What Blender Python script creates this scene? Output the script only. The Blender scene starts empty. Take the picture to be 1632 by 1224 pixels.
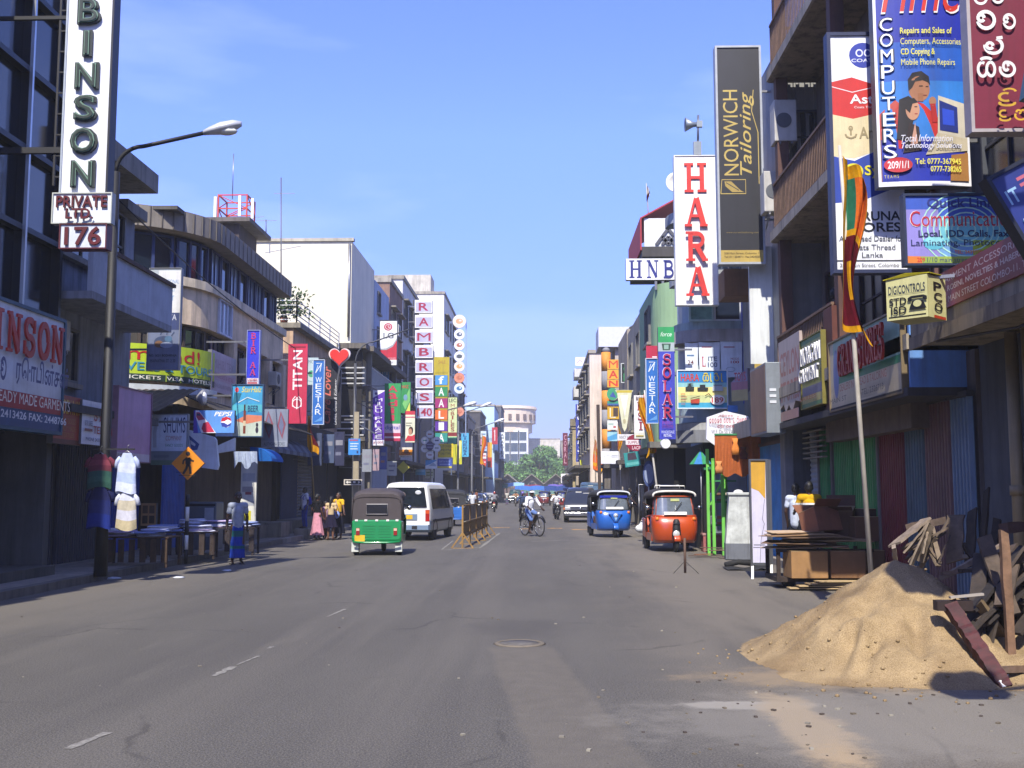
import bpy, math, random
from mathutils import Vector, Matrix
V = Vector
rad = math.radians
cos, sin, pi = math.cos, math.sin, math.pi
random.seed(11)
scene = bpy.context.scene
col = scene.collection
# ------------------------------------------------------------ camera
F, VPX, VPY, CZ = 1700.0, 860.0, 783.0, 1.65
PIT = math.atan((VPY - 612) / F)
YAW = math.atan((VPX - 816) / F * cos(PIT))
fw = V((-sin(YAW) * cos(PIT), cos(YAW) * cos(PIT), sin(PIT)))
rt = V((cos(YAW), sin(YAW), 0))
up = rt.cross(fw)
CAM = V((0, 0, CZ))
cd = bpy.data.cameras.new('camera')
cam = bpy.data.objects.new('camera', cd)
col.objects.link(cam)
cd.sensor_width = 36
cd.lens = 36 * F / 1632
cd.clip_start, cd.clip_end = 0.1, 5000
m3 = Matrix((rt, up, -fw)).transposed()
cam.matrix_world = Matrix.Translation(CAM) @ m3.to_4x4()
scene.camera = cam
# ------------------------------------------------------------ sky and sun
SUND = V((0.085, 0.64, -0.765)).normalized()
w = bpy.data.worlds.new('World')
scene.world = w
w.use_nodes = True
nt = w.node_tree
nt.nodes.clear()
sky = nt.nodes.new('ShaderNodeTexSky')
sky.sky_type = 'NISHITA'
sky.sun_disc = False
sky.sun_elevation = math.asin(-SUND.z)
sky.sun_rotation = math.atan2(-SUND.x, -SUND.y) % (2 * pi)
sky.air_density, sky.dust_density, sky.ozone_density = 1.0, 0.6, 2.0
tint = nt.nodes.new('ShaderNodeMix')
tint.data_type = 'RGBA'
tint.blend_type = 'MULTIPLY'
tint.inputs['Factor'].default_value = 1
tint.inputs['B'].default_value = (.74, .81, 1.5, 1)
tc = nt.nodes.new('ShaderNodeTexCoord')
mp = nt.nodes.new('ShaderNodeMapping')
mp.inputs['Scale'].default_value = (1.2, 1.2, 5)
cn = nt.nodes.new('ShaderNodeTexNoise')
cn.inputs['Scale'].default_value = 2.2
cn.inputs['Detail'].default_value = 6
cr = nt.nodes.new('ShaderNodeMapRange')
cr.inputs['From Min'].default_value, cr.inputs['From Max'].default_value = 0.45, 0.8
cr.inputs['To Max'].default_value = 0.2
cl = nt.nodes.new('ShaderNodeMix')
cl.data_type = 'RGBA'
cl.inputs['B'].default_value = (9, 9.5, 11, 1)
bg = nt.nodes.new('ShaderNodeBackground')
bg.inputs['Strength'].default_value = 0.14
wo = nt.nodes.new('ShaderNodeOutputWorld')
L = nt.links.new
L(sky.outputs[0], tint.inputs['A'])
L(tc.outputs['Generated'], mp.inputs[0])
L(mp.outputs[0], cn.inputs['Vector'])
L(cn.outputs[0], cr.inputs[0])
L(cr.outputs[0], cl.inputs['Factor'])
L(tint.outputs['Result'], cl.inputs['A'])
sp = nt.nodes.new('ShaderNodeSeparateXYZ')
el = nt.nodes.new('ShaderNodeValToRGB')
e0, e1 = el.color_ramp.elements
e0.position, e1.position = 0.0, .32
e0.color, e1.color = (.36, .36, .47, 1), (1, 1, 1, 1)
ml = nt.nodes.new('ShaderNodeMix')
ml.data_type = 'RGBA'
ml.blend_type = 'MULTIPLY'
ml.inputs['Factor'].default_value = 1
L(tc.outputs['Generated'], sp.inputs[0])
L(sp.outputs[2], el.inputs[0])
L(cl.outputs['Result'], ml.inputs['A'])
L(el.outputs[0], ml.inputs['B'])
L(ml.outputs['Result'], bg.inputs[0])
L(bg.outputs[0], wo.inputs[0])
sl = bpy.data.lights.new('sun', 'SUN')
sl.energy, sl.angle, sl.color = 5.0, rad(0.5), (1, 0.94, 0.82)
so = bpy.data.objects.new('sun', sl)
so.rotation_euler = SUND.to_track_quat('-Z', 'Y').to_euler()
col.objects.link(so)
vs = scene.view_settings
vs.view_transform, vs.look, vs.exposure, vs.gamma = 'Standard', 'None', 0.75, 1
scene.cycles.max_bounces = 6
scene.cycles.diffuse_bounces = 3
scene.cycles.glossy_bounces = 3
scene.cycles.transparent_max_bounces = 6
scene.cycles.use_denoising = True
# ------------------------------------------------------------ pixel helpers (photo pixel -> point in the street)
def ray(px, py):
 return fw + rt * ((px - 816) / F) - up * ((py - 612) / F)
def at(px, py, Y):
 d = ray(px, py)
 return CAM + d * (Y / d.y)
def gnd(px, py, z=0.0):
 d = ray(px, py)
 return CAM + d * ((z - CZ) / d.z)
def hit(px, py, p, n):
 d = ray(px, py)
 return CAM + d * ((p - CAM).dot(n) / d.dot(n))
# ------------------------------------------------------------ materials
def lin(c):
 if isinstance(c, str):
  c = c.lstrip('#')
  if len(c) == 3:
   c = ''.join(x * 2 for x in c)
  v = [int(c[i:i + 2], 16) / 255 for i in (0, 2, 4)]
  return tuple(x / 12.92 if x <= .04045 else ((x + .055) / 1.055) ** 2.4 for x in v)
 return tuple(c)
_m = {}
ALB = .86            # all base colours scaled down, so shade reads darker under the sun
def mat(c, rough=.6, var=.15, scale=6., metal=0., streak=0., bump=0., coat=0., alpha=1., spec=.5):
 """procedural painted / dirty surface: noise blotches, optional rain streaks and bump"""
 key = (c, rough, var, scale, metal, streak, bump, coat, alpha, spec)
 if key in _m:
  return _m[key]
 m = bpy.data.materials.new('surface')
 m.use_nodes = True
 n, l = m.node_tree.nodes, m.node_tree.links.new
 b = n['Principled BSDF']
 r, g, bl = (x * ALB for x in lin(c))
 b.inputs['Roughness'].default_value = rough
 b.inputs['Metallic'].default_value = metal
 b.inputs['Specular IOR Level'].default_value = spec
 if coat:
  b.inputs['Coat Weight'].default_value = coat
  b.inputs['Coat Roughness'].default_value = .08
 if alpha < 1:
  b.inputs['Alpha'].default_value = alpha
 t = n.new('ShaderNodeTexCoord')
 no = n.new('ShaderNodeTexNoise')
 no.inputs['Scale'].default_value = scale
 no.inputs['Detail'].default_value = 6
 no.inputs['Roughness'].default_value = .65
 l(t.outputs['Object'], no.inputs['Vector'])
 ra = n.new('ShaderNodeMapRange')
 ra.inputs['From Min'].default_value, ra.inputs['From Max'].default_value = .3, .7
 l(no.outputs[0], ra.inputs[0])
 mx = n.new('ShaderNodeMix')
 mx.data_type = 'RGBA'
 mx.inputs['A'].default_value = (r * (1 - var), g * (1 - var), bl * (1 - var), 1)
 mx.inputs['B'].default_value = (min(r * (1 + var * .4), 1), min(g * (1 + var * .4), 1), min(bl * (1 + var * .4), 1), 1)
 l(ra.outputs[0], mx.inputs['Factor'])
 out = mx.outputs['Result']
 if streak:
  mp = n.new('ShaderNodeMapping')
  mp.inputs['Scale'].default_value = (2.6, 2.6, .22)
  l(t.outputs['Object'], mp.inputs[0])
  n2 = n.new('ShaderNodeTexNoise')
  n2.inputs['Scale'].default_value = 1.6
  n2.inputs['Detail'].default_value = 7
  n2.inputs['Roughness'].default_value = .72
  l(mp.outputs[0], n2.inputs['Vector'])
  r2 = n.new('ShaderNodeMapRange')
  r2.inputs['From Min'].default_value, r2.inputs['From Max'].default_value = .46, .68
  r2.inputs['To Max'].default_value = streak
  l(n2.outputs[0], r2.inputs[0])
  m2 = n.new('ShaderNodeMix')
  m2.data_type = 'RGBA'
  g_ = (r + g + bl) / 3
  m2.inputs['B'].default_value = (g_ * .2 + r * .06, g_ * .19 + g * .05, g_ * .17 + bl * .04, 1)
  l(r2.outputs[0], m2.inputs['Factor'])
  l(out, m2.inputs['A'])
  out = m2.outputs['Result']
 l(out, b.inputs['Base Color'])
 if bump:
  bm = n.new('ShaderNodeBump')
  bm.inputs['Strength'].default_value = bump
  bm.inputs['Distance'].default_value = .03
  l(no.outputs[0], bm.inputs['Height'])
  l(bm.outputs[0], b.inputs['Normal'])
 _m[key] = m
 return m
def sgn(c):            # printed / painted sign face, slightly sun-bleached and dusty
 return mat(c, .45, .2, 2.2, 0, .24)
def paint(c):          # car paint
 return mat(c, .3, .06, 3, 0, .05, 0, .5)
def conc(c='8a8478', s=.6):
 return mat(c, .9, .28, 1.3, 0, s, .25)
def metal(c='9a9a9c', r=.4):
 return mat(c, r, .2, 5, .9)
def cloth(c):
 return mat(c, .95, .22, 14, 0, 0, .15, 0, 1, .15)
def wood(c='5a4030'):
 return mat(c, .85, .45, 9, 0, .35, .3)
BLK = mat('15151a', .6, .3)
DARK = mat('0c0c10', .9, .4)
RUB = mat('1a1a1b', .85, .25, 12)
GLS = mat('1b2430', .06, .3, 1.2, 0, 0, 0, 0, 1, .9)
CHR = mat('c9cacc', .18, .1, 4, 1.)
STEEL = metal()
GALV = mat('8f979c', .5, .2, 3, .6, .2)
WHT = mat('e9e8e2', .5, .12, 3, 0, .15)
# ------------------------------------------------------------ mesh builder
class MB:
 def __init__(s):
  s.v, s.f, s.m, s.sm, s.mats = [], [], [], [], []
 def mi(s, m):
  if m not in s.mats:
   s.mats.append(m)
  return s.mats.index(m)
 def add(s, vs, fs, m, smooth=False):
  o = len(s.v)
  s.v += [tuple(x) for x in vs]
  k = s.mi(m)
  for f in fs:
   s.f.append([i + o for i in f])
   s.m.append(k)
   s.sm.append(smooth)
  return s
 def box(s, x0, x1, y0, y1, z0, z1, m, M=None):
  vs = [V((x, y, z)) for z in (z0, z1) for y in (y0, y1) for x in (x0, x1)]
  if M is not None:
   vs = [M @ v for v in vs]
  return s.add(vs, [(0, 2, 3, 1), (4, 5, 7, 6), (0, 1, 5, 4), (2, 6, 7, 3), (0, 4, 6, 2), (1, 3, 7, 5)], m)
 def quad(s, a, b, c, d, m):
  return s.add([a, b, c, d], [(0, 1, 2, 3)], m)
 def prism(s, pts, a, b, ext, m, org=(0, 0, 0)):
  """outline pts (p,q) along axes a,b from org, extruded by ext"""
  a, b, e, o = V(a), V(b), V(ext), V(org)
  n = len(pts)
  p0 = [o + a * p + b * q for p, q in pts]
  vs = p0 + [x + e for x in p0]
  fs = [tuple(range(n))[::-1], tuple(range(n, 2 * n))] + [(i, (i + 1) % n, (i + 1) % n + n, i + n) for i in range(n)]
  return s.add(vs, fs, m)
 def loft(s, rings, m, closed=True, caps=True, smooth=True):
  n = len(rings[0])
  vs = [p for r in rings for p in r]
  fs = []
  for k in range(len(rings) - 1):
   for i in range(n if closed else n - 1):
    j = (i + 1) % n
    fs.append((k * n + i, k * n + j, (k + 1) * n + j, (k + 1) * n + i))
  if caps and closed:
   fs.append(tuple(range(n))[::-1])
   fs.append(tuple((len(rings) - 1) * n + i for i in range(n)))
  return s.add(vs, fs, m, smooth)
 def tube(s, path, r, m, n=8, closed=False, smooth=True):
  path = [V(p) for p in path]
  rs = r if isinstance(r, (list, tuple)) else [r] * len(path)
  rings = []
  ref = None
  for i, p in enumerate(path):
   d = (path[min(i + 1, len(path) - 1)] - path[max(i - 1, 0)]).normalized()
   if ref is None:
    ref = V((0, 0, 1)) if abs(d.z) < .9 else V((1, 0, 0))
   u = d.cross(ref)
   if u.length < 1e-5:
    u = d.cross(V((1, 0.3, 0)))
   u.normalize()
   w_ = u.cross(d).normalized()
   ref = w_
   rings.append([p + (u * cos(2 * pi * k / n) + w_ * sin(2 * pi * k / n)) * rs[i] for k in range(n)])
  return s.loft(rings, m, True, True, smooth)
 def bar(s, a, b, w_, h_, m):
  """rectangular bar from a to b, w_ wide, h_ high"""
  a, b = V(a), V(b)
  d = (b - a).normalized()
  ref = V((0, 0, 1)) if abs(d.z) < .95 else V((0, 1, 0))
  u = d.cross(ref).normalized() * w_ / 2
  q = u.cross(d).normalized() * h_ / 2
  rings = [[p + u + q, p - u + q, p - u - q, p + u - q] for p in (a, b)]
  return s.loft(rings, m, True, True, False)
 def lathe(s, prof, m, n=20, c=(0, 0, 0), axis='z', smooth=True, sx=1):
  c = V(c)
  rings = []
  for r, h in prof:
   ring = []
   for k in range(n):
    a = 2 * pi * k / n
    p = (r * cos(a) * sx, r * sin(a), h)
    if axis == 'x':
     p = (p[2], p[0], p[1])
    if axis == 'y':
     p = (p[0], p[2], p[1])
    ring.append(c + V(p))
   rings.append(ring)
  return s.loft(rings, m, True, True, smooth)
 def ball(s, c, r, m, n=10, k=7):
  c = V(c)
  r = V(r) if not isinstance(r, (int, float)) else V((r, r, r))
  rings = []
  for i in range(k + 1):
   t = pi * (i + .02) / (k + .04) - pi / 2
   rings.append([c + V((r.x * cos(t) * cos(2 * pi * j / n), r.y * cos(t) * sin(2 * pi * j / n), r.z * sin(t))) for j in range(n)])
  return s.loft(rings, m)
 def build(s, name, parent=None, bev=0, solid=0, loc=None, rz=0):
  me = bpy.data.meshes.new(name)
  me.from_pydata(s.v, [], s.f)
  for m in s.mats:
   me.materials.append(m)
  me.polygons.foreach_set('material_index', s.m)
  me.polygons.foreach_set('use_smooth', s.sm)
  me.update()
  o = bpy.data.objects.new(name, me)
  col.objects.link(o)
  if parent:
   o.parent = parent
  if loc is not None:
   o.location = loc
   o.rotation_euler.z = rz
  if solid:
   md = o.modifiers.new('s', 'SOLIDIFY')
   md.thickness = solid
   md.offset = -1
  if bev:
   md = o.modifiers.new('b', 'BEVEL')
   md.width = bev
   md.segments = 2
   md.limit_method = 'ANGLE'
   md.angle_limit = rad(40)
  return o
def tag(o, label=None, cat=None, group=None, kind=None):
 for k, x in (('label', label), ('category', cat), ('group', group), ('kind', kind)):
  if x:
   o[k] = x
 return o
def thing(name, label, cat, loc=(0, 0, 0), rz=0, group=None):
 o = bpy.data.objects.new(name, None)
 col.objects.link(o)
 o.location = loc
 o.rotation_euler.z = rz
 o.empty_display_size = .1
 return tag(o, label, cat, group)
def copy_tree(o, parent=None):
 c = o.copy()
 col.objects.link(c)
 if parent:
  c.parent = parent
 for ch in list(o.children):
  copy_tree(ch, c)
 return c
# ------------------------------------------------------------ lettering
_t = {}
def glyphs(s, bold=.012, shear=0., space=1.):
 key = (s, bold, shear, space)
 if key not in _t:
  c = bpy.data.curves.new('lettering', 'FONT')
  c.body = s
  c.resolution_u = 3
  c.offset = bold
  c.shear = shear
  c.space_character = space
  o = bpy.data.objects.new('lettering', c)
  me = bpy.data.meshes.new_from_object(o)
  pts = [(v.co.x, v.co.y) for v in me.vertices]
  fs = [tuple(p.vertices) for p in me.polygons]
  bpy.data.objects.remove(o)
  bpy.data.meshes.remove(me)
  x0, x1 = min(p[0] for p in pts), max(p[0] for p in pts)
  y0, y1 = min(p[1] for p in pts), max(p[1] for p in pts)
  _t[key] = ([((x - x0) / (x1 - x0 or 1), (y - y0) / (y1 - y0 or 1)) for x, y in pts], fs, (x1 - x0) / (y1 - y0 or 1))
 return _t[key]
def stroke(pts, wd, out):
 """thick polyline in 2D -> list of quads, slightly mitred"""
 n = len(pts)
 L_, R_ = [], []
 for i in range(n):
  x0, y0 = pts[max(i - 1, 0)]
  x1, y1 = pts[min(i + 1, n - 1)]
  dx, dy = x1 - x0, y1 - y0
  l = math.hypot(dx, dy) or 1
  L_.append((pts[i][0] - dy / l * wd / 2, pts[i][1] + dx / l * wd / 2))
  R_.append((pts[i][0] + dy / l * wd / 2, pts[i][1] - dx / l * wd / 2))
 for i in range(n - 1):
  out.append([R_[i], R_[i + 1], L_[i + 1], L_[i]])
def arc(cx, cy, rx, ry, a0, a1, n=10):
 return [(cx + rx * cos(rad(a0 + (a1 - a0) * i / n)), cy + ry * sin(rad(a0 + (a1 - a0) * i / n))) for i in range(n + 1)]
# a slab-serif alphabet drawn as strokes: (points, width) in a unit box
TH, TN, SB = .2, .1, .085
def _sf(x, y, w_=.42):
 return ([(x - w_ / 2, y), (x + w_ / 2, y)], SB)
SERIF = {
 'H': [([(.2, .04), (.2, .96)], TH), ([(.8, .04), (.8, .96)], TH), ([(.2, .5), (.8, .5)], TN), _sf(.2, .04), _sf(.2, .96), _sf(.8, .04), _sf(.8, .96)],
 'A': [([(.12, .04), (.46, .97)], TN), ([(.84, .04), (.52, .97)], TH * 1.15), ([(.26, .36), (.72, .36)], TN), _sf(.13, .04, .34), _sf(.84, .04, .36)],
 'R': [([(.2, .04), (.2, .96)], TH), ([(.2, .93)] + arc(.5, .72, .28, .21, 90, -90) + [(.2, .51)], TN * 1.5), ([(.48, .5), (.84, .04)], TH), _sf(.2, .04), _sf(.16, .96, .34), _sf(.86, .04, .26)],
 'B': [([(.2, .04), (.2, .96)], TH), ([(.2, .93)] + arc(.5, .73, .27, .2, 90, -90) + [(.2, .53)], TN * 1.5), ([(.2, .52)] + arc(.52, .29, .32, .23, 90, -90) + [(.2, .07)], TN * 1.5), _sf(.16, .04, .3), _sf(.16, .96, .3)],
 'N': [([(.18, .04), (.18, .96)], TN), ([(.82, .04), (.82, .96)], TN), ([(.16, .96), (.82, .04)], TH), _sf(.18, .04, .36), _sf(.14, .96, .3), _sf(.82, .96, .36)],
 'S': [(arc(.52, .71, .32, .23, 25, 270, 14) + arc(.5, .27, .34, .23, 90, -155, 14), TH * .8), ([(.84, .62), (.84, .96)], SB), ([(.14, .38), (.14, .04)], SB)],
 'O': [(arc(.5, .5, .37, .43, 0, 360, 24), TH * .85)],
 'L': [([(.25, .04), (.25, .96)], TH), ([(.1, .06), (.88, .06)], TN), ([(.86, .04), (.86, .34)], SB), _sf(.25, .96)],
 'T': [([(.5, .04), (.5, .96)], TH), ([(.06, .94), (.94, .94)], TN), _sf(.5, .04), ([(.08, .68), (.08, .96)], SB), ([(.92, .68), (.92, .96)], SB)],
 'I': [([(.5, .04), (.5, .96)], TH * 1.2), _sf(.5, .04, .56), _sf(.5, .96, .56)],
 'G': [(arc(.52, .5, .38, .42, 40, 330, 20), TH * .8), ([(.84, .08), (.84, .45)], TH * .8), ([(.56, .44), (.96, .44)], TN)],
 'D': [([(.2, .04), (.2, .96)], TH), ([(.2, .92)] + arc(.46, .5, .4, .42, 90, -90, 14) + [(.2, .08)], TN * 1.5), _sf(.16, .04, .3), _sf(.16, .96, .3)],
 'E': [([(.22, .04), (.22, .96)], TH), ([(.1, .94), (.86, .94)], TN), ([(.1, .06), (.9, .06)], TN), ([(.2, .5), (.66, .5)], TN), ([(.88, .04), (.88, .3)], SB), ([(.84, .7), (.84, .96)], SB)],
}
# a few round Sinhala letters as strokes
_w = .15
SINH = {
 'ර': [(arc(.5, .42, .36, .3, 130, 440, 16), _w), (arc(.42, .84, .2, .12, -60, 190, 10), _w)],
 'ව': [(arc(.5, .44, .38, .36, 150, -170, 18), _w), (arc(.28, .52, .14, .14, 0, 330, 10), _w)],
 'ත': [(arc(.48, .42, .4, .36, 170, 430, 18), _w), (arc(.3, .42, .15, .15, 0, 330, 10), _w), ([(.62, .78), (.9, .82)], _w)],
 'හ': [(arc(.3, .42, .24, .34, 60, 350, 14), _w), (arc(.74, .42, .22, .34, 190, -150, 14), _w), (arc(.5, .84, .3, .12, 170, 10, 8), _w)],
 'ක': [(arc(.28, .4, .22, .3, 0, 350, 14), _w), (arc(.74, .4, .22, .3, 180, -150, 14), _w), (arc(.5, .82, .42, .16, 180, -10, 10), _w)],
 'න': [(arc(.5, .4, .4, .34, 100, -200, 18), _w), (arc(.42, .52, .14, .2, 0, 330, 10), _w)],
 'ස': [(arc(.5, .4, .4, .34, 150, 400, 16), _w), (arc(.34, .7, .16, .14, -80, 200, 10), _w), (arc(.66, .7, .16, .14, 190, -60, 10), _w)],
 'ද': [(arc(.45, .6, .3, .28, 60, 300, 14), _w), (arc(.5, .16, .36, .16, 150, 380, 10), _w)],
 'ල': [(arc(.5, .45, .4, .4, 120, 420, 18), _w), (arc(.62, .5, .2, .22, 90, 380, 12), _w)],
 'ා': [([(.3, .95), (.3, .2)] + arc(.5, .2, .2, .16, 180, 330, 6), _w)],
 'ෙ': [(arc(.5, .3, .24, .22, 120, 420, 12), _w), ([(.38, .5), (.5, .9), (.72, .9)], _w)],
 'ි': [(arc(-.5, .96, .3, .2, 160, 0, 8), _w * .8)],
}
class Face:
 """collects flat artwork and lettering on a panel of width w, height h in local x (right), z (up), -y towards the viewer"""
 def __init__(s, w_, h_, y0=0., step=.004, warp=None):
  s.w, s.h, s.y, s.step, s.warp = w_, h_, y0, step, warp
  s.art, s.txt = MB(), MB()
 def put(s, mb, pts, fs, m, thick=0):
  s.y += s.step
  f = s.warp or (lambda x, z, o: V((x, -o, z)))
  n = len(pts)
  vs = [f(x * s.w, z * s.h, s.y) for x, z in pts]
  if thick:
   vs2 = [f(x * s.w, z * s.h, s.y + thick) for x, z in pts]
   cnt = {}
   for q in fs:
    for i in range(len(q)):
     e = (q[i], q[(i + 1) % len(q)])
     cnt[e] = 1
   side = [(a, b, b + n, a + n) for (a, b) in cnt if (b, a) not in cnt]
   mb.add(vs + vs2, [tuple(i + n for i in q) for q in fs] + side, m)
   s.y += thick
  else:
   mb.add(vs, fs, m)
 def grid(s, mb, u0, v0, u1, v1, m, nu=1):
  if s.warp:
   nu = 14
  pts = [(u0 + (u1 - u0) * i / nu, v) for i in range(nu + 1) for v in (v0, v1)]
  s.put(mb, pts, [(2 * i, 2 * i + 2, 2 * i + 3, 2 * i + 1) for i in range(nu)], m)
 def run(s, els):
  for e in els:
   k = e[0]
   if k == 'R':
    s.grid(s.art, e[1], e[2], e[3], e[4], sgn(e[5]))
   elif k == 'C':
    n = 20
    pts = [(e[1] + e[3] * cos(2 * pi * i / n), e[2] + e[4] * sin(2 * pi * i / n)) for i in range(n)]
    s.put(s.art, pts, [tuple(range(n))], sgn(e[5]))
   elif k == 'O':     # ring u v ru rv width colour
    n = 24
    wd = e[5]
    pts = [(e[1] + (e[3] + dd * wd) * cos(2 * pi * i / n), e[2] + (e[4] + dd * wd * s.w / s.h) * sin(2 * pi * i / n)) for dd in (-.5, .5) for i in range(n)]
    s.put(s.art, pts, [(i, (i + 1) % n, (i + 1) % n + n, i + n)[::-1] for i in range(n)], sgn(e[6]))
   elif k == 'P':
    s.put(s.art, e[1], [tuple(range(len(e[1])))], sgn(e[2]))
   elif k == 'K':     # stroke path
    q = []
    asp = s.w / s.h
    stroke([(x, y / asp) for x, y in e[1]], e[2], q)
    for j, f in enumerate(q):
     s.step, o_ = .0002, s.step
     s.put(s.art, [(x, y * asp) for x, y in f], [(0, 1, 2, 3)], sgn(e[3]))
     s.step = o_
   elif k == 'T':
    s.text(*e[1:])
 def text(s, t, u0, v0, u1, v1, c, o='', thick=0, b=None):
  m = sgn(c)
  b = min(.02, b if b is not None else (.016 if 'b' in o else .006))
  if set(t) & set('MWmw'):
   b = 0
  if 'L' in o:          # raised letters keep their own sides
   thick = thick or .04
  if 'V' in o:          # stacked letters
   n = len(t)
   for i, ch in enumerate(t):
    if ch == ' ':
     continue
    hh = (v1 - v0) / n
    pad = (u1 - u0) * (.3 if ch in 'I1il' and 'S' not in o else 0)
    s.text(ch, u0 + pad, v1 - (i + .92) * hh, u1 - pad, v1 - (i + .08) * hh, c, o.replace('V', ''), thick, b)
   return
  if 'h' in o:          # soft dark edge behind the letters
   s.text(t, u0 - .01, v0 - .01, u1 + .01, v1 + .01, '2a2020', o.replace('h', '').replace('L', ''), 0, b)
  if 'S' in o or 'Z' in o:
   tab = SERIF if 'S' in o else SINH
   adv = []
   for ch in t:
    adv.append(0 if ch == 'ි' else .6 if ch in ' ාෙ.' else 1.12)
   tot = sum(adv)
   x = 0
   st = s.step
   s.y += st
   for ch, a in zip(t, adv):
    for pts, wd in tab.get(ch, tab.get('ව', []) if ch not in ' .' else []):
     q = []
     sc = .5 if ch in 'ාෙ' and 'Z' in o else 1
     stroke([((x + .06 + px * sc) / tot, py) for px, py in pts], 0, [])
     # widths are kept in letter units, so mitre in letter space
     stroke([(x + .06 + px * sc, py) for px, py in pts], wd, q)
     s.step = .0004
     for f in q:
      P = [(u0 + fx / tot * (u1 - u0), v0 + fy * (v1 - v0)) for fx, fy in f]
      s.put(s.txt, P, [(0, 1, 2, 3)], m, thick if 'S' in o else 0)
      if thick and 'S' in o:
       s.y -= thick
    x += a
   s.step = st
   s.y += thick
   return
  pts, fs, asp = glyphs(t, b, .3 if 'i' in o else 0.)
  if 'r' in o:          # reads bottom to top
   pts = [(1 - y, x) for x, y in pts]
  P = [(u0 + x * (u1 - u0), v0 + y * (v1 - v0)) for x, y in pts]
  s.put(s.txt, P, fs, m, thick)
def sign(px, d, label, els=(), col_='eeeeea', name='hanging_sign', cat='sign', yaw=0, th=.12, frame=None, fw_=.03, br=None, group=None, warp=None, back=None, outline=None, roll=0, plane=None):
 """px = (x0,y0,x1,y1) photo pixels of the face; d = its distance down the street; br = bracket length to the wall (- left, + right)"""
 a = rad(yaw)
 U, N = V((cos(a), sin(a), 0)), V((sin(a), -cos(a), 0))
 P = at(px[0], px[3], d) if plane is None else hit(px[0], px[3], V((plane, 0, 0)), V((1, 0, 0)))
 w_ = (hit(px[2], px[3], P, N) - P).dot(U)
 h_ = hit((px[0] + px[2]) / 2 if abs(yaw) < 60 else px[0], px[1], P, N).z - P.z
 root = thing(name, label, cat, P, a, group)
 if roll:
  root.rotation_euler = (0, rad(roll), a)
 mb = MB()
 pm = sgn(col_)
 bm = sgn(back) if back else mat('6f7074', .6, .2, 3, .3, .2)
 if outline:
  mb.prism([(x * w_, y * h_) for x, y in outline], (1, 0, 0), (0, 0, 1), (0, th, 0), pm)
 elif warp:
  n = 14
  f = [[warp(w_ * i / n, z, 0) for i in range(n + 1)] for z in (0, h_)]
  bk = [[warp(w_ * i / n, z, -th) for i in range(n + 1)] for z in (0, h_)]
  mb.add(f[0] + f[1], [(i, i + 1, i + n + 2, i + n + 1) for i in range(n)], pm)
  mb.add(bk[0] + bk[1], [(i, i + n + 1, i + n + 2, i + 1) for i in range(n)], bm)
  for z in (0, 1):
   mb.add(f[z] + bk[z], [(i, i + n + 1, i + n + 2, i + 1) for i in range(n)], bm)
  for i in (0, n):
   mb.quad(f[0][i], f[1][i], bk[1][i], bk[0][i], bm)
 else:
  mb.box(0, w_, .002, th, 0, h_, bm)
  mb.quad((.0, 0, 0), (w_, 0, 0), (w_, 0, h_), (0, 0, h_), pm)
 mb.build('panel', root)
 if frame:
  fm = mat(frame, .5, .2, 4, .2)
  fb = MB()
  t = fw_
  for (x0, x1, z0, z1) in ((-t / 2, w_ + t / 2, -t, t / 2), (-t / 2, w_ + t / 2, h_ - t / 2, h_ + t), (-t, t / 2, -t / 2, h_ + t / 2), (w_ - t / 2, w_ + t, -t / 2, h_ + t / 2)):
   pass
  fb.box(-t, w_ + t, -.025, th + .01, -t, .0, fm)
  fb.box(-t, w_ + t, -.025, th + .01, h_, h_ + t, fm)
  fb.box(-t, 0, -.025, th + .01, 0, h_, fm)
  fb.box(w_, w_ + t, -.025, th + .01, 0, h_, fm)
  fb.build('frame', root)
 if br:
  bb = MB()
  for z in ((.2, .8) if h_ > 1 else (.5,)):
   x = w_ if br > 0 else 0
   bb.bar((x, th / 2, h_ * z), (x + br, th / 2, h_ * z), .05, .05, STEEL)
  bb.build('bracket', root)
 st = .0007 if warp else max(.0003, d * .00003)
 fc = Face(w_, h_, 0, st, warp)
 fc.run(els)
 if fc.art.f:
  fc.art.build('artwork', root)
 if fc.txt.f:
  fc.txt.build('lettering', root)
 return root
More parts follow.
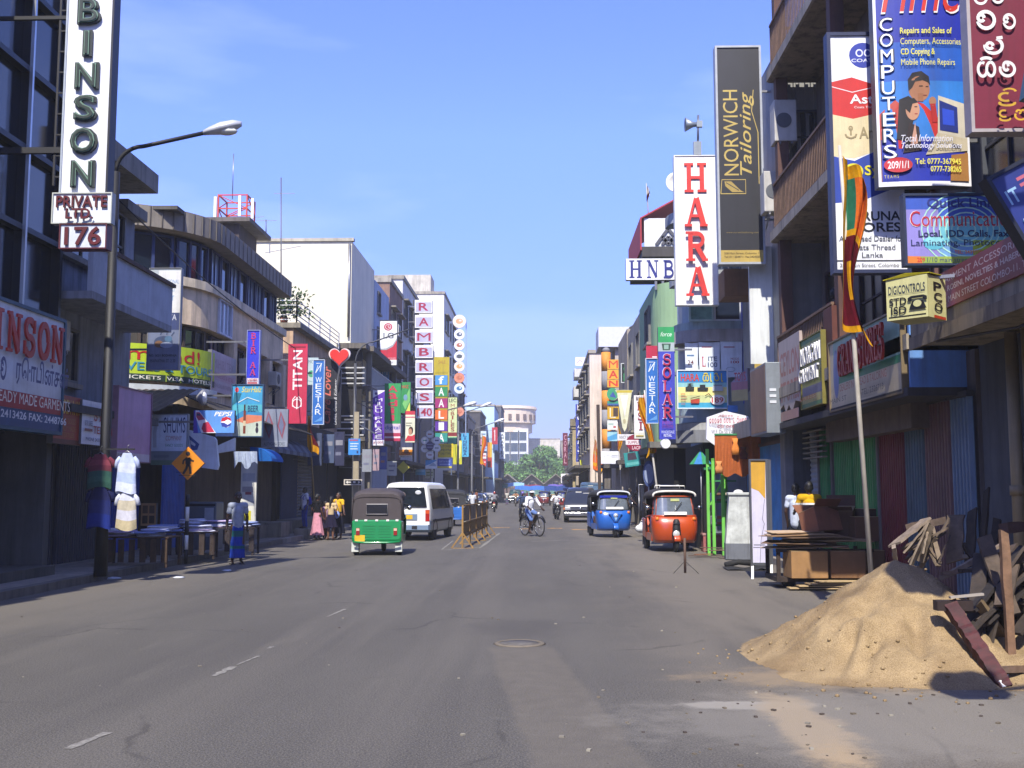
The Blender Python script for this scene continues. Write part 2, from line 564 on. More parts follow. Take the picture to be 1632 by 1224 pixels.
# ------------------------------------------------------------ the setting: ground, road, pavements
def road_mat():
 m = bpy.data.materials.new('asphalt')
 m.use_nodes = True
 n, l = m.node_tree.nodes, m.node_tree.links.new
 b = n['Principled BSDF']
 b.inputs['Roughness'].default_value = .82
 b.inputs['Specular IOR Level'].default_value = .35
 t = n.new('ShaderNodeTexCoord')
 def noise(scale, detail, sx=1, sy=1, rough=.6):
  mp = n.new('ShaderNodeMapping')
  mp.inputs['Scale'].default_value = (sx, sy, 1)
  l(t.outputs['Object'], mp.inputs[0])
  q = n.new('ShaderNodeTexNoise')
  q.inputs['Scale'].default_value, q.inputs['Detail'].default_value = scale, detail
  q.inputs['Roughness'].default_value = rough
  l(mp.outputs[0], q.inputs['Vector'])
  return q.outputs[0]
 def rng(x, a, c, lo=0., hi=1.):
  q = n.new('ShaderNodeMapRange')
  q.interpolation_type = 'SMOOTHSTEP'
  for k, vv in (('From Min', a), ('From Max', c), ('To Min', lo), ('To Max', hi)):
   q.inputs[k].default_value = vv
  l(x, q.inputs[0])
  return q.outputs[0]
 def math_(op, a, b_):
  q = n.new('ShaderNodeMath')
  q.operation = op
  for i, x in enumerate((a, b_)):
   if isinstance(x, (int, float)):
    q.inputs[i].default_value = x
   else:
    l(x, q.inputs[i])
  return q.outputs[0]
 def mix(f, a, b_, blend='MIX'):
  q = n.new('ShaderNodeMix')
  q.data_type = 'RGBA'
  q.blend_type = blend
  l(f, q.inputs['Factor'])
  for k, x in (('A', a), ('B', b_)):
   if isinstance(x, tuple):
    q.inputs[k].default_value = (*x, 1)
   else:
    l(x, q.inputs[k])
  return q.outputs['Result']
 sep = n.new('ShaderNodeSeparateXYZ')
 l(t.outputs['Object'], sep.inputs[0])
 X, Y = sep.outputs[0], sep.outputs[1]
 big = noise(.35, 5, 1, .35)
 wig = math_('ADD', X, math_('MULTIPLY', math_('SUBTRACT', noise(.5, 4), .5), 2.6))
 c = mix(rng(big, .35, .65), (.057, .053, .048), (.084, .078, .069))
 c = mix(rng(wig, .6, 2.6), c, (.150, .130, .104))             # dusty worn verge on the shop side
 c = mix(rng(wig, -7.6, -5.2, .75, 0.), c, (.135, .118, .095))  # dust along the far kerb
 c = mix(rng(noise(.9, 7, 1, .16), .46, .7, 0, .75), c, (.044, .041, .040))
 c = mix(rng(noise(.55, 4, 1.6, .05), .5, .66, 0, .5), c, (.110, .100, .086))
 c = mix(rng(noise(3.0, 6, 1, .12), .56, .75, 0, .4), c, (.125, .114, .098))
 c = mix(rng(noise(150, 2, 1, 1, .5), .38, .66, 0, .85), c, mix(rng(noise(70, 3), .4, .6), (.030, .028, .027), (.185, .170, .145)))
 vo = n.new('ShaderNodeTexVoronoi')
 vo.feature = 'DISTANCE_TO_EDGE'
 vo.inputs['Scale'].default_value = .42
 va = n.new('ShaderNodeMix')
 va.data_type = 'VECTOR'
 va.inputs['Factor'].default_value = .32
 wn = n.new('ShaderNodeTexNoise')
 wn.inputs['Scale'].default_value, wn.inputs['Detail'].default_value = 1.4, 8
 l(t.outputs['Object'], wn.inputs['Vector'])
 l(t.outputs['Object'], va.inputs['A'])
 l(wn.outputs['Color'], va.inputs['B'])
 l(va.outputs['Result'], vo.inputs['Vector'])
 crack = math_('MULTIPLY', rng(vo.outputs['Distance'], .0, .012, 1., 0.), rng(noise(.5, 3), .5, .6))
 c = mix(math_('MULTIPLY', crack, .45), c, (.022, .020, .019))
 # pale refilled trench running from the manhole to the viewer, scraped dust and a film of spilt sand
 def lin2(ax, ay, k):
  return math_('ADD', math_('ADD', math_('MULTIPLY', X, ax), math_('MULTIPLY', Y, ay)), k)
 wob = math_('SUBTRACT', noise(1.6, 6), .5)
 A, B = gnd(829, 1030), gnd(985, 1290)
 d = (B - A).normalized()
 q = math_('ABSOLUTE', math_('ADD', lin2(-d.y, d.x, d.y * A.x - d.x * A.y), math_('MULTIPLY', wob, .22)), 0)
 along = lin2(d.x, d.y, -d.x * A.x - d.y * A.y)
 f = math_('MULTIPLY', rng(q, .30, .40, 1., 0.), rng(along, -.1, .25))
 c = mix(math_('MULTIPLY', f, .55), c, mix(noise(5, 6), (.085, .075, .062), (.165, .145, .115)))
 def blob(px, py, rx, ry, w0, w1):
  g = gnd(px, py)
  u, v_ = lin2(1 / rx, 0, -g.x / rx), lin2(0, 1 / ry, -g.y / ry)
  r_ = math_('SQRT', math_('ADD', math_('MULTIPLY', u, u), math_('MULTIPLY', v_, v_)), 0)
  return rng(math_('ADD', r_, math_('MULTIPLY', math_('SUBTRACT', noise(2.2, 9, 1, 1, .7), .5), 1.6)), w0, w1, 1., 0.)
 c = mix(math_('MULTIPLY', blob(1190, 1124, .62, .22, .55, 1.0), .7), c, (.33, .31, .27))
 c = mix(math_('MULTIPLY', blob(1290, 1160, .33, 1.7, .45, .95), .9), c, (.34, .25, .145))
 c = mix(math_('MULTIPLY', blob(1420, 1080, 1.9, .8, .5, 1.1), .6), c, (.27, .20, .12))
 c = mix(math_('MULTIPLY', blob(1500, 1150, 2.4, 1.2, .6, 1.2), .5), c, (.20, .185, .16))
 c = mix(math_('MULTIPLY', blob(830, 1000, .9, 1.2, .3, 1.0), .4), c, (.05, .046, .044))
 l(c, b.inputs['Base Color'])
 bm = n.new('ShaderNodeBump')
 bm.inputs['Strength'].default_value = .8
 bm.inputs['Distance'].default_value = .012
 l(noise(120, 3), bm.inputs['Height'])
 l(bm.outputs[0], b.inputs['Normal'])
 return m
ASPH = road_mat()
mb = MB()
mb.quad((-700, -60, 0), (700, -60, 0), (700, 2500, 0), (-700, 2500, 0), ASPH)
tag(mb.build('road'), kind='structure')
PAVE = conc('8d857a', .5)
mb = MB()
mb.box(-14, -8.35, -2, 215, -.2, .13, PAVE)
mb.box(-8.35, -8.15, -2, 34, -.2, .132, conc('6e685f', .6))
mb.box(-8.35, -8.15, 34.5, 215, -.2, .14, conc('9a9488', .5))
tag(mb.build('pavement'), kind='structure')
mb = MB()
mb.box(5.3, 9, 16.5, 28, -.2, .14, PAVE)
mb.box(4.75, 9, 29.2, 200, -.2, .14, PAVE)
tag(mb.build('pavement'), kind='structure')
# worn paint and patches lie as thin sheets on the road
def sheet(pts, z, m, name, label=None, cat=None, kind='structure'):
 mb = MB()
 mb.add([(x, y, z) for x, y in pts], [tuple(range(len(pts)))], m)
 return tag(mb.build(name), label, cat, None, kind)
WPAINT = mat('85827b', .85, .6, 24, 0, 0)
YPAINT = mat('d8a03c', .8, .5, 14, 0, 0)
def gx(px, py):
 p = gnd(px, py)
 return (p.x, p.y)
def ragged(a, b, w_, n=9):
 """worn stroke of paint from pixel a to pixel b"""
 A, B = gnd(*a), gnd(*b)
 d = (B - A).normalized()
 s_ = V((-d.y, d.x, 0))
 lo, hi = [], []
 for i in range(n + 1):
  p = A.lerp(B, i / n)
  k = w_ * random.uniform(.35, 1) / 2
  lo.append((p - s_ * k)[:2])
  hi.append((p + s_ * k)[:2])
 return lo + hi[::-1]
for a, b, w_ in (((108, 1194), (172, 1168), .09), ((340, 1078), (372, 1063), .10), ((378, 1060), (412, 1046), .05), ((428, 1034), (434, 1031), .06), ((522, 983), (550, 971), .06),
    ((704, 877), (768, 872), .12), ((764, 874), (796, 850), .13), ((704, 876), (722, 862), .08), ((848, 863), (906, 861), .14)):
 sheet(ragged(a, b, w_), .004, WPAINT, 'road_marking')
for x0, x1, y in ((785, 812, 841), (827, 842, 843), (872, 896, 842), (911, 938, 844), (958, 975, 845), (1060, 1085, 846)):
 sheet(ragged((x0, y), (x1, y), .55, 7), .004, YPAINT, 'road_marking')
rim = MB()
c0, c1 = gnd(788, 1026), gnd(868, 1026)
mid = (c0 + c1) / 2
rr = (c1 - c0).length / 2
mh = thing('manhole_cover', 'round worn manhole cover with a broken pale concrete rim in the road', 'manhole cover', (mid.x, mid.y, 0))
rim.lathe([(rr * .80, .002), (rr * .80, .016), (rr * .95, .014), (rr * 1.05, .0)], conc('70675a', .5), 26)
rim.build('rim', mh)
MB().lathe([(.01, .012), (rr * .78, .012), (rr * .78, 0)], mat((.12, .11, .10), .8, .4, 12, 0, 0, .5), 26).build('lid', mh)
# ------------------------------------------------------------ building helpers
def bld(name, label, x, y, cat='building', z=0):
 return thing(name, label, cat, (x, y, z))
def part(mb, name, root, **k):
 o = mb.build(name, root, **k)
 o.location = -root.location
 return o
def sub(mb, name, par):
 return mb.build(name, par)
def mp3(side, plane):
 return {'E': lambda a, z, o: V((plane + o, a, z)), 'W': lambda a, z, o: V((plane - o, a, z)), 'S': lambda a, z, o: V((a, plane - o, z))}[side]
def pbox(mb, f, a0, a1, z0, z1, o0, o1, m):
 vs = [f(a, z, o) for z in (z0, z1) for o in (o0, o1) for a in (a0, a1)]
 mb.add(vs, [(0, 2, 3, 1), (4, 5, 7, 6), (0, 1, 5, 4), (2, 6, 7, 3), (0, 4, 6, 2), (1, 3, 7, 5)], m)
def window(root, side, plane, a0, a1, z0, z1, nx=2, nz=1, fr=None, gl=None, sill=True, hood=None, t=.06):
 f = mp3(side, plane)
 fr = fr or mat('6b6a66', .6, .2)
 mb = MB()
 pbox(mb, f, a0 - t, a1 + t, z1, z1 + t, 0, .09, fr)
 pbox(mb, f, a0 - t, a1 + t, z0 - t, z0, 0, .09, fr)
 pbox(mb, f, a0 - t, a0, z0, z1, 0, .09, fr)
 pbox(mb, f, a1, a1 + t, z0, z1, 0, .09, fr)
 for i in range(1, nx):
  a = a0 + (a1 - a0) * i / nx
  pbox(mb, f, a - t * .35, a + t * .35, z0, z1, .0, .06, fr)
 for i in range(1, nz):
  z = z0 + (z1 - z0) * i / nz
  pbox(mb, f, a0, a1, z - t * .35, z + t * .35, .0, .055, fr)
 if sill:
  pbox(mb, f, a0 - t - .08, a1 + t + .08, z0 - t - .1, z0 - t - .003, 0, .16, conc('9d968a', .6))
 if hood:
  pbox(mb, f, a0 - t - .12, a1 + t + .12, z1 + t + .003, z1 + t + .1, 0, hood, conc('8b857a', .7))
 o = part(mb, 'window', root)
 g = MB()
 pbox(g, f, a0, a1, z0, z1, .0, .025, gl or GLS)
 g.build('pane', o)
 return o
def shutter(root, side, plane, a0, a1, z0, z1, c, pitch=.11, name='shutter', horiz=False):
 """folding or rolling shutter: real corrugations"""
 f = mp3(side, plane)
 mb = MB()
 m = mat(tuple(min(.8, x * 1.7 + .006) for x in lin(c)), .6, .25, 2.5, 0, .3)
 if horiz:
  n = max(4, int((z1 - z0) / pitch))
  zs = [z0 + (z1 - z0) * i / (2 * n) for i in range(2 * n + 1)]
  vs = [f(a, z, .03 if i % 2 else .0) for i, z in enumerate(zs) for a in (a0, a1)]
  mb.add(vs, [(2 * i, 2 * i + 1, 2 * i + 3, 2 * i + 2) for i in range(2 * n)], m)
 else:
  n = max(3, int(abs(a1 - a0) / pitch))
  ps = []
  for i in range(n):
   b = a0 + (a1 - a0) * i / n
   q = (a1 - a0) / n
   ps += [(b, 0), (b + q * .35, 0), (b + q * .45, .055), (b + q * .9, .055)]
  ps.append((a1, 0))
  vs = [f(a, z, o) for a, o in ps for z in (z0, z1)]
  mb.add(vs, [(2 * i, 2 * i + 2, 2 * i + 3, 2 * i + 1) for i in range(len(ps) - 1)], m)
 pbox(mb, f, min(a0, a1), max(a0, a1), z1, z1 + .08, -.02, .09, mat('3c3c40', .7))
 return part(mb, name, root)
def balustrade(root, side, plane, a0, a1, z0, z1, m, pitch=.13, name='railing', r=.011):
 f = mp3(side, plane)
 mb = MB()
 n = int(abs(a1 - a0) / pitch)
 for i in range(n + 1):
  a = a0 + (a1 - a0) * i / max(n, 1)
  pbox(mb, f, a - r, a + r, z0, z1, -r, r, m)
 pbox(mb, f, a0, a1, z1, z1 + .05, -.03, .03, m)
 pbox(mb, f, a0, a1, z0 + .05, z0 + .085, -.02, .02, m)
 return part(mb, name, root)
def aircon(label, p, side, w_=.8, h_=.55, dp=.3, group=None):
 r = thing('air_conditioner', label, 'air conditioner', p, {'E': pi / 2, 'W': -pi / 2, 'S': 0}[side], group)
 MB().box(0, w_, -dp, 0, 0, h_, mat('b9b6ae', .6, .15, 4, 0, .3)).build('case', r, bev=.02)
 MB().lathe([(.01, 0), (min(w_, h_) * .34, 0), (min(w_, h_) * .34, .012), (.01, .012)], mat('54575c', .7), 18, (w_ * .42, -dp - .014, h_ * .5), 'y', False).build('fan_grille', r)
 b = MB()
 for x in (.12, w_ - .12):
  b.bar((x, 0, -.03), (x, -dp, -.03), .04, .05, STEEL)
  b.bar((x, 0, -.3), (x, -dp, -.05), .03, .03, STEEL)
 b.build('bracket', r)
 return r
def slab(root, x0, x1, y0, y1, z0, z1, m=None, name='slab'):
 return part(MB().box(x0, x1, y0, y1, z0, z1, m or conc('8e887c', .7)), name, root)
# ============================================================ LEFT SIDE OF THE STREET
LX = -9.0
# --- tall glass-fronted shop
r = bld('glass_building', 'dark tinted glass curtain wall building above the large clothing shop sign', -12, 13)
part(MB().box(-18, -10.2, -6, 19.5, 0, 11.6, conc('5c5c60', .5)), 'wall', r)
part(MB().box(-10.2, LX - .12, -6, 19.5, 4.75, 11.6, mat('16202c', .12, .3, .6, 0, 0, 0, 0, 1, .8)), 'glazing', r)
mb = MB()
fm = mat('20242c', .4, .2, 3, .5)
for y in [x * 1.6 - 6 for x in range(16)] + [19.42]:
 mb.box(LX - .12, LX + .06, y - .05, y + .05, 4.8, 11.6, fm)
for k in range(5):
 z = 4.8 + k * 1.42
 mb.box(LX - .12, LX + .04, -6, 19.5, z - .05, z + .05, fm)
part(mb, 'mullions', r)
part(MB().box(LX + .04, LX + .1, 17.92, 17.98, 4.85, 11.6, mat('c8ccd0', .3, .1, 3, .8)), 'white_mullion', r)
part(MB().box(-10.2, -8.9, -6, 19.6, 4.55, 4.75, conc('4a4845')), 'canopy', r)
for y0, y1 in ((6, 9.5), (9.7, 13.2), (13.4, 16.3), (16.5, 19.4)):
 shutter(r, 'E', -10.15, y0, y1, .13, 2.7, '20222c', .12)
part(MB().box(-10.2, -9.9, -6, 19.5, 2.72, 3.1, conc('3a3a3d')), 'lintel', r)
part(MB().box(-10.2, -9.1, 19.5, 19.7, .13, 4.6, conc('50504f')), 'pier', r)
part(MB().box(-10.2, -8.9, -2, 19.6, .13, .3, conc('56544f')), 'step', r)
# ladder-like steel frame carrying the vertical sign
mb = MB()
for x in (-8.06, -7.72):
 mb.bar((x, 17.1, 6.7), (x, 17.1, 11.9), .035, .035, BLK)
for i in range(15):
 mb.bar((-8.06, 17.1, 6.85 + i * .36), (-7.72, 17.1, 6.85 + i * .36), .025, .025, BLK)
mb.bar((-9.1, 17.1, 7.3), (-7.3, 17.1, 7.3), .08, .1, BLK)
mb.bar((-9.1, 17.1, 9.6), (-7.3, 17.1, 9.6), .06, .06, BLK)
tag(mb.build('sign_ladder'), 'dark steel ladder frame between the glass wall and the tall vertical letter sign', 'ladder')
# --- recessed grey building with projecting white balcony and concrete eaves
r = bld('grey_shop_building', 'shaded grey building with a white boxed balcony and overhanging concrete roof slab', -11.5, 22)
gw = conc('9096a2', .6)
part(MB().box(-16, -9.6, 19.7, 24.6, 3.2, 8.3, gw), 'wall', r)
part(MB().box(-16, -10.2, 19.7, 24.6, 0, 3.2, conc('80828c')), 'wall', r)
part(MB().box(-16.5, -8.55, 19.9, 23.2, 8.3, 8.72, conc('8f8d86', .8)), 'roof', r)
part(MB().box(-9.7, -9.3, 23.4, 24.6, 8.0, 8.25, conc('85837d', .8)), 'eave', r)
bal = MB()
bal.box(-9.6, -8.5, 19.8, 24.2, 5.3, 5.45, gw)
bal.box(-8.6, -8.5, 19.8, 24.2, 5.45, 6.35, mat('aab4c6', .7, .2, 2, 0, .25))
bal.box(-9.6, -8.6, 24.1, 24.2, 5.45, 6.35, mat('aab4c6', .7, .2, 2, 0, .25))
bal.box(-8.66, -8.44, 19.8, 24.26, 6.35, 6.43, conc('5c4a44'))
part(bal, 'balcony', r)
window(r, 'E', -9.6, 20.6, 22.2, 6.5, 7.9, 3, 2)
window(r, 'E', -9.6, 22.6, 23.8, 6.5, 7.9, 2, 2)
window(r, 'E', -9.6, 20.2, 21.6, 3.9, 4.9, 2, 1)
part(MB().box(-9.6, -8.8, 19.8, 24.4, 3.15, 3.3, conc('45474c')), 'canopy', r)
shutter(r, 'E', -10.15, 19.9, 22.0, .13, 2.9, '2a2c38')
shutter(r, 'E', -10.15, 22.2, 24.4, .13, 2.9, '23283c')
aircon('grey air conditioner on the wall under the white boxed balcony', (-9.58, 19.9, 4.4), 'E', .8, .6)
# --- corner building with the curved front
r = bld('corner_building', 'weathered beige corner building with curved front and ribbed dark roof fascia', -14, 33)
def cpath(off=0, x1=-9.5, y0=28.0, rad_=2.6, xw=-17, y1=39.0, n=10):
 R_ = rad_
 cx, cy = x1 - R_, y0 + R_
 pts = [(xw, y0 - off)]
 for i in range(n + 1):
  a = -pi / 2 + pi / 2 * i / n
  pts.append((cx + (R_ + off) * cos(a), cy + (R_ + off) * sin(a)))
 pts.append((x1 + off, y1))
 return pts
def cband(mb, z0, z1, o0, o1, m, y1=39.0):
 a, b = cpath(o0, y1=y1), cpath(o1, y1=y1)
 n = len(a)
 vs = [(x, y, z) for z in (z0, z1) for p in (a, b) for x, y in p]
 fs = []
 for i in range(n - 1):
  fs += [(n + i, n + i + 1, 3 * n + i + 1, 3 * n + i), (i, 2 * n + i, 2 * n + i + 1, i + 1), (2 * n + i, 3 * n + i, 3 * n + i + 1, 2 * n + i + 1), (i, i + 1, n + i + 1, n + i)]
 fs += [(n - 1, 2 * n - 1, 4 * n - 1, 3 * n - 1), (0, n, 3 * n, 2 * n)][:]
 mb.add(vs, fs, m)
beige = conc('e2cbaa', .6)
mb = MB()
cband(mb, 0, 9.0, -3, -.3, conc('6a5d50', .6))
part(mb, 'wall', r)
mb = MB()
cband(mb, 6.3, 7.35, -.3, .0, beige)
cband(mb, 7.35, 7.6, -.3, .12, conc('e0d0b2', .5))
cband(mb, 4.0, 4.7, -.3, .0, beige)
part(mb, 'spandrel', r)
part(MB().box(-17, -9.85, 28.2, 39, 9.3, 9.4, conc('5a564e')), 'roof', r)
mb = MB()
ribm = mat('8a8276', .8, .25, 2, 0, .4)
cband(mb, 8.82, 9.4, -.3, .28, ribm)
pp = cpath(.28, n=14)
for i in range(len(pp) - 1):
 (xa, ya), (xb, yb) = pp[i], pp[i + 1]
 L_ = math.hypot(xb - xa, yb - ya)
 for k in range(max(1, int(L_ / .45))):
  t = k / max(1, int(L_ / .45))
  mb.box(xa + (xb - xa) * t - .014, xa + (xb - xa) * t + .014, ya + (yb - ya) * t - .03, ya + (yb - ya) * t + .03, 8.83, 9.39, mat('5c564e', .8))
part(mb, 'fascia', r)
# windows along the curve (upper floor) and street front
def cwin(a0, a1, z0, z1, n_=2, c='70452f', gl=None):
 """window on the rounded corner between angles a0..a1 (degrees)"""
 cx, cy, R_ = -9.5 - 2.6, 28 + 2.6, 2.62 - .28
 f = lambda a, z, o: V((cx + (R_ + o) * cos(rad(a)), cy + (R_ + o) * sin(rad(a)), z))
 mb = MB()
 fr = mat(c, .6, .2)
 for i in range(n_ + 1):
  a = a0 + (a1 - a0) * i / n_
  pbox(mb, f, a - .9, a + .9, z0, z1, 0, .1, fr)
 for z in (z0, z1 - .06):
  for i in range(n_):
   pbox(mb, f, a0 + (a1 - a0) * i / n_, a0 + (a1 - a0) * (i + 1) / n_, z, z + .06, 0, .09, fr)
 o = part(mb, 'window', r)
 g = MB()
 for i in range(n_):
  pbox(g, f, a0 + (a1 - a0) * i / n_, a0 + (a1 - a0) * (i + 1) / n_, z0, z1, .0, .03, gl or GLS)
 g.build('pane', o)
brown = mat('5b3d33', .7, .3, 3)
cwin(-88, -70, 7.6, 8.75, 2, '2c3a66', brown)
cwin(-66, -40, 7.6, 8.75, 2, '2c3a66')
cwin(-36, -4, 7.6, 8.75, 3, '26305c')
cwin(-75, -45, 4.75, 6.25, 2, '4a4036', mat('3c3833', .7, .3))
cwin(-40, -6, 4.75, 6.25, 3, '4a4036')
window(r, 'S', 28.28, -15.5, -13.9, 7.6, 8.75, 2, 1, mat('30344c'), brown, False)
window(r, 'S', 28.28, -13.7, -12.3, 7.6, 8.75, 2, 1, mat('30344c'), mat('121014', .4), False)
window(r, 'S', 28.28, -14.4, -12.4, 4.8, 6.2, 2, 1, mat('4a4036'), mat('b8a58c', .8, .3), False)
lg = mat('8a97a8', .12, .35, 1.5, 0, 0, 0, 0, 1, .8)
bf = mat('252c58', .5, .15)
y = 30.9
for i, (dy, g_) in enumerate(((.9, lg), (.8, GLS), (.95, lg), (.85, GLS), (.9, lg), (.9, lg), (.9, GLS), (.8, lg))):
 window(r, 'E', -9.78, y, y + dy - .1, 7.6, 8.75, 2 if g_ is lg else 1, 1, bf, g_, False)
 y += 1.0
window(r, 'E', -9.52, 31.0, 32.2, 6.35, 7.3, 3, 1, mat('c8ccd8'), lg, False)
for y0 in (31.0, 33.2, 35.4, 37.4):
 window(r, 'E', -9.78, y0, y0 + 1.25, 4.8, 6.15, 3, 3, mat('1c2040'), mat('2c2a2c', .3, .4, 2), False)
 part(MB().box(-9.8, -9.42, y0 + 1.4, y0 + 1.8, 4.7, 6.3, beige), 'pilaster', r)
# iron-roofed lean-to over the shops
mb = MB()
lm = mat('4b423c', .85, .4, 3, .1, .5)
for i in range(26):
 x = -14.5 + i * .22
 for j in range(2):
  pass
vs, fs = [], []
for i in range(60):
 x = -15.0 + i * .1
 o_ = .025 * (i % 2)
 vs += [(x, 28.1, 4.35 + o_), (x, 25.2, 3.55 + o_)]
for i in range(59):
 fs.append((2 * i, 2 * i + 1, 2 * i + 3, 2 * i + 2))
mb.add(vs, fs, lm)
part(mb, 'lean_to_roof', r, solid=.02)
mb = MB()
vs, fs = [], []
for i in range(110):
 y = 28.0 + i * .1
 o_ = .025 * (i % 2)
 vs += [(-9.7, y, 4.3 + o_), (-8.3, y, 3.7 + o_)]
for i in range(109):
 fs.append((2 * i, 2 * i + 1, 2 * i + 3, 2 * i + 2))
mb.add(vs, fs, mat('3a3634', .85, .4, 3, .1, .4))
part(mb, 'awning', r, solid=.02)
part(MB().box(-9.9, -9.75, 28.5, 39, 3.0, 4.0, conc('3f3a38')), 'shop_beam', r)
for y0, y1, c in ((26.2, 28.0, '1d3f9a'), (28.1, 30.3, '23509f'), (30.4, 33.0, '1c3f8e'), (33.2, 35.4, '20304e'), (35.6, 38.6, '2f3a50')):
 shutter(r, 'E', -10.0 if y0 > 28 else -10.6, y0, y1, .13, 3.0, c)
part(MB().box(-16, -10.7, 25.0, 28.0, 0, 3.5, conc('6a6c78')), 'lean_to_wall', r)
part(MB().box(-10.0, -9.0, 31, 39, .13, .55, conc('79736a')), 'step', r)
for z, y0 in ((5.3, 33.0), (5.3, 36.6)):
 aircon('white air conditioner on the beige curved corner building, ' + ('beside the white wall sign' if y0 < 34 else 'beyond the tall blue lettered sign'), (-9.42, y0, z), 'E', .7, .5, .3)
# --- water tank on the roof
r = thing('water_tank', 'cream plastic water tank with ribbed domed lid on the curved roof', 'water tank', (at(268, 335, 33).x, 33, 9.4))
MB().lathe([(.62, 0), (.62, .5), (.66, .52), (.66, .58), (.62, .6), (.62, .8), (.5, .95), (.25, 1.02), (.01, 1.02)], mat('d9d2bc', .6, .15), 24).build('tank', r)
MB().lathe([(.2, 1.02), (.2, 1.12), (.01, 1.14)], mat('c6c0ac'), 16).build('lid', r)
# --- stair head with red lattice aerial tower
r = bld('roof_room', 'small dark rooftop room with flat slab above the curved building', at(365, 350, 44).x, 45)
x0, x1 = at(335, 350, 44).x, at(385, 350, 44).x
part(MB().box(x0 + .4, x1 - .15, 44.2, 47, 9, 13.0, conc('4a3f3c')), 'wall', r)
part(MB().box(x0 - .6, x1 + .4, 43.8, 47.4, 13.0, 13.18, conc('6a635c')), 'roof', r)
window(r, 'S', 44.2, x0 + .55, x1 - .9, 11.7, 12.8, 4, 1, mat('b0b4bc'))
r = thing('lattice_tower', 'red lattice aerial frame with white panel antennas on the rooftop', 'antenna tower', ((x0 + x1) / 2 + .1, 45.2, 13.18))
mb = MB()
red = mat('c2402c', .6, .2)
s_ = .62
cs = [(-s_, -s_), (s_, -s_), (s_, s_), (-s_, s_)]
for i in range(4):
 a, b = cs[i], cs[(i + 1) % 4]
 mb.bar((*a, 0), (*a, 1.2), .06, .06, red)
 for z in (.02, .58, 1.17):
  mb.bar((*a, z), (*b, z), .05, .05, red)
 mb.bar((*a, 0), (*b, .58), .035, .035, red)
 mb.bar((*b, .58), (*a, 1.17), .035, .035, red)
mb.build('lattice', r)
for x, y in ((-.75, -.6), (.35, -.75), (.78, -.3)):
 MB().box(x - .06, x + .06, y - .05, y + .05, .2, 1.1, WHT).build('antenna', r)
MB().tube([(-.2, 0, 1.15), (-.2, 0, 3.2)], .02, STEEL, 6).build('mast', r)
def mast(label, px, py0, py1, Y, bars=(), r_=.03):
 p = at(px, py1, Y)
 q = at(px, py0, Y)
 t = thing('antenna_mast', label, 'antenna', p)
 h_ = q.z - p.z
 MB().tube([(0, 0, 0), (q.x - p.x, 0, h_)], r_, mat('6a6c70', .5, .1, 4, .5), 6).build('mast', t)
 b = MB()
 for f, l_, tl in bars:
  b.bar((-l_ / 2, 0, h_ * f - tl), (l_ / 2, 0, h_ * f + tl), .025, .025, STEEL)
 if bars:
  b.build('crossbar', t)
mast('tall thin aerial mast standing against the cream end wall', 448, 283, 540, 45, ((.9, .9, 0), (.55, 1.6, .15)))
mast('short bent aerial on the parapet of the cream end wall', 400, 345, 378, 50, ((.9, 1.2, .1),))
mast('small television aerial with crossbar beside the lattice tower', 424, 350, 380, 50, ((.95, 1.0, 0),))
# --- cream block with blank end wall
r = bld('cream_building', 'tall cream building with a blank sunlit end wall', -13, 58)
part(MB().box(-19.5, -9.05, 50.5, 57.5, 0, 13.7, mat('e3dcc4', .85, .1, .9, 0, .22, .1)), 'end_wall', r)
part(MB().box(-18.9, -9.0, 57.5, 63, 0, 13.2, mat('aab6cc', .8, .15, 1, 0, .3)), 'wall', r)  # same cream building; bluish shade of the street side put into the colour
part(MB().box(-19.6, -8.95, 50.4, 50.7, 13.7, 13.85, conc('b8b19c')), 'coping', r)
part(MB().tube([(-9.15, 50.4, 13.6), (-9.15, 50.4, 9.0)], .06, STEEL, 6), 'drain_pipe', r)
for z in (9.6, 11.6):
 window(r, 'E', -9.0, 58.4, 59.2, z, z + 1.1, 1, 1)
# --- low brown building with roof terrace, in front of the cream wall
r = bld('terrace_building', 'low brown shop building with a white railed roof terrace', -11, 46)
part(MB().box(-17, -9.6, 41, 50.3, 0, 8.0, conc('cfae8e', .7)), 'wall', r)
part(MB().box(-17.1, -9.3, 40.9, 50.35, 8.0, 8.2, conc('8f8878', .8)), 'roof', r)
mb = MB()
wr = mat('d8d8d4', .5)
for k in range(5):
 z = 8.35 + k * .19
 mb.bar((-16.5, 41.1, z), (-9.5, 41.1, z), .03, .035, wr)
 mb.bar((-9.5, 41.1, z), (-9.5, 50, z), .03, .035, wr)
for i in range(8):
 mb.bar((-16.5 + i, 41.1, 8.2), (-16.5 + i, 41.1, 9.2), .05, .05, wr)
for i in range(5):
 mb.bar((-9.5, 41.1 + i * 2.2, 8.2), (-9.5, 41.1 + i * 2.2, 9.2), .05, .05, wr)
part(mb, 'railing', r)
for y0, y1, c in ((39.2, 41.8, '1f2c4a'), (42.0, 44.6, '3c3c40'), (44.8, 47.5, '25262c'), (47.8, 50.0, '1e1f26')):
 shutter(r, 'E', -9.55, y0, y1, .4, 3.1, c, .12, 'shutter', c == '3c3c40')
part(MB().box(-10.4, -9.3, 39.0, 50.3, 3.2, 4.3, conc('3d3936')), 'shop_beam', r)
part(MB().box(-9.6, -8.7, 39.0, 50.3, 3.2, 3.3, conc('35363c')), 'canopy', r)
part(MB().box(-17, -9.62, 38.98, 41, 0, 3.3, conc('50483f')), 'wall', r)
part(MB().box(-9.6, -8.6, 39.0, 46, .13, .62, conc('857f74')), 'step', r)
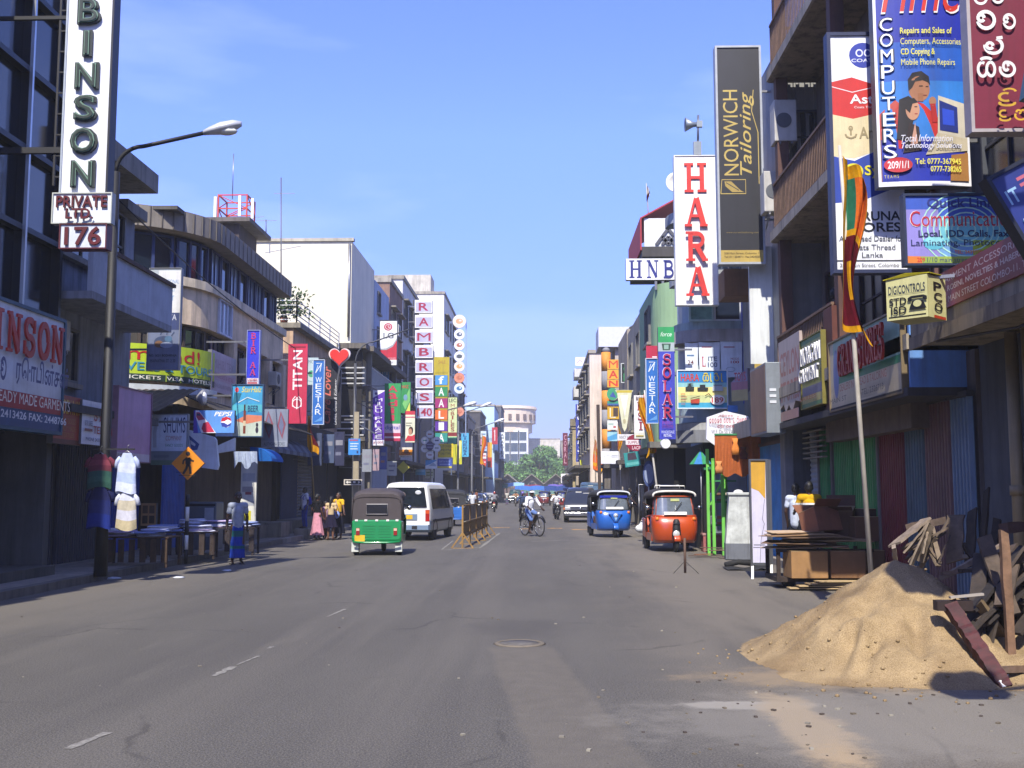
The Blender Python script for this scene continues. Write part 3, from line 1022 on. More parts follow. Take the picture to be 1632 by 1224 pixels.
# --- open balcony building
def balc(r, x, y0, y1, z, h=1.0, m=None, dp=1.1, side='E', rail=None):
 sg = 1 if side == 'E' else -1
 xs = sorted((x, x + sg * dp))
 mb = MB()
 mb.box(xs[0], xs[1], y0, y1, z, z + .2, m or conc('8c867b'))
 part(mb, 'balcony', r)
 balustrade(r, side, x + sg * (dp - .06), y0, y1, z + .2, z + .2 + h, rail or mat('c9c9c4', .5), .3, 'railing', .02)
 mb = MB()
r = bld('balcony_building', 'dark weathered building with open corner balconies past the brown terrace', -11, 57)
part(MB().box(-9.6, -8.45, 50.36, 50.5, 0, 8.4, mat('1c1a1c', .9, .4)), 'recess_shade', r)  # near-black wall, the shade inside the balconies put into its colour
mb = MB()
for z in (4.3, 4.6, 4.9, 5.2, 6.75, 7.0, 7.25, 7.5):
 mb.bar((-9.6, 50.2, z), (-8.3, 50.2, z), .05, .06, mat('b8b8b4', .5))
part(mb, 'corner_railing', r)
part(MB().box(-9.6, -8.2, 49.9, 51, 8.4, 8.65, conc('6c665c', .8)), 'roof', r)
part(MB().box(-9.6, -8.2, 49.9, 51, 4.0, 4.2, conc('6c665c', .8)), 'balcony', r)
part(MB().box(-16, -9.4, 50.9, 64, 0, 9.0, conc('4c4640', .7)), 'wall', r)
part(MB().box(-16, -8.0, 51, 64, 8.4, 8.65, conc('6c665c', .8)), 'roof', r)
for z in (4.2, 6.6):
 balc(r, -9.4, 52, 62, z, .95)
part(MB().box(-8.45, -8.2, 51.5, 51.8, 0, 8.4, conc('7c766a')), 'pillar', r)
part(MB().box(-8.45, -8.2, 60.5, 60.8, 0, 8.4, conc('7c766a')), 'pillar', r)
for y0 in (52.6, 55.4, 58.4):
 window(r, 'E', -9.4, y0, y0 + 1.6, 6.9, 8.1, 2, 1, None, mat('221b1c', .3))
 shutter(r, 'E', -9.35, y0 - .4, y0 + 2.2, .13, 3.0, random.choice(['20222a', '2a2a2c']))
# --- row of taller blocks further along
def block(label, x0, x1, y0, y1, h, wm, floors=(), cols=2, side='E', name='shop_building', parapet=True, wz=1.3, ground=True, hood=.35, fr=None, gl=None):
 r = bld(name, label, (x0 + x1) / 2, (y0 + y1) / 2)
 part(MB().box(x0, x1, y0, y1, 0, h, wm), 'wall', r)
 if parapet:
  part(MB().box(x0 - .1, x1 + .1, y0 - .1, y1 + .1, h, h + .25, conc('a39c8e', .7)), 'parapet', r)
 pl = x1 if side == 'E' else x0
 for z in floors:
  for i in range(cols):
   w_ = (y1 - y0) / cols
   window(r, side, pl, y0 + w_ * (i + .2), y0 + w_ * (i + .8), z, z + wz, 3, 1, fr, gl, True, hood)
 if ground:
  s = 1 if side == 'E' else -1
  xs = sorted((pl, pl + s * 1.1))
  part(MB().box(xs[0], xs[1], y0, y1, 3.3, 3.5, conc('56524d')), 'canopy', r)
  n = max(1, int((y1 - y0) / 3.2))
  for i in range(n):
   w_ = (y1 - y0) / n
   shutter(r, side, pl + s * .03, y0 + w_ * i + .1, y0 + w_ * (i + 1) - .1, .13, 3.1, random.choice(['23252d', '2c3550', '3a3533', '28343a', '40332e']), .14)
 return r
block('brown brick block with windows and grey cornice beside the cream building', -16, -9.0, 63.2, 69, 14.2, conc('8a6c5c', .5), (5.2, 8.4, 11.4), 2)
aircon('boxed air conditioner high on the brown brick block', (-8.98, 63.6, 11.0), 'E', .9, .7, .5)
block('white framed block with tall grid windows and dark eaves', -17, -9.0, 69.2, 78, 15.6, mat('d9d6d0', .8, .12, 1, 0, .3), (5.4, 8.8, 12.2), 3, 'E', 'shop_building', True, 2.0)
r = block('white block with a blank sunlit end wall behind the stacked letter sign', -19, -8.6, 95, 112, 19.4, mat('eae6da', .85, .08, 1, 0, .15), (6, 9.5, 13, 16.3), 3)
part(MB().box(-14, -10, 97, 100, 19.6, 21.6, conc('c8c2b4')), 'roof_room', r)
mast('thin twin aerial on the white block behind the stacked letter sign', 690, 455, 478, 97, ((.6, .9, 0),))
# brown glass fronted building
r = bld('bronze_glass_building', 'narrow building faced with bronze mirror glass panels', -10.5, 84)
part(MB().box(-15, -9.6, 80, 94.8, 0, 14.6, conc('8c7f70', .5)), 'wall', r)
bz = mat('5c431f', .15, .5, .5, .3, 0, 0, 0, 1, .8)
bx0, bx1 = at(632, 600, 79.9).x, at(663, 600, 79.9).x
for k in range(6):
 z = 4.2 + k * 1.5
 for i in range(2):
  w_ = (bx1 - bx0) / 2
  part(MB().box(bx0 + i * w_ + .04, bx0 + (i + 1) * w_ - .04, 79.8, 80.0, z, z + 1.44, bz), 'glass_panel', r)
part(MB().box(bx0, bx1, 80, 94, 13.4, 14.0, mat('cfd0d0', .6)), 'band', r)
shutter(r, 'E', -9.55, 80.2, 87, .13, 3.1, '26262c', .14)
block('grey shop block with three storeys beside the coloured letter boxes', -16, -8.6, 113, 122, 13.5, conc('a29a90', .6), (5, 8, 11), 2)
block('tan shop block of two storeys along the far street', -16, -8.2, 122.5, 136, 10.2, conc('b09a80', .6), (4.6, 7.4), 3)
block('dark grey gabled shop block beyond the round sign column', -18, -7.6, 137, 150, 11.8, conc('4c4a4e', .5), (5, 8), 3)
r = block('pale blue blank walled block above the far street', -19, -6.4, 151, 166, 13.7, mat('b8d2e4', .8, .1, .7, 0, .15), (6, 10), 3)
r = block('charcoal concrete tower block next to the pale blue block', -18, -6.0, 167, 180, 14.9, conc('63656c', .4), (5, 9), 3)
block('small grey shop at the end of the row before the round tower', -17, -6.6, 181, 196, 8.2, conc('77757a', .5), (4.4,), 3)
# --- far end of the street
def tower():
 r = bld('office_tower', 'white gridded office block with a round tan top at the end of the street', -8, 300)
 k = 300 / 1700
 cx = at(815, 700, 300).x
 x0, x1 = at(784, 700, 300).x, at(842, 700, 300).x
 zt = at(800, 694, 300).z
 part(MB().box(x0, x1, 300, 330, 0, zt + 2, mat('c9c6bd', .8, .1)), 'wall', r)
 cxx = (x0 + x1) / 2 + 1
 MBt = MB()
 R_ = 6.2
 MBt.lathe([(R_, zt + 1), (R_, zt + 3.5), (R_ + 1.0, zt + 3.6), (R_ + 1.0, zt + 7.5), (R_ + 1.4, zt + 7.6), (R_ + 1.2, zt + 8.4), (.1, zt + 8.8)], mat('d6c3ab', .85, .1), 28, (cxx - 1, 306, 0), 'z', False)
 part(MBt, 'drum', r)
 fr = mat('dfe2e2', .6)
 rows, cols = 5, 4
 hh = (zt + 1.2 - 3) / rows
 ww = (x1 - x0 - .6) / cols
 for i in range(cols):
  for j in range(rows):
   window(r, 'S', 300, x0 + .5 + i * ww, x0 + .1 + (i + 1) * ww, 3.4 + j * hh, 2.8 + (j + 1) * hh, 1, 1, fr, mat('4a5560', .2, .3), False, None, .35)
 for i in range(9):
  a = -pi / 2 + (i - 4) * .3
  part(MB().box(-.45, .45, -.3, .3, 0, 1.6, mat('6a5648', .6), Matrix.Translation((cxx - 1 + (R_ + 1.0) * cos(a), 306 + (R_ + 1.0) * sin(a), zt + 4.4)) @ Matrix.Rotation(a + pi / 2, 4, 'Z')), 'slot_window', r)
tower()
block('tan stepped building beside the white gridded office block', -3.2, 6, 312, 340, 16.8, conc('cfc8ba', .3), (6, 10), 3, 'E', 'far_building', True, 2, False)
block('low grey building half hidden behind the big tree', 4, 18, 318, 345, 16.5, conc('9a948a', .3), (6, 10), 3, 'W', 'far_building', True, 2, False)
block('long pale roofed building over the market at the far end', 15, 40, 300, 330, 15.5, mat('d5d3cc', .7), (8,), 4, 'W', 'far_building', True, 2, False)
# --- market hall with zig-zag roofs closing the street
r = bld('market_hall', 'grey market hall with a row of zig-zag gabled roofs across the street end', 0, 222)
g0 = at(790, 783, 220).x
wd = (at(905, 783, 220).x - g0) / 3
roofm = mat('8c8274', .8, .35, 1.5, .1, .4)
for i in range(-1, 4):
 a = g0 + wd * i
 mb = MB()
 mb.prism([(a, 0), (a + wd, 0), (a + wd, 3.1), (a + wd / 2, 5.0), (a, 3.1)], (1, 0, 0), (0, 0, 1), (0, 14, 0), conc('7c7468', .5), (0, 220, 0))
 part(mb, 'gable', r)
 mb = MB()
 for s_ in (-1, 1):
  xa, xb = a + wd / 2, a + wd / 2 + s_ * wd / 2
  mb.add([(xa, 219, 5.25), (xa, 235, 5.25), (xb, 235, 3.25), (xb, 219, 3.25), (xa, 219, 5.05), (xa, 235, 5.05), (xb, 235, 3.05), (xb, 219, 3.05)], [(0, 1, 2, 3), (4, 7, 6, 5), (0, 3, 7, 4), (1, 5, 6, 2)], roofm)
 part(mb, 'roof', r)
 window(r, 'S', 220, a + wd * .38, a + wd * .62, 2.6, 3.5, 2, 1, None, None, False)
 shutter(r, 'S', 219.95, a + wd * .12, a + wd * .88, 0, 2.3, random.choice(['3b4a62', '4a6a60', '5a4a42']), .3)
# ============================================================ RIGHT SIDE OF THE STREET
PK = ['1d3f8a', '274f96']
# --- nearest building (cream pipes, concrete canopy)
r = bld('canopy_building', 'near building with a stained concrete canopy and cream drain pipes', 8, 11)
part(MB().box(6.0, 12, 4, 14.6, 0, 16, conc('575a60', .5)), 'wall', r)
part(MB().box(5.05, 6.0, 4, 14.5, 3.62, 3.98, conc('9a8f7c', .9)), 'canopy', r)
part(MB().box(5.02, 5.05, 4, 14.5, 3.55, 3.72, conc('8a7c68', .9)), 'drip_edge', r)
for y, rr_ in ((13.2, .075), (12.75, .075)):
 mb = MB()
 mb.tube([(5.82, y, .1), (5.82, y, 3.6)], rr_, mat('a08f6c', .6, .2, 3, 0, .4), 10)
 mb.lathe([(rr_ + .02, 1.6), (rr_ + .02, 1.72)], mat('8f7f60', .6), 10, (5.82, y, 0))
 part(mb, 'drain_pipe', r)
for y, x in ((12.3, 5.9), (11.6, 5.9)):
 part(MB().tube([(x, y, 4.0), (x, y, 12)], .09, mat('6f7884', .6, .2, 3, 0, .3), 8), 'drain_pipe', r)
window(r, 'W', 6.0, 9.0, 11.2, 5.2, 7.2, 3, 2, mat('3c4048'), mat('3a4656', .2, .4))
window(r, 'W', 6.0, 12.6, 14.0, 5.2, 7.2, 2, 2, mat('3c4048'), mat('2c3442', .2, .4))
shutter(r, 'W', 5.97, 9.6, 12.4, .05, 3.4, '3a4048', .12)
shutter(r, 'W', 5.97, 6.5, 9.4, .05, 3.4, '4a4038', .12)
part(MB().tube([(5.06, 13.6, 3.55), (5.2, 11.6, 3.42), (5.1, 9, 3.5)], .018, BLK, 6), 'cable', r)
# --- balcony building
r = bld('balcony_building', 'old concrete building with stacked rusty railed balconies and painted shutters', 8, 19.5)
BX = 5.25
part(MB().box(6.3, 13, 14.7, 23.6, 3.6, 15, conc('7a6e64', .7)), 'wall', r)
part(MB().box(5.98, 13, 14.7, 23.6, 0, 3.6, conc('6e6662', .6)), 'wall', r)
for z in (3.62, 7.15, 10.85):
 mb = MB()
 mb.box(BX - .05, 6.3, 15.0, 23.5, z, z + .22, conc('8d8070', .9))
 mb.box(BX - .09, BX - .05, 15.0, 23.5, z + .02, z + .24, conc('a59a88', .9))
 part(mb, 'balcony_slab', r)
rust = mat('7c6250', .8, .4, 6, .2, .4)
balustrade(r, 'W', BX, 15.1, 23.4, 7.4, 8.42, rust, .12)
balustrade(r, 'W', BX, 15.1, 23.4, 11.1, 12.1, rust, .12)
balustrade(r, 'W', BX, 19.0, 23.4, 3.9, 4.98, rust, .12)
mb = MB()
for z in (7.4, 11.1):
 mb.bar((BX, 23.42, z + 1.0), (6.3, 23.42, z + 1.0), .05, .05, rust)
 for i in range(8):
  mb.bar((BX + .13 * i, 23.42, z), (BX + .13 * i, 23.42, z + 1.0), .02, .02, rust)
part(mb, 'end_railing', r)
for y in (16.6, 19.2, 21.6):
 for z in (4.1, 7.4, 11.1):
  if random.random() < .75:
   window(r, 'W', 6.28, y, y + 1.3, z + .1, z + 2.2, 2, 2, mat('3c2a26', .7), mat('17181c', .3, .3), False)
  else:
   shutter(r, 'W', 6.27, y, y + 1.3, z, z + 2.3, '4a2c28', .15, 'door')
for y in (15.2, 18.9, 23.3):
 mb = MB()
 mb.box(BX + .05, BX + .3, y - .12, y + .12, 3.84, 15, mat('5a3c34', .8, .3, 3, 0, .4))
 part(mb, 'post', r)
part(MB().box(BX - .04, BX + .14, 18.92, 19.5, 3.05, 4.95, mat('5e2f26', .8, .3, 3, 0, .3)), 'brown_pillar', r)
part(MB().box(5.15, 6.0, 15.0, 23.5, 2.98, 3.1, conc('3f3c3e')), 'soffit', r)
part(MB().box(5.6, 6.0, 16.2, 21.0, 2.6, 2.98, mat('6a5c50', .8, .3, 3, 0, .4)), 'fascia_board', r)
# painted folding shutters, near to far
for y0, y1, c, kind in ((14.7, 15.4, '52667a', 0), (15.45, 16.45, '5c4240', 0), (16.5, 17.35, '3c525e', 0), (17.4, 18.65, '5c1218', 0), (18.7, 18.95, '1f6a34', 0), (19.0, 20.2, '2f7a3c', 0), (20.3, 21.5, '257238', 0), (22.0, 22.6, '2c7c40', 0), (22.65, 23.5, '8a8f96', 1)):
 shutter(r, 'W', 5.93, y0, y1, .14, 2.95, c, .11, 'shutter', bool(kind))
for y in (18.68, 21.6, 22.62):
 part(MB().box(5.84, 5.94, y - .04, y + .04, .14, 2.97, conc('77716a')), 'jamb', r)
mb = MB()
for i in range(6):
 z = 2.35 + i * .11
 mb.bar((5.75 - i * .0, 21.7, z), (5.75, 23.3, z), .1, .03, mat('8f887c', .7, .3, 3, 0, .4))
part(mb, 'louvre', r)
# blue boxed end of the shop canopy
part(MB().box(5.2, 6.3, 15.0, 15.06, 3.1, 4.15, mat('5f8fd0', .7, .2, 2, 0, .4)), 'blue_end_panel', r)
mb = MB()
mb.tube([(5.3, 14.94, 3.86), (5.9, 14.94, 3.82), (6.3, 14.94, 3.78)], .05, mat('5584c8', .6), 8)
part(mb, 'blue_pipe', r)
part(MB().box(6.08, 6.28, 14.62, 14.69, 0, 3.1, mat('28468c', .7, .3, 3, 0, .5)), 'blue_pier', r)
# --- narrow block with grey cladding and blue shutters
r = bld('cladded_building', 'narrow block with blue grey corrugated cladding and a blue shutter', 7.5, 26)
mb = MB()
cl_ = mat('8c8c8a', .6, .2, 2, .3, .35)
mb.box(5.6, 12, 23.7, 29.2, 3.2, 12.0, cl_)
for i in range(16):
 x = 5.66 + i * .2
 mb.box(x, x + .08, 23.66, 23.7, 8.6, 12.0, cl_)
part(mb, 'wall', r)
part(MB().box(5.6, 12, 23.7, 29.2, 0, 3.2, conc('4e545c')), 'wall', r)
part(MB().box(5.0, 5.6, 23.8, 29, 3.1, 3.35, conc('75777c', .6)), 'canopy', r)
part(MB().box(4.95, 5.0, 23.8, 29, 2.95, 3.35, conc('808080', .7)), 'fascia', r)
shutter(r, 'W', 5.57, 24.3, 28.6, .14, 2.75, '2a73a6', .13)
part(MB().box(5.42, 5.6, 23.75, 24.2, .1, 3.1, conc('808388')), 'pier', r)
p = at(1197, 580, 25.4)
part(MB().box(p.x, p.x + .7, 25.4, 25.5, p.z, p.z + 2.85, mat('d2d6d4', .6, .15, 2, 0, .3)), 'white_panel', r)
mb = MB()
mb.box(p.x + .08, p.x + .62, 25.39, 25.4, p.z - .55, p.z, mat('a88e3a', .6))
part(mb, 'yellow_panel', r)
for (px, py, dd, lb) in ((1228, 235, 23.6, 'upper white air conditioner beside the dark gold tailoring sign'), (1212, 345, 24.4, 'lower white air conditioner beside the dark gold tailoring sign')):
 p = at(px, py, dd)
 aircon(lb, (p.x, p.y, p.z), 'S', .5, .95, .45)
window(r, 'S', 23.7, 5.65, 6.25, 8.5, 10.2, 1, 3, mat('2c3038'), GLS, False)
p = at(1155, 472, 26.5)
q = at(1207, 428, 26.5)
r = thing('brown_box', 'brown plywood box fixed under the black tailoring sign', 'box', (p.x, p.y, p.z))
MB().box(0, q.x - p.x, 0, .9, 0, q.z - p.z, mat('7c5636', .8, .3, 3, 0, .3)).build('box', r)
MB().bar((.2, .4, q.z - p.z), (.2, .4, q.z - p.z + .4), .05, .05, STEEL).build('hanger', r)
MB().bar((.2, .45, .4), (1.4, .45, .4), .05, .05, STEEL).build('bracket', r)
# --- corner block with the toy shop
r = bld('rounded_shop_building', 'pale rounded shop building with banners in its window and a concrete awning', 6, 32)
x0, x1 = 3.95, 6.4
def rr(off, xa=3.95, y0=30.0, R_=1.0, yb=31.2, xb=6.6, n=8):
 pts = [(xb, y0 - off)]
 for i in range(n + 1):
  a = -pi / 2 - pi / 2 * i / n
  pts.append((xa + R_ + (R_ + off) * cos(a), y0 + R_ + (R_ + off) * sin(a)))
 pts.append((xa - off, yb))
 return pts
def rband(mb, z0, z1, o0, o1, m):
 a, b = rr(o0), rr(o1)
 n = len(a)
 vs = [(x, y, z) for z in (z0, z1) for p in (a, b) for x, y in p]
 fs = []
 for i in range(n - 1):
  fs += [(n + i + 1, n + i, 3 * n + i, 3 * n + i + 1), (2 * n + i, 3 * n + i, 3 * n + i + 1, 2 * n + i + 1), (i, i + 1, n + i + 1, n + i), (i, 2 * n + i, 2 * n + i + 1, i + 1)]
 fs += [(n - 1, 2 * n - 1, 4 * n - 1, 3 * n - 1), (0, n, 3 * n, 2 * n)]
 mb.add(vs, fs, m)
mb = MB()
rband(mb, 3.6, 9.6, -.8, -.12, mat('9fb0b8', .3, .2, 1))
part(mb, 'wall', r)
part(MB().box(4.8, 12, 30.4, 34, 0, 9.6, conc('8c99a8', .4)), 'wall', r)
for z0, z1, o, c in ((3.0, 3.35, .35, '76787c'), (3.35, 3.55, .3, 'a5a6a4'), (5.85, 6.2, .18, 'a09a98'), (5.0, 5.1, .02, 'b9c4c4'), (6.2, 6.45, .02, '9fb0ac'), (7.6, 7.9, .1, '9aa0a8'), (9.4, 9.7, .2, '9aa0a8')):
 mb = MB()
 rband(mb, z0, z1, -.12, o, conc(c, .5))
 part(mb, 'band', r)
part(MB().box(5.72, 6.35, 29.85, 30.0, 4.1, 7.7, mat('3550c8', .6, .15, 2, 0, .15)), 'blue_panel', r)
window(r, 'S', 30.1, 4.3, 4.9, 6.5, 7.5, 1, 1, mat('b4d0cc'), mat('7fb0aa', .15, .3), False)
window(r, 'S', 30.1, 5.0, 5.68, 6.5, 7.5, 1, 1, mat('c8ccd0'), mat('20283a', .1, .3), False)
window(r, 'S', 30.1, 4.2, 5.7, 7.95, 9.2, 3, 2, mat('34405c'), mat('232c40', .15, .3), False)
for i, (u, v_, c) in enumerate(((1093, 1113, 'd3e2ec'), (1114, 1148, 'e6eaf2'), (1149, 1184, 'e6eaf2'))):
 pass
# ground floor under the awning: solid block, its near-black colour stands for shade
part(MB().box(4.6, 4.9, 30.2, 33.8, 0, 3.0, DARK), 'bay_shade', r)
# green narrow building
r = bld('green_building', 'narrow pale green curved building behind the red lettered solar sign', 6, 37)
mb = MB()
gm = mat('8fae84', .8, .12, 1, 0, .25)
xg = at(1047, 600, 36).x
n = 10
ring = [(xg + 1.2 + 1.2 * cos(pi + pi / 2 * i / n), 36 + 1.2 + 1.2 * sin(pi + pi / 2 * i / n)) for i in range(n + 1)] + [(9, 36), (9, 42), (xg, 42)]
mb.loft([[(x, y, z) for x, y in ring] for z in (3.3, 8.8)], gm, True, True, False)
part(mb, 'wall', r)
part(MB().box(xg + .6, 9, 36.6, 42, 0, 3.3, DARK), 'bay_shade', r)  # solid block, shade of the open shop put into its near-black colour
part(MB().box(xg - .3, 9, 35.7, 36.6, 3.1, 3.3, conc('75736e')), 'canopy', r)
window(r, 'W', xg, 37.8, 39.2, 5, 6.4, 2, 1)
window(r, 'W', xg, 37.8, 39.2, 7, 8.2, 2, 1)
# rooftop canopy of the bank
xa = at(1027, 390, 36.2).x
za, zb = at(1028, 395, 36.2).z, at(1028, 357, 36.2).z
r = bld('rooftop_canopy', 'rooftop canopy with a red pitched cover and lattice parapet above the blue letter sign', xa + 1, 38, 'canopy')
part(MB().box(xa - .1, xa + 2.6, 36.0, 41, za - .35, za, conc('4a4744', .4)), 'roof_slab', r)
part(MB().box(xa, xa + 2.6, 36.2, 36.3, za, zb + .2, mat('d9dad8', .7)), 'parapet', r)
mb = MB()
mb.add([(xa - .1, 36.1, zb + .18), (xa - .1, 41, zb + .18), (xa + 1.6, 41, zb + 1.1), (xa + 1.6, 36.1, zb + 1.1), (xa - .1, 36.1, za - .1), (xa - .1, 41, za - .1)], [(0, 1, 2, 3), (4, 5, 1, 0)], mat('a82c34', .7, .15))
part(mb, 'red_canopy', r, solid=.05)
mb = MB()
lm = mat('4a4a50', .6)
for a, b in (((0, .05), (.42, .62)), ((.42, .62), (.84, .05)), ((.21, .05), (.42, .34)), ((.42, .34), (.63, .05)), ((.21, .34), (.42, .05)), ((.63, .34), (.42, .05))):
 mb.bar((xa + .4 + a[0], 36.16, za + .05 + a[1]), (xa + .4 + b[0], 36.16, za + .05 + b[1]), .04, .1, lm)
part(mb, 'lattice', r)
for x in (xa + .42, xa + .66):
 part(MB().bar((x, 36.6, 8.6), (x, 36.6, za - .3), .08, .08, STEEL), 'pole', r)
# --- concrete block with open ground floor, behind hanging boards
r = bld('concrete_shop_building', 'stained concrete shop block over a dark open shop front', 7, 57)
xx = at(1000, 600, 54).x
part(MB().box(xx, 10, 54, 60, 3.2, 9.9, conc('a89c8a', .9)), 'wall', r)
part(MB().box(xx + .5, 10, 54.6, 60, 0, 3.2, conc('5c5c68', .4)), 'shop_wall', r)
part(MB().box(xx - .6, 10, 53.2, 54.6, 3.0, 3.2, conc('4e4a46')), 'canopy', r)
shutter(r, 'S', 54.55, xx + .8, xx + 3.0, .14, 2.8, '565a66', .12, 'shutter', True)
mast('thin aerial on the stained concrete shop block', 1022, 500, 540, 56, ((.8, .6, 0),))
p = at(1013, 545, 55)
r = thing('roof_ring', 'black metal ring standing on the roof of the stained concrete block', 'roof ring', (p.x, p.y, p.z))
MB().tube([(.4 * cos(2 * pi * i / 16), 0, .45 + .4 * sin(2 * pi * i / 16)) for i in range(17)], .06, BLK, 6).build('ring', r)
MB().box(-.15, .15, -.1, .1, -.1, .1, STEEL).build('foot', r)
# orange-striped column block
r = bld('striped_building', 'beige block with an orange and grey striped corner column', 6.5, 68)
xs = at(957, 600, 63).x
part(MB().box(xs + .9, 11, 63.4, 75, 0, 11.2, conc('b4aaa0', .5)), 'wall', r)
part(MB().box(xs - .1, xs + 2.0, 63, 66, 10.2, 11.4, mat('c4c6d0', .7, .1)), 'parapet', r)
mb = MB()
zz = 3.0
k = 0
while zz < 10.2:
 mb.lathe([(.28, zz), (.28, min(zz + 1.15, 10.2))], mat('d0862c', .7) if k % 2 else conc('8d8c8e', .3), 14, (xs + .35, 63.3, 0))
 zz += 1.15
 k += 1
part(mb, 'column', r)
part(MB().box(xs + .1, xs + .6, 63, 63.6, 0, 3.0, conc('6e6862')), 'column_base', r)
part(MB().box(xs - .2, 11, 62.5, 63.4, 3.0, 3.2, conc('5a5550')), 'canopy', r)
# further blocks
def wblock(*a, **k):
 return block(*a, side='W', **k)
wblock('pale cream block with three rows of windows beyond the striped column', 3.6, 10, 76, 96, 11.5, mat('d8c8b8', .8, .12, 1, 0, .35), (4.8, 7.2, 9.4), 4)
xq = at(917, 600, 100).x
r = wblock('white tiered block with a roof billboard beyond the striped column', xq + .9, 12, 100, 116, 12.6, mat('d6d3ca', .8, .12, 1, 0, .3), (5, 8, 10.6), 3)
part(MB().box(xq - .2, 8, 99, 103, 10.4, 11.4, conc('c8c4b6', .4)), 'balcony', r)
part(MB().box(xq - .1, 8, 99.2, 103, 12.3, 13.1, conc('d8d6cc', .3)), 'parapet', r)
wblock('cream shop block of two storeys behind the blue deity name sign', 4.0, 12, 117, 140, 9.6, conc('b8aa98', .4), (4.8, 7.2), 4)
wblock('grey shop block near the street end on the sunny side', 4.4, 12, 141, 168, 8.4, conc('a29a90', .4), (4.8,), 4)
wblock('tan low shop row at the street end on the sunny side', 4.8, 14, 169, 200, 6.8, conc('b09680', .4), (4.2,), 5)
# concrete stack pole
p = at(920, 775, 118)
q = at(920, 668, 118)
r = thing('concrete_column', 'tall tan concrete column with a square cap beside the maroon letter sign', 'column', (p.x, 118, 0))
MB().box(-.5, .5, -.5, .5, 0, q.z - .8, conc('b0a078', .5)).build('shaft', r)
MB().box(-.75, .75, -.75, .75, q.z - .8, q.z, conc('857a60', .5)).build('cap', r)
MB().box(-.62, .62, -.62, .62, q.z - 1.1, q.z - .8, conc('9a8c6a', .5)).build('neck', r)
# ------------------------------------------------------------ big tree behind the market hall
def tree(label, x, y, zc, rx, rz, n, seed, trunk_h):
 rng = random.Random(seed)
 t = thing('broadleaf_tree', label, 'tree', (x, y, 0))
 tr = MB()
 tr.tube([(0, 0, 0), (.2, 0, trunk_h * .5), (0, 0, trunk_h)], [.8, .6, .5], wood('4a3c2e'), 10)
 for i in range(9):
  a = i * 2.4
  e = V((cos(a) * rx * .55, sin(a) * rx * .5, trunk_h + rz * rng.uniform(.4, 1.2)))
  tr.tube([(0, 0, trunk_h * .9), e * .5 + V((0, 0, trunk_h * .5)), e], [.35, .22, .08], wood('4a3c2e'), 7)
 tr.build('trunk', t)
 cw = MB()
 ms = [mat(c, .75, .35, 3, 0, 0, 0, 0, 1, .25) for c in ('4c7038', '5c8444', '6c944c', '7ca458')]
 lumps = []
 for i in range(34):
  a = rng.uniform(0, 2 * pi)
  q = rng.uniform(.15, .82)
  zz = rng.uniform(-.55, .8)
  lumps.append((V((cos(a) * rx * q * (1 - .35 * max(zz, 0)), sin(a) * rx * q * .8, zc + rz * zz)), rng.uniform(.2, .36) * rx))
 for i in range(n):
  c, R_ = rng.choice(lumps)
  d = V((rng.gauss(0, 1), rng.gauss(0, 1), rng.gauss(0, 1))).normalized()
  p = c + d * R_ * rng.uniform(.7, 1.05) * V((1, 1, .7)).length / 1.58
  u = V((rng.gauss(0, 1), rng.gauss(0, 1), rng.gauss(0, .7))).normalized()
  w_ = u.cross(d)
  if w_.length < .1:
   continue
  w_.normalize()
  s_ = rng.uniform(.16, .42)
  cw.add([p - u * s_, p + w_ * s_ * .55, p + u * s_, p - w_ * s_ * .55], [(0, 1, 2, 3)], ms[int(min(3, max(0, rng.gauss(1.6, 1))))])
 cw.build('crown', t)
p = at(858, 740, 255)
tree('big round green tree rising behind the zig-zag market roofs', p.x, 255, 7.0, 6.4, 4.6, 15000, 3, 5)
p = at(805, 760, 262)
tree('smaller green tree partly hidden by the white gridded block', p.x, 262, 5.4, 4.2, 3, 5000, 5, 3)
p = at(890, 752, 250)
tree('dark green tree next to the maroon letter sign behind the market', p.x, 250, 5.6, 3.6, 3.4, 6000, 9, 3)
# shrub on the terrace
def shrub(label, p, r_, n, seed):
 rng = random.Random(seed)
 t = thing('potted_shrub', label, 'shrub', p)
 MB().lathe([(.12, 0), (.18, .3), (.01, .3)], mat('8a5038'), 12).build('pot', t)
 mb = MB()
 for i in range(n):
  d = V((rng.gauss(0, .45), rng.gauss(0, .45), .3 + abs(rng.gauss(.5, .35)))) * r_
  u = V((rng.gauss(0, 1), rng.gauss(0, 1), rng.gauss(0, 1))).normalized()
  q = u.orthogonal().normalized()
  mb.add([d - u * .09, d + q * .05, d + u * .09, d - q * .05], [(0, 1, 2, 3)], mat(rng.choice(['2c3f1c', '3a5226']), .8, .3))
 mb.build('foliage', t)
shrub('dark bushy shrub in a pot at the corner of the railed terrace', (at(452, 540, 41.6).x, 41.6, 8.2), 1.0, 500, 2)
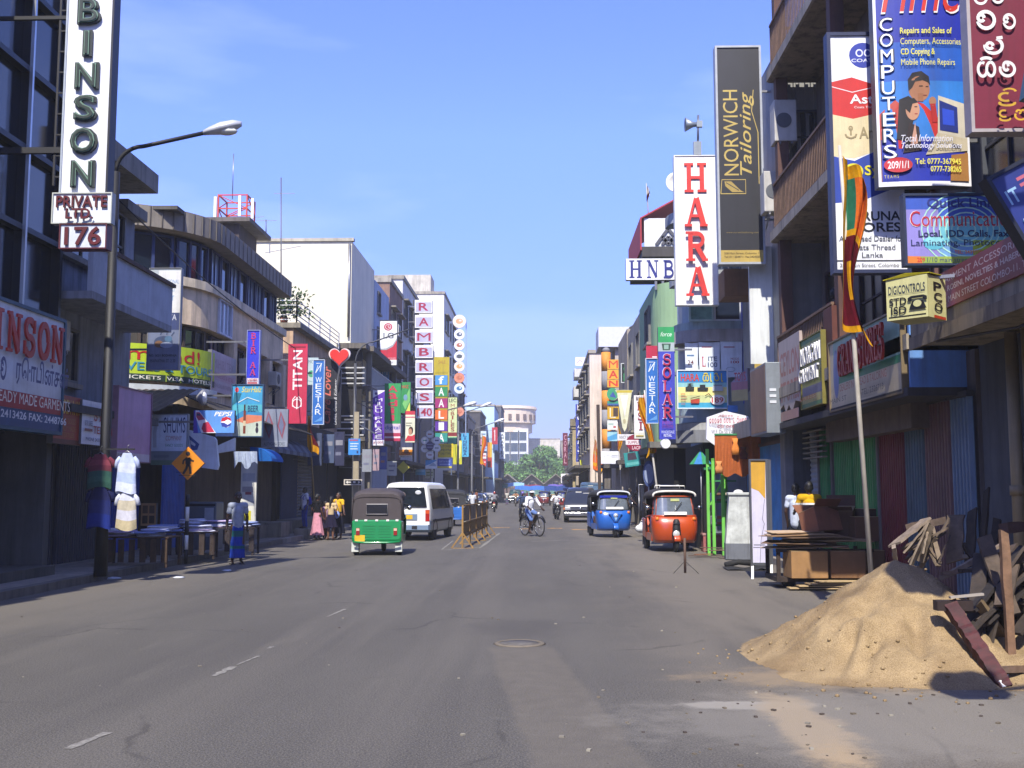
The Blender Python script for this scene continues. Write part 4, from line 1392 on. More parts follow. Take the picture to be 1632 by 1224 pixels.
# ============================================================ SIGNS, LEFT SIDE
# large shop sign, only its far half is in view
A = hit(95, 683, V((-8.7, 0, 0)), V((1, 0, 0)))
root = thing('shop_sign', 'big white shop sign with red raised letters under the dark glass wall', 'sign', (-8.7, A.y - 4.5, 2.72), pi / 2)
MB().box(0, 4.5, .002, .2, 0, 2.0, sgn('dfe7f2')).build('panel', root)
fb = MB()
for b in ((-.05, 4.55, 2.0, 2.06), (-.05, 4.55, -.06, 0), (4.5, 4.56, 0, 2.0), (-.06, 0, 0, 2)):
 fb.box(b[0], b[1], -.03, .22, b[2], b[3], mat('28506a', .5))
fb.build('frame', root)
fc = Face(4.5, 2.0, 0, .004)
fc.run([('R', 0, .0, 1, .15, '2b4a7c'), ('R', 0, .15, 1, .29, 'a8202c'), ('T', 'ROBINSON', .06, .6, .965, .93, 'b42a20', 'SL'), ('T', 'රොබින්සන්', .03, .34, .47, .56, '35407a', 'Z'), ('T', 'ரொபின்சன்', .53, .33, .96, .57, '35407a', 'b'),
  ('T', 'DEALERS OF READY MADE GARMENTS', .08, .175, .98, .265, 'e8e2da', 'b'), ('T', 'TEL: 2412565, 2413426 FAX: 2448766', .1, .04, .95, .115, 'd4dae6', 'b')])
fc.art.build('artwork', root)
fc.txt.build('lettering', root)
# vertical letter sign
P = at(97, 312, 17)
Q = at(168, 312, 17)
W_ = Q.x - P.x
zb = P.z
zt = zb + 55 * 8.15 / 1700 * 17.2
root = thing('vertical_sign', 'tall white vertical sign with double outlined letters projecting by the dark glass wall', 'sign', (P.x, 17, zb))
MB().box(0, W_, 0, .22, 0, zt - zb, mat('dcdfe6', .5, .08, 1.2, 0, .1)).build('panel', root)
MB().box(W_, W_ + .035, -.02, .24, -.02, zt - zb, mat('1a1c28', .5)).build('edge_strip', root)
MB().box(-.03, 0, -.02, .24, -.02, zt - zb, mat('9fa8b4', .5)).build('side_trim', root)
fc = Face(W_, zt - zb, 0, .012)
for i, ch in enumerate('ROBINSON'):
 n = 8
 z1 = 1 - (i + .1) / n * .985
 z0 = 1 - (i + .88) / n * .985
 x0, x1 = (.40, .57) if ch == 'I' else (.2, .78) if ch == 'O' else (.25, .75)
 fc.y = .0
 fc.text(ch, x0 - .02, z0 - .002, x1 + .02, z1 + .002, '1d2a28', 'b', .05, .05)
 fc.text(ch, x0 + .03, z0 + .003, x1 - .03, z1 - .003, '6f8f7c', 'b', .015, .02)
 fc.text(ch, x0 + .05, z0 + .006, x1 - .05, z1 - .006, '24332e', 'b', .004, -.008)
fc.txt.build('lettering', root)
sign((84, 309, 176, 355), 16.9, 'white rounded box sign with maroon company words under the tall vertical sign', [('T', 'PRIVATE', .06, .52, .94, .92, '5c1420', 'bL'), ('T', 'LTD.', .25, .1, .72, .46, '5c1420', 'bL')], 'dfe4e8', th=.12, frame='b8bcb4', fw_=.02)
sign((96, 358, 168, 395), 16.9, 'white number plate box with maroon figures hanging lowest under the vertical sign', [('T', '176', .1, .1, .9, .9, '5c1420', 'bL')], 'cfd6e2', 'number_sign', th=.2, frame='5c2430', fw_=.02)
# eye-level boards beyond it
sign((84, 626, 128, 706), 21, 'dark red board with faded yellow words next to the big shop sign', [('T', 'GOLDEN RAYS', .03, .62, .97, .92, 'e0b83c', 'b'), ('T', 'FANCY GOODS', .2, .42, .8, .54, 'a06a28'), ('T', 'READY MADE', .2, .27, .8, .38, 'a06a28'), ('T', 'TEXTILES', .3, .14, .75, .24, 'a06a28'), ('R', .0, 0, 1, .1, '5a1414')], '9c3020', 'shop_sign', yaw=90, plane=-8.9)
sign((129, 636, 184, 707), 22, 'white shop board with red letters half hidden by the dark lamp post', [('T', 'SILVA', .3, .56, .98, .82, 'a83038', 'S'), ('T', 'TEXTILES', .3, .26, .98, .44, 'a83038', 'b'), ('T', 'BATIK SAREES', .06, .42, .28, .54, '3a4270'), ('R', .06, .3, .28, .36, '8a5048'), ('T', 'PHONE 2432112', .1, .08, .6, .16, '30406c')], 'e4e8f2', 'shop_sign', yaw=90, plane=-8.85)
sign((184, 614, 238, 733), 23, 'large plain pinkish mauve shop board with a white bottom strip', [('R', 0, 0, 1, .11, 'c8c4d4'), ('T', 'T ELECTRIC', .0, .03, .3, .09, '3c3c50', 'b'), ('K', [(.35, .42), (.45, .47), (.52, .4), (.6, .5), (.7, .44)], .02, 'b890b4'), ('K', [(.3, .32), (.42, .36), (.5, .3), (.66, .38)], .02, 'b890b4')], 'b48cb8', 'shop_sign', yaw=90, plane=-8.75, frame='8a6a78', fw_=.02)
sign((241, 661, 297, 719), 26, 'pale shop sign with bold navy capitals above the pedestrian warning sign', [('T', 'SHUMS', .33, .5, .95, .93, '2c3c74', 'b', 0, .05), ('T', 'COMPANY', .4, .29, .86, .42, 'b07074', 'b'), ('T', 'FANCY GOODS', .4, .12, .9, .2, '3a8a84'), ('K', [(.1, .1), (.08, .5), (.14, .9)], .1, 'b4bccc')], 'd6e2f4', 'shop_sign', frame='7c8898', fw_=.02)
sign((240, 720, 297, 741), 25.9, 'narrow green edged board under the pale navy lettered sign', [('R', 0, 0, 1, .35, '5c7a6c'), ('R', .08, .55, .5, .75, '6a7484')], '7c8890', 'shop_sign')
sign((299, 685, 348, 742), 26.6, 'blank white round cornered sign with a blue folded flag mark', [('P', [(.02, .85), (.36, .6), (.3, .44), (.1, .42)], '33509c'), ('P', [(.06, .72), (.24, .6), (.22, .54), (.08, .6)], 'c2cce0')], 'd4e0f2', 'shop_sign', outline=[(0, 0), (.96, -.12), (1, .0), (.9, .72), (.82, .8), (.0, 1)])
sign((308, 654, 373, 690), 25.2, 'blue soft drink sign with a red bottle and a round red white and blue emblem', [('P', [(0, 0), (.12, 0), (.04, 1), (0, 1)], '4a3aa8'), ('P', [(.04, 1), (.12, 1), (.56, 0), (.2, 0), (.05, .7)], 'e4e4ee'), ('P', [(.06, .92), (.14, .92), (.28, .6), (.12, .55), (.06, .72)], 'b02c58'), ('P', [(.24, .44), (.36, .5), (.52, .04), (.25, .02), (.2, .2)], 'c2244c'), ('K', [(.12, .42), (.3, .52)], .05, 'f0f0f4'), ('K', [(.07, .82), (.16, .8)], .05, '2a2a58'),
        ('T', 'PEPSI', .5, .74, .95, .94, 'f2f2f8', 'bi', 0, .05), ('C', .8, .48, .13, .24, 'ececf4'), ('P', [(.67, .5), (.7, .66), (.8, .72), (.9, .66), (.93, .52), (.84, .6), (.76, .52)], 'c22034'), ('P', [(.67, .46), (.7, .3), (.8, .24), (.9, .32), (.93, .46), (.84, .36), (.76, .44)], '2a3c9c')], '5c94dc', 'shop_sign', br=-1.5)
sign((340, 655, 374, 700), 27.6, 'white triangular shop light box behind the soft drink sign', [('R', .1, .1, .9, .25, '9cb8d8')], 'dfe6ea', 'shop_sign', outline=[(.1, -.5), (1, -.4), (1, .05), (0, -.3)])
sign((369, 614, 417, 695), 29, 'turquoise beach scene poster sign with a brown bottle and yellow title', [('R', 0, .4, 1, .62, '4fb0c0'), ('P', [(0, .36), (.35, .5), (1, .46), (1, .28), (0, .24)], '2e86b4'), ('R', 0, 0, 1, .3, 'b8c4b4'), ('P', [(.1, .3), (.5, .42), (1, .4), (1, .3), (.5, .24)], 'd07c5c'), ('T', 'StarHalz', .3, .86, .97, .97, 'd8cc4c', 'i'), ('C', .14, .91, .06, .05, 'd83c3c'), ('P', [(0, .6), (.22, .7), (.3, .84), (.06, .86)], '206a80'), ('R', .38, .05, .46, .5, '7a3420'), ('R', .39, .5, .44, .62, '3c2418'), ('R', .38, .2, .46, .3, 'd8c4a0'), ('T', 'BEER', .52, .48, .88, .6, '1c4c74', 'b'), ('C', .84, .12, .05, .06, '30283c'), ('C', .84, .22, .04, .04, '30283c'), ('K', [(.2, .66), (.5, .76), (.9, .68)], .03, 'c8dce0')], '3a9ac8', frame='2c4c6c', fw_=.03, br=-1.3)
sign((416, 652, 458, 712), 33, 'grey lozenge patterned shop board over a striped awning', [('P', [(.1, .55), (.25, .95), (.45, .6), (.3, .2)], '8a4a5c'), ('P', [(.16, .55), (.26, .85), (.38, .58), (.29, .3)], '6a7090'), ('P', [(.6, .55), (.72, .95), (.92, .6), (.8, .2)], '8a4a5c'), ('P', [(.66, .55), (.74, .85), (.85, .58), (.78, .3)], '6a7090'), ('R', 0, 0, 1, .16, '8c94a4'), ('T', 'ALUTHGAMA STORES', .1, .03, .9, .12, '2c3448')], '80889c', 'shop_sign')
# curved advert over the lean-to
root = thing('curved_sign', 'lime green travel agent sign bent round the corner of the beige building', 'sign', (-12.1, 30.6, 4.62))
Rr = 2.72
def wp(x, z, o):
 # straight part facing the viewer, then the rounded corner
 if x < 1.9:
  return V((x - 1.9, -Rr - o, z))
 a = -pi / 2 + (x - 1.9) / Rr
 return V(((Rr + o) * cos(a), (Rr + o) * sin(a), z))
Wc = 1.9 + Rr * 1.5
mb = MB()
n = 40
for o_, mm in ((0, sgn('b4cc2c')), (-.06, STEEL)):
 vs = [wp(Wc * i / n, z, o_) for i in range(n + 1) for z in (0, 1.0)]
 mb.add(vs, [(2 * i, 2 * i + 2, 2 * i + 3, 2 * i + 1) for i in range(n)], mm)
mb.build('panel', root)
fc = Face(Wc, 1.0, 0, .004, wp)
fc.run([('R', 0, 0, .34, .2, 'dce8b0'), ('R', 0, .0, 1, .18, '30443c')])
fc.text('Diamond!', .3, .56, .86, .92, 'c01c20', 'b', 0, .05)
fc.text('TRAVELS & TOURS', .36, .27, .96, .5, '3c8fa8', 'b')
fc.text('AIR TICKETS  VISA  HOTELS', .4, .04, .95, .14, 'e8e8e0')
fc.run([('C', .1, .66, .07, .22, '6fb0c0'), ('C', .1, .62, .05, .1, 'd8c84c'), ('R', .06, .38, .2, .46, 'c8502c')])
fc.art.build('artwork', root)
fc.txt.build('lettering', root)
mb = MB()
vs = [wp(Wc * i / n, z, .1) for i in range(n + 1) for z in (-.32, -.1)]
mb.add(vs, [(2 * i, 2 * i + 2, 2 * i + 3, 2 * i + 1) for i in range(n)], sgn('c8d0d8'))
mb.build('lower_strip', root)
sign((234, 428, 284, 589), 27, 'tall faded grey and white textile sign hanging at the curved corner', [('R', 0, 0, 1, .56, '6c7690'), ('R', 0, .39, 1, .56, '33406c'), ('R', .28, .56, 1, .98, 'd4d4d0'), ('T', 'MULTI NATIONAL', .1, .85, .94, .89, '5a84b4', 'b'), ('T', 'SUPARI', .3, .77, .8, .82, '88aac8'), ('T', 'SUMEET', .26, .68, .8, .73, '6f9cc4', 'b'), ('T', 'IRFANIYA', .04, .485, .9, .545, 'b8bcc8', 'b'), ('T', 'TEX', .3, .405, .74, .46, 'c4c8d2', 'b'),
 ('C', .5, .27, .3, .06, '39486a'), ('C', .36, .25, .14, .035, '7a5840'), ('C', .6, .24, .2, .03, '8c98b0'), ('C', .66, .3, .12, .03, '4a6c8c'), ('K', [(.4, .34), (.45, .38)], .03, '3c4c6c'), ('K', [(.6, .34), (.62, .39)], .03, '3c4c6c'), ('K', [(.75, .33), (.84, .37)], .03, '3c4c6c'), ('T', 'NO. 162/1 BODHIRAJA', .06, .12, .94, .15, '20242c', 'b'), ('T', 'MAWATHA ST. 2.30', .1, .07, .9, .1, '20242c', 'b')], 'a9b2b4', br=-.6, frame='8a8a88', fw_=.015)
sign((336, 556, 375, 622), 30.2, 'grey white wall board with small faded writing on the beige curved building', [('T', 'MIHIRI TEX', .1, .6, .9, .82, '8c8890'), ('R', .04, .3, .96, .5, 'a898a8'), ('T', 'WHOLESALE & RETAIL', .1, .36, .9, .46, '8c5060'), ('T', 'DEALERS IN TEXTILES', .1, .12, .9, .22, '7c7c8c')], 'a8a8b4', 'shop_sign', yaw=90, plane=-9.4)
sign((393, 527, 412, 614), 30, 'tall blue vertical sign with red patterned letters and a white foot', [('R', .0, 0, 1, .13, 'd8d0d8'), ('T', 'BIRKAA', .24, .17, .76, .97, 'c03060', 'VS'), ('T', 'LADIES', .1, .08, .9, .12, 'b02c3c', 'b'), ('R', .1, .02, .9, .06, 'b86870')], '2a34c4', br=-1.2, frame='8890c0', fw_=.02)
sign((415, 605, 426, 626), 37, 'small pale blank notice board on the beige curved building past the blue sign', [('R', .1, .2, .9, .3, '8c94a8')], 'a8b0c4', 'shop_sign')
sign((457, 548, 488, 675), 36, 'crimson vertical sign with tall white sideways capitals and a double loop mark', [('T', 'TITAN', .26, .42, .74, .92, 'ece4e4', 'r', 0, .02), ('R', .2, .41, .26, .93, 'b82848'), ('O', .5, .25, .23, .055, .05, 'ece4e4'), ('K', [(.5, .18), (.5, .33)], .06, 'ece4e4'), ('K', [(.28, .21), (.28, .3), (.42, .34)], .05, 'ece4e4'), ('K', [(.72, .21), (.72, .3), (.58, .34)], .05, 'ece4e4'), ('R', .1, .95, .9, .97, '8a1c34')], 'c02a4c', br=-1.0)
sign((488, 570, 506, 662), 37.2, 'pale greenish vertical sign squeezed behind the crimson and blue signs', [('T', 'MICRO', .1, .9, .9, .96, '50647c'), ('C', .4, .72, .3, .06, '4ca078'), ('K', [(.1, .3), (.9, .5)], .1, '8cc0c0'), ('K', [(.1, .6), (.9, .56)], .06, '88a8b8')], 'b8ccd0', br=-.6)
def westar(px, d, label, **k):
 return sign(px, d, label, [('T', 'WESTAR', .22, .14, .78, .74, 'e4ecf4', 'V', 0, .015), ('K', [(.2, .8), (.78, .95)], .08, 'dce8f4'), ('K', [(.25, .95), (.75, .95), (.62, .82)], .07, 'dce8f4'), ('K', [(.2, .8), (.42, .92)], .05, 'dce8f4'), ('P', [(.1, .03), (.9, .05), (.9, .12)], '5c98d8')], '2468b8', frame='c8d4e0', fw_=.02, **k)
westar((498, 574, 515, 676), 36.4, 'blue vertical sign with white letters between the crimson sign and the black heart sign', br=-.9)
root = sign((509, 570, 542, 684), 37.6, 'black slanted shop sign with red and white script topped by a red heart', [('P', [(.05, .9), (.4, .98), (.95, .8), (.95, .02), (.05, .05)], '23232c'), ('T', 'Care Lover', .15, .08, .52, .88, 'd06c5c', 'ri', 0, .01), ('T', 'Ladies, Gents & Kidswear', .68, .06, .84, .7, 'd8d8d8', 'ri')], '1e1e26', br=-.6, outline=[(0, 0), (1, .02), (1, .82), (.55, 1), (0, 1)], th=.15)
P = at(541, 568, 37.3)
hp = []
for i in range(36):
 t = 2 * pi * i / 36
 hp.append((16 * sin(t) ** 3 / 17, (13 * cos(t) - 5 * cos(2 * t) - 2 * cos(3 * t) - cos(4 * t)) / 17))
hr = thing('heart_sign', 'red heart shaped sign with white outline above the black script sign', 'sign', (P.x, 37.3, P.z))
hs = .41
MB().prism([(x * hs, y * hs) for x, y in hp], (1, 0, 0), (0, 0, 1), (0, .12, 0), sgn('e4d4d0')).build('outline', hr)
MB().prism([(x * hs * .86, y * hs * .86) for x, y in hp], (1, 0, 0), (0, 0, 1), (0, .05, 0), sgn('dc2a20'), (0, -.055, 0)).build('face', hr)
MB().bar((0, .06, -.4), (-.1, .12, -1.0), .05, .05, STEEL).build('bracket', hr)
sign((593, 622, 612, 710), 52, 'purple vertical sign with white block letters and a white foot panel', [('R', 0, 0, 1, .1, 'e0dce4'), ('T', '# 1000', .1, .03, .9, .075, '8c3044', 'b'), ('P', [(0, 1), (0, .86), (1, .985), (1, 1)], 'e8e4ec'), ('C', .28, .94, .12, .025, '4a2a7c'), ('T', 'MIDU PALACE', .22, .12, .82, .86, 'e8e4f0', 'V', 0, .05)], '5a2ca4', br=-1.1)
sign((612, 611, 638, 703), 55, 'green vertical sign with crimson slab letters over pink and blue bands', [('R', 0, 0, 1, .3, 'dcc8d4'), ('R', 0, .0, 1, .14, 'b02c50'), ('R', 0, .05, 1, .08, 'e4d0d8'), ('T', 'digital', .05, .18, .95, .27, '5860b4', 'b'), ('T', 'Aadil', .2, .34, .8, .97, 'c02c48', 'V', 0, .06)], '2e9450', br=-.9)
sign((638, 609, 654, 658), 58, 'narrow green sign with a yellow leaf swoosh beside the green slab letter sign', [('P', [(.2, .3), (.5, .1), (.95, .4), (.9, .8)], '78c06c'), ('P', [(.55, .04), (.95, .04), (.95, .35)], 'd8d85c'), ('T', 'NAZ', .1, .8, .8, .9, 'c04838', 'b'), ('C', .5, .5, .2, .1, '6f9ab4')], '2e8c48', br=-.9)
sign((645, 655, 661, 705), 56, 'white and red poster sign with a dark haired face', [('R', 0, .88, 1, 1, 'c83444'), ('R', 0, .78, 1, .82, 'c87078'), ('C', .6, .38, .24, .12, '3c2018'), ('C', .54, .34, .18, .1, 'c08c6c'), ('P', [(0, .04), (1, .04), (1, .26), (.7, .2), (.3, .22)], 'c8303c'), ('R', .1, .6, .7, .63, '8c8c7c'), ('R', .1, .52, .6, .55, '8c8c7c')], 'e0e0c4', br=-.9)
sign((605, 511, 632, 582), 57, 'white and red vertical sign with a round red face mark', [('P', [(0, .12), (1, .12), (1, .56), (.78, .42), (.4, .34), (0, .34)], 'c02038'), ('P', [(0, .34), (.4, .34), (.78, .42), (1, .56), (1, .6), (.75, .46), (.4, .38), (0, .37)], 'a0a4a8'), ('R', 0, 0, 1, .12, 'e4e4e4'), ('C', .48, .86, .25, .085, 'b82c44'), ('O', .48, .86, .16, .055, .03, 'e8dce0'), ('K', [(.48, .9), (.48, .85), (.6, .85)], .04, 'e8dce0'), ('T', 'LG', .2, .6, .8, .73, '5c6068', 'b'), ('T', 'MAIN STREET', .12, .04, .9, .08, '50545c'), ('T', 'DEALER', .5, .14, .95, .17, 'e0b0b8')], 'eceef0', frame='30343c', fw_=.03, br=-.8)
sign((606, 585, 620, 614), 60, 'light blue vertical sign with white letters below the round face mark sign', [('T', 'MO', .2, .1, .8, .95, 'd0e4f4', 'V', 0, .03)], '5c98cc', br=-.9)
sign((620, 585, 632, 612), 61, 'navy vertical sign with pale letters beside the light blue one', [('T', 'GI', .15, .1, .85, .95, '88b0dc', 'V', 0, .03)], '1c2c58', br=-.6)
# stacked letter boxes
zs = [478 + i * 24.0 for i in range(8)]
for i, ch in enumerate(['R', 'A', 'M', 'B', 'R', 'O', 'S', '140']):
 ords = ('topmost', 'second', 'third', 'fourth', 'fifth', 'sixth', 'seventh')
 lab = ('white box with the number 140 at the foot of the stacked letter column' if ch == '140' else
  f'{ords[i]} white box of the stacked letter column, bearing a maroon letter {ch}')
 sx = 661 + i * .25
 sign((sx, zs[i], sx + 28, zs[i] + 20.5), 70, lab, [('R', .04, .06, .96, .82, 'b2b2cc'), ('T', ch, (.12 if ch == 'M' else .22 if len(ch) == 1 else .08), .16, (.88 if ch == 'M' else .78 if len(ch) == 1 else .92), .78, 'a01c40', 'b', 0, .03)], 'eeeef2', 'letter_box', th=.4, group='stacked white letter boxes', br=-.5)
P, Q = at(659, 478, 70.3), at(659, 690, 70.3)
tag(MB().bar((P.x, 70.4, P.z), (Q.x, 70.4, 3), .1, .1, mat('3a3a44')).build('sign_pole'), 'thin dark pole that carries the stacked white letter boxes', 'pole')
sign((691, 569, 716, 622), 86, 'mustard yellow vertical board above the coloured letter boxes', [('T', 'SALE', .3, .8, .75, .9, 'a07020', 'b'), ('R', .1, .5, .9, .55, 'a8961c'), ('R', .1, .3, .8, .34, 'a8961c')], 'b8a418', br=-.8)
sign((691, 622, 714, 704), 84, 'mustard backing board behind the coloured letter boxes', [], 'a8981c', br=-.8)
for i, (ch, c) in enumerate((('f', '4a94d4'), ('A', '2c8c54'), ('A', 'a02870'), ('L', 'dc6c28'), ('I', '5a2c9c'), ('A', '2c9488'))):
 nm = ('blue', 'green', 'magenta', 'orange', 'violet', 'teal')[i]
 y0 = 598 + i * 18.4
 sign((693.5, y0, 713, y0 + 15.5), 78, f'{nm} square box of the coloured letter column, with one white letter', [('T', ch, .28, .1, .72, .9, 'ecf0f0', 'b', 0, .06)], c, 'letter_box', th=.3, group='coloured letter boxes', br=-.4)
P = at(692.5, 598, 78.2)
tag(MB().bar((P.x, 78.35, P.z), (P.x, 78.35, 2), .1, .1, BLK).build('sign_pole'), 'thin black pole beside the coloured letter boxes', 'pole')
# round signs on a frame
P0, P1 = at(722, 505, 90), at(742, 690, 90)
r = thing('sign_rack', 'slender steel rack carrying a column of round picture signs', 'sign rack', (P0.x, 90, 0))
mb = MB()
w_ = P1.x - P0.x
mb.bar((-.08, .2, 3), (-.08, .2, P0.z + .2), .1, .1, mat('4c5a78'))
mb.bar((w_, .2, P1.z - .2), (w_, .2, P0.z - .4), .07, .07, mat('8c9cc0'))
for z in (P1.z, P0.z - .4, (P0.z + P1.z) / 2):
 mb.bar((-.08, .2, z), (w_, .2, z), .06, .06, mat('5c6888'))
mb.build('bars', r)
for i, (y, rr_, c, c2, nm) in enumerate(((512, 10.5, 'e8d8c8', 'd8a070', 'large cream octagon sign with an orange picture at the top of'), (533, 8.3, 'e8e8ea', '4a5464', 'white disc with a dark round eye in'), (550, 8.3, 'e8e2e0', 'b06a4c', 'white disc with a brown picture in'), (568, 8.3, 'e8e8ea', '50585c', 'white disc with two grey stripes in'), (584, 8.3, 'ecdcc8', 'd89c50', 'cream disc with a yellow picture in'), (602, 8.3, 'd88c6c', 'c06c4c', 'terracotta coloured disc in'), (619, 8.3, 'dce8f0', '3c74a8', 'white disc with a blue bird shape in'), (656, 7.5, 'd89078', 'c07058', 'salmon disc lowest in'))):
 cx = 732
 sign((cx - rr_, y - rr_, cx + rr_, y + rr_), 89.8, f'{nm} the round sign column', [('C', .5, .5, .5, .5, c), ('C', .5, .5, .28, .2, c2)] + ([('R', .2, .55, .8, .6, c2), ('R', .2, .38, .8, .43, c2)] if 'stripes' in nm else [('C', .58, .55, .1, .07, c)]), c, 'round_sign', group='round picture signs', outline=[(.5 + .5 * cos(2 * pi * k / 20), .5 + .5 * sin(2 * pi * k / 20)) for k in range(20)], th=.2)
sign((714, 633, 728, 707), 82, 'pale green vertical sign with brown stacked letters and a red phone', [('R', 0, 0, 1, .14, '5cb08c'), ('R', 0, .16, 1, .24, '8c2c30'), ('T', 'LEC', .1, .89, .9, .97, '303c34', 'b'), ('T', 'MOBILES', .3, .26, .72, .86, '9c3c34', 'V', 0, .05)], 'd0dca4', frame='304030', fw_=.04, br=-1.0)
# cluster of round signs
P = at(686, 711, 73)
r = thing('sign_post', 'thin post with steel arms behind the ring of white disc signs', 'post', (P.x, 73.2, 0))
MB().tube([(0, 0, 0), (0, 0, P.z + 1.2)], .05, STEEL, 8).build('post', r)
mb = MB()
for k in range(6):
 a = pi / 2 + k * pi / 3
 mb.bar((0, 0, P.z), (.75 * cos(a), 0, P.z + .75 * sin(a)), .04, .04, STEEL)
mb.build('arms', r)
for k, (dx, dy, nm, c2) in enumerate(((-3, -20, 'top disc of', 'b8705c'), (8, -10, 'upper disc with a dark monogram in', '40506c'), (-11, -10, 'tealish disc in', '4c8c90'), (8, 2, 'lower disc with an olive picture in', '8c9484'), (-3, 13, 'bottom disc of', 'b08088'), (-11, 3, 'plain pale disc in', 'a8b0b8'))):
 cx, cy = 688 + dx, 712 + dy
 sign((cx - 6.2, cy - 6.2, cx + 6.2, cy + 6.2), 72.8, f'{nm} the flower shaped ring of white disc signs', [('C', .5, .5, .4, .4, 'f0f0f0'), ('R', .25, .42, .75, .58, c2)], 'dcdce0', 'round_sign', group='ring of disc signs', outline=[(.5 + .5 * cos(2 * pi * j / 18), .5 + .5 * sin(2 * pi * j / 18)) for j in range(18)], th=.1)
sign((679, 703, 691, 718), 72.6, 'dark indigo centre plate inside the ring of white disc signs', [('R', .1, .3, .9, .4, '8c8cb4'), ('R', .1, .6, .9, .7, '8c8cb4')], '3c3468', 'round_sign', outline=[(.5 + .5 * cos(2 * pi * j / 18), .5 + .5 * sin(2 * pi * j / 18)) for j in range(18)])
sign((678, 733, 696, 747), 73, 'white and blue shoe picture sign below the ring of disc signs', [('P', [(0, .35), (.4, .5), (1, .95), (1, 1), (0, 1)], '3c94d0'), ('P', [(.3, .35), (.7, .7), (.95, .4), (.9, .25)], '9cb0c0')], 'e4ecf0', br=-.8)
sign((698, 707, 722, 729), 76, 'yellow board with bold black text lines', [('T', 'CUSTOMERS', .05, .72, .95, .88, '40380c', 'b'), ('T', 'LIFESTYLE', .12, .45, .9, .62, '40380c', 'b'), ('T', 'ONLY TIME', .15, .2, .85, .36, '40380c', 'b'), ('K', [(.0, .1), (.12, .4)], .05, 'c86c1c')], 'e0c820', br=-.9)
sign((697, 731, 720, 746), 75, 'blue board with a yellow bottom edge under the yellow text board', [('R', 0, 0, 1, .2, 'd0c04c'), ('T', 'BATA WAY', .15, .6, .9, .8, 'b8c8ec', 'b'), ('R', .15, .32, .85, .46, '8ca0d8')], '3c54a8', br=-.9)
sign((662, 748, 678, 757), 72, 'narrow teal box light below the ring of disc signs', [('R', .06, .6, .9, .8, '9cc4d0')], '5c9cb0', br=-.8)
sign((678, 749, 691, 762), 74, 'cream notice plate with green lines under the shoe picture sign', [('R', .1, .6, .9, .75, '8ca06c'), ('R', .1, .3, .9, .42, '8ca06c')], 'd8d8c0', br=-.8)
sign((636, 713, 657, 729), 58, 'orange and white board with a dark bird and bold word', [('R', 0, .2, 1, .78, 'e08c1c'), ('C', .55, .6, .2, .2, '3c2410'), ('T', 'CHIEF', .15, .25, .85, .5, '9c3c14', 'b'), ('T', 'FRIED RICE', .1, .03, .9, .15, '5c5c54')], 'e0dcd0', br=-.9)
for k, (x0, y0, x1, y1, d_, c, lb) in enumerate(((490, 690, 512, 742, 41, '3c4868', 'dull blue board hung under the blue and white vertical sign'), (515, 692, 532, 738, 43, '4c5c7c', 'greyish blue board hung below the black heart sign'), (532, 688, 548, 742, 45, '2c3050', 'navy board with a faded picture below the heart sign'), (577, 716, 592, 752, 50, '8c929c', 'plain grey board just under the purple vertical sign'), (594, 716, 604, 750, 51, 'a89098', 'narrow pinkish board below the purple vertical sign'), (605, 712, 616, 748, 53, '4c5ca0', 'blue board with an orange patch under the green slab letter sign'), (617, 735, 632, 758, 55, 'b4b8b8', 'pale square plate close to the far yellow diamond sign'))):
 sign((x0, y0, x1, y1), d_, lb, [('R', .15, .6, .85, .75, '8c8c98'), ('R', .15, .3, .7, .4, 'a87860' if k == 5 else '70748c')], c, 'shop_sign', br=-1.1)
sign((735, 690, 747, 728), 100, 'sky blue vertical sign with navy stacked letters', [('T', 'LINENSA', .25, .05, .75, .96, '1c4484', 'V', 0, .05)], '4cacd8', br=-1.0)
sign((722, 702, 736, 740), 95, 'leaning acid yellow board near the sky blue vertical sign', [('P', [(.55, 1), (1, .95), (.8, .3), (.5, .05)], 'ece88c')], 'c4c42c', br=-1)
for i, (x0, y0, x1, y1, c, c2, nm) in enumerate(((766, 687, 775, 697, 'cfe0ec', '5c8cb4', 'topmost white and blue'), (766, 699, 775, 709, 'dc9cb8', 'b8507c', 'pink'), (766, 711, 776, 719, 'a8c0e8', '6c88c8', 'pale blue'), (766, 722, 775, 731, 'ecdce0', 'b84c64', 'white and rose'), (766, 732, 775, 741, 'c83c54', 'e8d0d4', 'crimson lowest'))):
 sign((x0, y0, x1, y1), 125, f'{nm} small square board in the far stack of boards', [('R', .1, .4, .9, .6, c2)], c, 'square_sign', group='far stack of square boards', br=-1.2)
sign((777, 705, 784, 745), 128, 'orange and red tall board beside the far stack of square boards', [('R', 0, 0, 1, .4, 'b83828'), ('R', .55, .4, 1, 1, 'dcb83c')], 'd8882c', br=-1)
sign((784, 681, 793, 708), 150, 'red vertical sign with one white numeral on the charcoal tower', [('K', [(.5, .2), (.5, .85), (.35, .75)], .16, 'ecdcdc')], 'b82c3c', br=-1)
sign((796, 689, 805, 731), 165, 'white vertical sign with dark stacked letters close to the gridded office block', [('T', 'APARTEX', .2, .04, .8, .96, '3c4c54', 'V', 0, .05)], 'e8ecec', br=-1.2)
